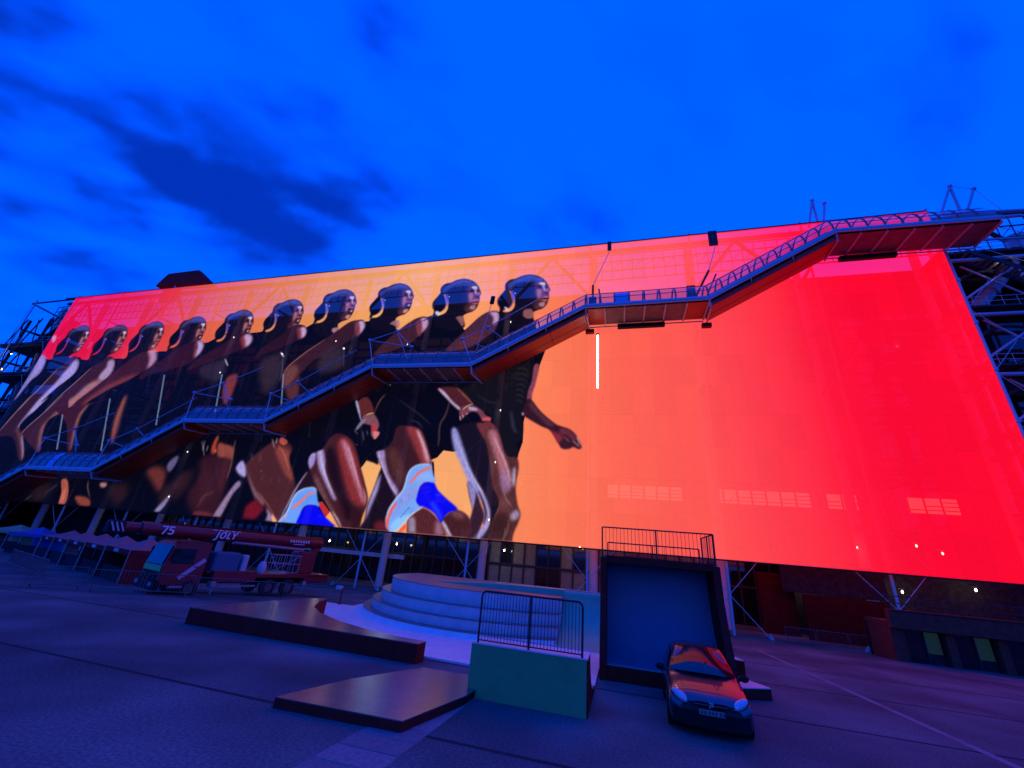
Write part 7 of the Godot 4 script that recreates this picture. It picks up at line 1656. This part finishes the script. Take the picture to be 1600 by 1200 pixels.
	em.box(Vector3(0.035, 0.6, 2.10), Vector3(0.05, 0.018, 0.016), Basis(Vector3.BACK, -0.2), 0.006)
	em.box(Vector3(-0.025, 0.575, 2.10), Vector3(0.02, 0.06, 0.016), Basis(Vector3.BACK, -0.5), 0.006)
	em.box(Vector3(-0.035, 0.645, 2.10), Vector3(0.03, 0.03, 0.016), Basis(), 0.008)
	part(t, "emblem", em, M.chrome)
	part(t, "number_plate", Shape.new().box(Vector3(0, 0.475, 2.132), Vector3(0.52, 0.10, 0.015), Basis(), 0.004), M.plate)
	for k in 7:
		part(t, "plate_character", Shape.new().box(Vector3(-0.2 + k * 0.066 + (0.02 if k > 1 else 0.0) + (0.02 if k > 4 else 0.0), 0.475, 2.142), Vector3(0.024, 0.056, 0.002)), M.black)
	# headlights: almond lenses set into the wings
	for sg in [-1, 1]:
		var tilt := Basis(Vector3.UP, sg * 0.62) * Basis(Vector3.BACK, sg * 0.42) * Basis(Vector3.RIGHT, -0.35)
		var hl := part(t, "headlight", Shape.new().ball(Vector3.ZERO, Vector3(0.235, 0.098, 0.12), 10, 18), M.lens)
		hl.transform = Transform3D(tilt, Vector3(sg * 0.615, 0.655, 1.865))
		part(hl, "bezel", Shape.new().ball(Vector3(0, -0.012, -0.012), Vector3(0.25, 0.108, 0.118), 10, 18), M.car_trim)
	# glass
	var ws := []
	for i in 7:
		var u := i / 6.0
		var row := PackedVector3Array()
		for j in 11:
			var x := lerpf(-1, 1, j / 10.0)
			var hw := lerpf(0.76, 0.585, u)
			var zz := lerpf(1.03, -0.0, u) - 0.24 * x * x * lerpf(1.0, 0.6, u)
			var yy := lerpf(0.985, 1.462, pow(u, 0.9)) - 0.035 * x * x + 0.055
			row.append(Vector3(x * hw, yy, zz))
		ws.append(row)
	ws.reverse()
	part(t, "windscreen", Shape.new().grid(ws), M.car_glass)
	for sg in [-1, 1]:
		var rw := []
		for i in 2:
			var row := PackedVector3Array()
			for z in [0.62, 0.1, -0.5, -1.2]:
				var u: float = clampf((0.62 - z) / 0.75, 0, 1)
				var top := lerpf(1.06, 1.40, minf(u * 1.15, 1.0))
				row.append(Vector3(sg * (0.85 if i == 1 else lerpf(0.80, 0.665, u)), 0.97 if i == 1 else top, z))
			rw.append(row)
		if sg > 0: rw.reverse()
		part(t, "side_window", Shape.new().grid(rw), M.car_glass)
		part(t, "wing_mirror", Shape.new().ball(Vector3(sg * 0.98, 1.0, 0.60), Vector3(0.115, 0.085, 0.07)), M.car_trim)
		part(t, "mirror_arm", Shape.new().tube(Vector3(sg * 0.84, 0.94, 0.60), Vector3(sg * 0.95, 0.98, 0.6), 0.03, 0.03, 6), M.car_trim)
		wheel(t, Vector3(sg * 0.76, 0.30, 1.28), 0.31, 0.2)
		wheel(t, Vector3(sg * 0.76, 0.30, -1.32), 0.31, 0.2)
		part(t, "wiper", Shape.new().tube(Vector3(sg * 0.1 - 0.25, 1.02, 0.98), Vector3(sg * 0.1 + 0.33, 1.07, 0.88), 0.012, 0.008, 5), M.black)
		part(t, "wheel_arch", Shape.new().tube(Vector3(sg * 0.862, 0.33, 1.28), Vector3(sg * 0.885, 0.33, 1.28), 0.37, 0.36, 24), M.black)
		part(t, "wheel_arch", Shape.new().tube(Vector3(sg * 0.862, 0.33, -1.32), Vector3(sg * 0.885, 0.33, -1.32), 0.37, 0.36, 24), M.black)

func refine(p: PackedVector3Array) -> PackedVector3Array:
	var o := PackedVector3Array()
	for i in p.size() - 1:
		for k in 3:
			o.append(p[i].cubic_interpolate(p[i + 1], p[maxi(i - 1, 0)], p[mini(i + 2, p.size() - 1)], k / 3.0))
	o.append(p[-1])
	return o

# ---------------------------------------------------------------- crane truck
func text_part(parent: Node3D, called: String, words: String, height: float, at: Vector3, b: Basis, m: Material) -> void:
	var tm := TextMesh.new()
	tm.text = words
	var f := SystemFont.new()
	f.font_names = PackedStringArray(["Droid Sans"]); f.font_weight = 700
	tm.font = f
	tm.font_size = 48; tm.pixel_size = height / 36.0; tm.depth = 0.01
	var o := part(parent, called, tm, m)
	o.transform = Transform3D(b, at)

func build_truck() -> void:
	# local axes: +z forward, +x the side that faces the camera
	var turn := -0.294
	var g := gy(14.0)
	var t := thing("crane_truck", "red crane truck with folded lifting boom parked near the red tents", "truck", Vector3(55.95, g, 13.9))
	t.basis = Basis(Vector3.UP, turn)
	part(t, "chassis", Shape.new().box(Vector3(0, 0.85, -0.8), Vector3(1.1, 0.3, 9.6), Basis(), 0.03), M.black)
	# cab
	var cab := Shape.new()
	var prof := PackedVector2Array([Vector2(3.1, 0.75), Vector2(3.1, 2.95), Vector2(3.4, 3.02), Vector2(4.75, 2.95), Vector2(4.98, 2.75), Vector2(5.2, 1.7), Vector2(5.22, 0.95), Vector2(5.05, 0.7)])
	cab.along_x(prof, -1.22, 1.22)
	var c := part(t, "cab", cab, M.truck_red)
	part(c, "windscreen", Shape.new().box(Vector3(0, 2.22, 5.125), Vector3(2.1, 0.98, 0.05), Basis(Vector3.RIGHT, -0.205)), M.car_glass)
	part(c, "side_window", Shape.new().box(Vector3(1.225, 2.2, 4.35), Vector3(0.03, 0.8, 1.1), Basis(), 0.01), M.car_glass)
	part(c, "side_window", Shape.new().box(Vector3(-1.225, 2.2, 4.35), Vector3(0.03, 0.8, 1.1), Basis(), 0.01), M.car_glass)
	part(c, "reflective_band", Shape.new().box(Vector3(0, 1.52, 5.24), Vector3(2.2, 0.30, 0.03), Basis(), 0.01), M.hi_vis, "green reflective band below the windscreen")
	part(c, "grille", Shape.new().box(Vector3(0, 1.12, 5.235), Vector3(1.7, 0.42, 0.04), Basis(), 0.01), M.black)
	part(c, "bumper", Shape.new().box(Vector3(0, 0.66, 5.22), Vector3(2.45, 0.42, 0.35), Basis(), 0.05), M.car_trim)
	for sg in [-1, 1]:
		part(c, "headlight", Shape.new().box(Vector3(sg * 0.9, 0.72, 5.41), Vector3(0.36, 0.18, 0.03), Basis(), 0.01), M.lens)
		part(c, "mirror", Shape.new().box(Vector3(sg * 1.42, 2.25, 5.0), Vector3(0.16, 0.62, 0.14), Basis(), 0.03), M.black)
	part(c, "door_stripe", Shape.new().box(Vector3(1.232, 1.55, 3.75), Vector3(0.012, 0.22, 1.5), Basis(Vector3.RIGHT, 0.75)), M.truck_white)
	part(c, "door_handle", Shape.new().box(Vector3(1.24, 1.65, 3.6), Vector3(0.03, 0.05, 0.2)), M.black)
	part(c, "step", Shape.new().box(Vector3(1.15, 0.6, 4.3), Vector3(0.25, 0.12, 0.7), Basis(), 0.02), M.galv)
	for z in [3.6, -1.1, -2.5]:
		for sg in [-1, 1]:
			wheel(t, Vector3(sg * 1.08, 0.5, z), 0.5, 0.34, M.truck_rim)
	# bodywork behind the cab
	part(t, "side_box", Shape.new().box(Vector3(1.0, 1.15, 1.2), Vector3(0.5, 0.65, 2.6), Basis(), 0.03), M.truck_red)
	part(t, "side_box", Shape.new().box(Vector3(-1.0, 1.15, 1.2), Vector3(0.5, 0.65, 2.6), Basis(), 0.03), M.truck_red)
	part(t, "load_deck", Shape.new().box(Vector3(0, 1.2, -1.6), Vector3(2.45, 0.24, 7.6), Basis(), 0.03), M.truck_red)
	part(t, "rear_body", Shape.new().box(Vector3(0, 1.05, -4.6), Vector3(2.45, 0.5, 2.0), Basis(), 0.03), M.truck_red)
	part(t, "tarpaulin", Shape.new().box(Vector3(0.55, 1.95, 1.9), Vector3(1.2, 1.1, 1.5), Basis(), 0.08), M.tarp_blue)
	part(t, "white_tank", Shape.new().box(Vector3(0.9, 1.9, 0.8), Vector3(0.5, 1.0, 0.36), Basis(), 0.06), M.truck_white)
	part(t, "white_bag", Shape.new().ball(Vector3(0.9, 1.6, -0.5), Vector3(0.25, 0.5, 0.3)), M.truck_white)
	# basket cage
	var cage := Shape.new()
	for y in [1.4, 1.95, 2.5]:
		cage.tube(Vector3(1.1, y, -1.0), Vector3(1.1, y, -3.0), 0.025, 0.025, 5)
		cage.tube(Vector3(0.1, y, -1.0), Vector3(0.1, y, -3.0), 0.025, 0.025, 5)
	for i in 6:
		cage.tube(Vector3(1.1, 1.4, -1.0 - i * 0.4), Vector3(1.1, 2.5, -1.0 - i * 0.4), 0.022, 0.022, 5)
		cage.tube(Vector3(0.1, 1.4, -1.0 - i * 0.4), Vector3(0.1, 2.5, -1.0 - i * 0.4), 0.022, 0.022, 5)
	cage.tube(Vector3(1.1, 1.4, -1.0), Vector3(1.1, 2.5, -3.0), 0.02, 0.02, 5)
	part(t, "basket_cage", cage, M.galv)
	part(t, "turret", Shape.new().box(Vector3(0, 2.0, -3.9), Vector3(1.3, 1.5, 1.4), Basis(), 0.12), M.truck_red)
	part(t, "lift_link", Shape.new().box(Vector3(0.2, 2.5, -4.3), Vector3(0.35, 2.0, 0.55), Basis(Vector3.RIGHT, -0.6), 0.06), M.truck_red)
	# boom: eight-sided telescoping tube lying over the cab
	var axis0 := Vector3(0.25, 3.42, -4.9); var axis1 := Vector3(0.25, 3.5, 6.6)
	var bm := Shape.new()
	bm.tube(axis0, axis1, 0.40, 0.36, 8)
	var bo := part(t, "boom", bm, M.truck_red)
	part(bo, "inner_boom", Shape.new().tube(axis1 - Vector3(0, 0, 0.2), axis1 + Vector3(0, 0.0, 0.9), 0.28, 0.26, 8), M.truck_red)
	part(bo, "boom_head", Shape.new().box(axis1 + Vector3(0, -0.06, 1.1), Vector3(0.75, 0.72, 0.7), Basis(), 0.1), M.black)
	for k in 3:
		part(bo, "warning_stripe", Shape.new().box(axis1 + Vector3(0.385, -0.02, 0.9 + k * 0.2), Vector3(0.02, 0.5, 0.07), Basis(Vector3.RIGHT, 0.5)), M.truck_white)
	part(bo, "boom_rail", Shape.new().box(Vector3(0.25, 3.86, 1.5), Vector3(0.3, 0.07, 8.5)), M.maroon)
	part(bo, "boom_cylinder", Shape.new().tube(Vector3(0.25, 2.9, -3.6), Vector3(0.25, 3.1, 1.5), 0.13, 0.13, 10), M.galv)
	var fb := Basis(Vector3.UP, PI / 2)
	var slant := Basis(Vector3(1, 0, 0), Vector3(0.22, 1, 0), Vector3(0, 0, 1))
	text_part(bo, "lettering", "75", 0.46, Vector3(0.64, 3.48, 5.4), fb, M.letter)
	text_part(bo, "lettering", "JOLY", 0.42, Vector3(0.65, 3.45, 2.2), fb * slant, M.letter)
	for k in 5:
		part(bo, "lettering_mark", Shape.new().box(Vector3(0.60, 3.72, 2.95 - k * 0.36), Vector3(0.02, 0.05, 0.24)), M.letter)
	for k in 8:
		part(bo, "lettering_mark", Shape.new().box(Vector3(0.655, 3.44, -2.2 - k * 0.2), Vector3(0.01, 0.17, 0.11), Basis(Vector3.RIGHT, 0.15)), M.letter)
	part(bo, "lettering_mark", Shape.new().box(Vector3(0.62, 3.24, -2.9), Vector3(0.01, 0.04, 0.9)), M.letter)
	for z in [2.4, -3.6]:
		for sg in [-1, 1]:
			var leg := part(t, "outrigger", Shape.new().box(Vector3(sg * 1.15, 0.72, z), Vector3(0.5, 0.3, 0.3), Basis(), 0.03), M.galv)
			part(leg, "jack", Shape.new().tube(Vector3(sg * 1.3, 0.25, z), Vector3(sg * 1.3, 0.75, z), 0.07, 0.07, 8), M.galv)
	part(t, "side_guard", Shape.new().box(Vector3(1.2, 0.62, 0.9), Vector3(0.05, 0.1, 2.2)), M.galv)

# ---------------------------------------------------------------- tents
func build_tents() -> void:
	var u := Vector2(-0.941, -0.342)
	var back := Vector2(0.342, -0.941)
	var lab := ["red peaked tent with closed end wall beside the crane truck", "second red peaked tent from the crane truck", "third red peaked tent from the crane truck", "fourth red peaked tent from the crane truck", "fifth red peaked tent from the crane truck"]
	for i in 5:
		var L := 5.4
		var c := Vector2(49.9, 17.2) + u * (L * (i + 0.5)) + back * 1.6
		tent(c, atan2(-u.y, u.x), L - 0.1, 3.2, M.tent_red, M.tent_roof_lit, lab[i], "red tents in a row", i == 0, true)
	tent(Vector2(19.0, 5.2), 0.35, 3.4, 3.0, M.tent_blue, M.tent_blue, "bright blue peaked tent past the end of the red tents", "", false, false)
	tent(Vector2(8.0, 1.4), 0.35, 5.0, 4.0, M.tent_pale, M.tent_pale, "pale peaked tent beyond the bright blue tent", "", false, false)

func tent(c: Vector2, turn: float, L: float, D: float, wall: Material, roof: Material, label: String, group: String, closed: bool, marks: bool) -> void:
	var t := thing("market_tent", label, "tent", Vector3(c.x, gy(c.y), c.y), turn, group)
	# local x runs along the row away from the truck, the open front is on the side that faces the plaza
	var eave := 2.05; var peak := 2.75
	var fr := 1.0 if (t.basis * Vector3(0, 0, 1)).z > 0 else -1.0
	var cs := [Vector3(-L / 2, eave, D / 2), Vector3(L / 2, eave, D / 2), Vector3(L / 2, eave, -D / 2), Vector3(-L / 2, eave, -D / 2)]
	var s := Shape.new()
	var top := Vector3(0, peak, 0)
	for i in 4:
		var a: Vector3 = cs[i]; var b: Vector3 = cs[(i + 1) % 4]
		# cloth sags a little between eave and peak
		var rows := []
		for k in 5:
			var w := k / 4.0
			var row := PackedVector3Array()
			for j in 7:
				var q := a.lerp(b, j / 6.0).lerp(top, 1.0 - w)
				q.y -= 0.16 * sin(PI * w)
				row.append(q)
			rows.append(row)
		s.grid(rows)
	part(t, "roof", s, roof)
	for i in 4:
		var a: Vector3 = cs[i]; var b: Vector3 = cs[(i + 1) % 4]
		var rows := []
		for k in 2:
			var row := PackedVector3Array()
			for j in 9: row.append(a.lerp(b, j / 8.0) - Vector3(0, 0.3 * k + (0.02 if j % 2 and k else 0.0), 0) + (a + b) * Vector3(0.004, 0, 0.004))
			rows.append(row)
		part(t, "valance", Shape.new().grid(rows), wall)
		part(t, "leg", Shape.new().tube(a - Vector3(0, 2.15, 0), a, 0.03, 0.03, 6), M.galv)
	part(t, "rear_wall", Shape.new().box(Vector3(0, 1.0, -fr * (D / 2 - 0.03)), Vector3(L - 0.06, 2.1, 0.02)), wall)
	if closed:
		var sx := -1.0
		part(t, "end_wall", Shape.new().box(Vector3(sx * (L / 2 - 0.03), 0.95, 0), Vector3(0.02, 2.2, D - 0.06)), wall)
		part(t, "end_wall", Shape.new().box(Vector3(-sx * (L / 2 - 0.03), 0.95, 0), Vector3(0.02, 2.2, D - 0.06)), wall)
	part(t, "counter", Shape.new().box(Vector3(0, 0.45, fr * (D / 2 - 0.35)), Vector3(L - 0.5, 0.9, 0.3)), M.dark_wall)
	if marks:
		for k in 4:
			part(t, "lettering_mark", Shape.new().box(Vector3(-0.42 + k * 0.28, eave - 0.15, fr * (D / 2 + 0.03)), Vector3(0.07 if k == 0 else 0.17, 0.2, 0.01), Basis(Vector3.BACK, -0.25)), M.letter)

# ---------------------------------------------------------------- barriers and other small things
func barrier(at: Vector2, turn: float, label: String, group: String) -> void:
	var t := thing("crowd_barrier", label, "barrier", Vector3(at.x, gy(at.y), at.y), turn, group)
	var f := Shape.new()
	for q in [[Vector3(-1.1, 0.2, 0), Vector3(-1.1, 1.05, 0)], [Vector3(1.1, 0.2, 0), Vector3(1.1, 1.05, 0)], [Vector3(-1.1, 1.05, 0), Vector3(1.1, 1.05, 0)], [Vector3(-1.1, 0.2, 0), Vector3(1.1, 0.2, 0)]]:
		f.tube(q[0], q[1], 0.022, 0.022, 6)
	part(t, "frame", f, M.barrier)
	var bar := Shape.new().tube(Vector3(0, 0.2, 0), Vector3(0, 1.05, 0), 0.009, 0.009, 5).done()
	for i in 15:
		var p := part(t, "bar", bar, M.barrier)
		p.position.x = -1.0 + i * 2.0 / 14
	for sg in [-1, 1]:
		var foot := Shape.new()
		foot.tube(Vector3(sg * 0.9, 0.2, 0), Vector3(sg * 0.9, 0.02, 0.3), 0.02, 0.02, 6)
		foot.tube(Vector3(sg * 0.9, 0.2, 0), Vector3(sg * 0.9, 0.02, -0.3), 0.02, 0.02, 6)
		part(t, "foot", foot, M.barrier)

const NTH := ["first", "second", "third", "fourth", "fifth", "sixth"]

func build_small_things() -> void:
	for i in 6:
		barrier(Vector2(52.6 + i * 1.75, 22.0 - i * 1.55), 0.72, "%s grey crowd barrier from the tents in the line before the crane truck" % NTH[i], "barriers by the crane truck")
	for i in 5:
		barrier(Vector2(47.0 - i * 2.3, 19.6 - i * 0.84), -0.35, "%s grey crowd barrier from the truck in the line before the red tents" % NTH[i], "barriers by the tents")
	for i in 3:
		barrier(Vector2(94.6 + i * 2.35, -5.2 - i * 0.1), 0.02, "%s grey crowd barrier from the tall ramp at the red wall's foot" % NTH[i], "barriers at the red wall")
	var p := thing("marker_post", "short red and white marker post behind the pointed platform", "post", Vector3(62.4, gy(12.2), 12.2))
	part(p, "shaft", Shape.new().tube(Vector3.ZERO, Vector3(0, 1.0, 0), 0.06, 0.06, 10), M.truck_red)
	part(p, "cap", Shape.new().box(Vector3(-0.25, 1.0, 0), Vector3(0.5, 0.22, 0.16), Basis(), 0.04), M.truck_white)
	part(p, "foot", Shape.new().tube(Vector3(0, 0, 0), Vector3(0, 0.08, 0), 0.2, 0.16, 12), M.rubber)
	var d := thing("floodlight_mast", "thin mast with a small dark floodlight head between the last two runners", "floodlight", Vector3(63.4, 14.3, -1.9))
	part(d, "pole", Shape.new().tube(Vector3.ZERO, Vector3(1.5, 9.4, -0.4), 0.05, 0.04, 6), M.rod)
	part(d, "head", Shape.new().box(Vector3(1.58, 10.0, -0.4), Vector3(0.5, 1.15, 0.28), Basis(Vector3.BACK, -0.1), 0.03), M.black)
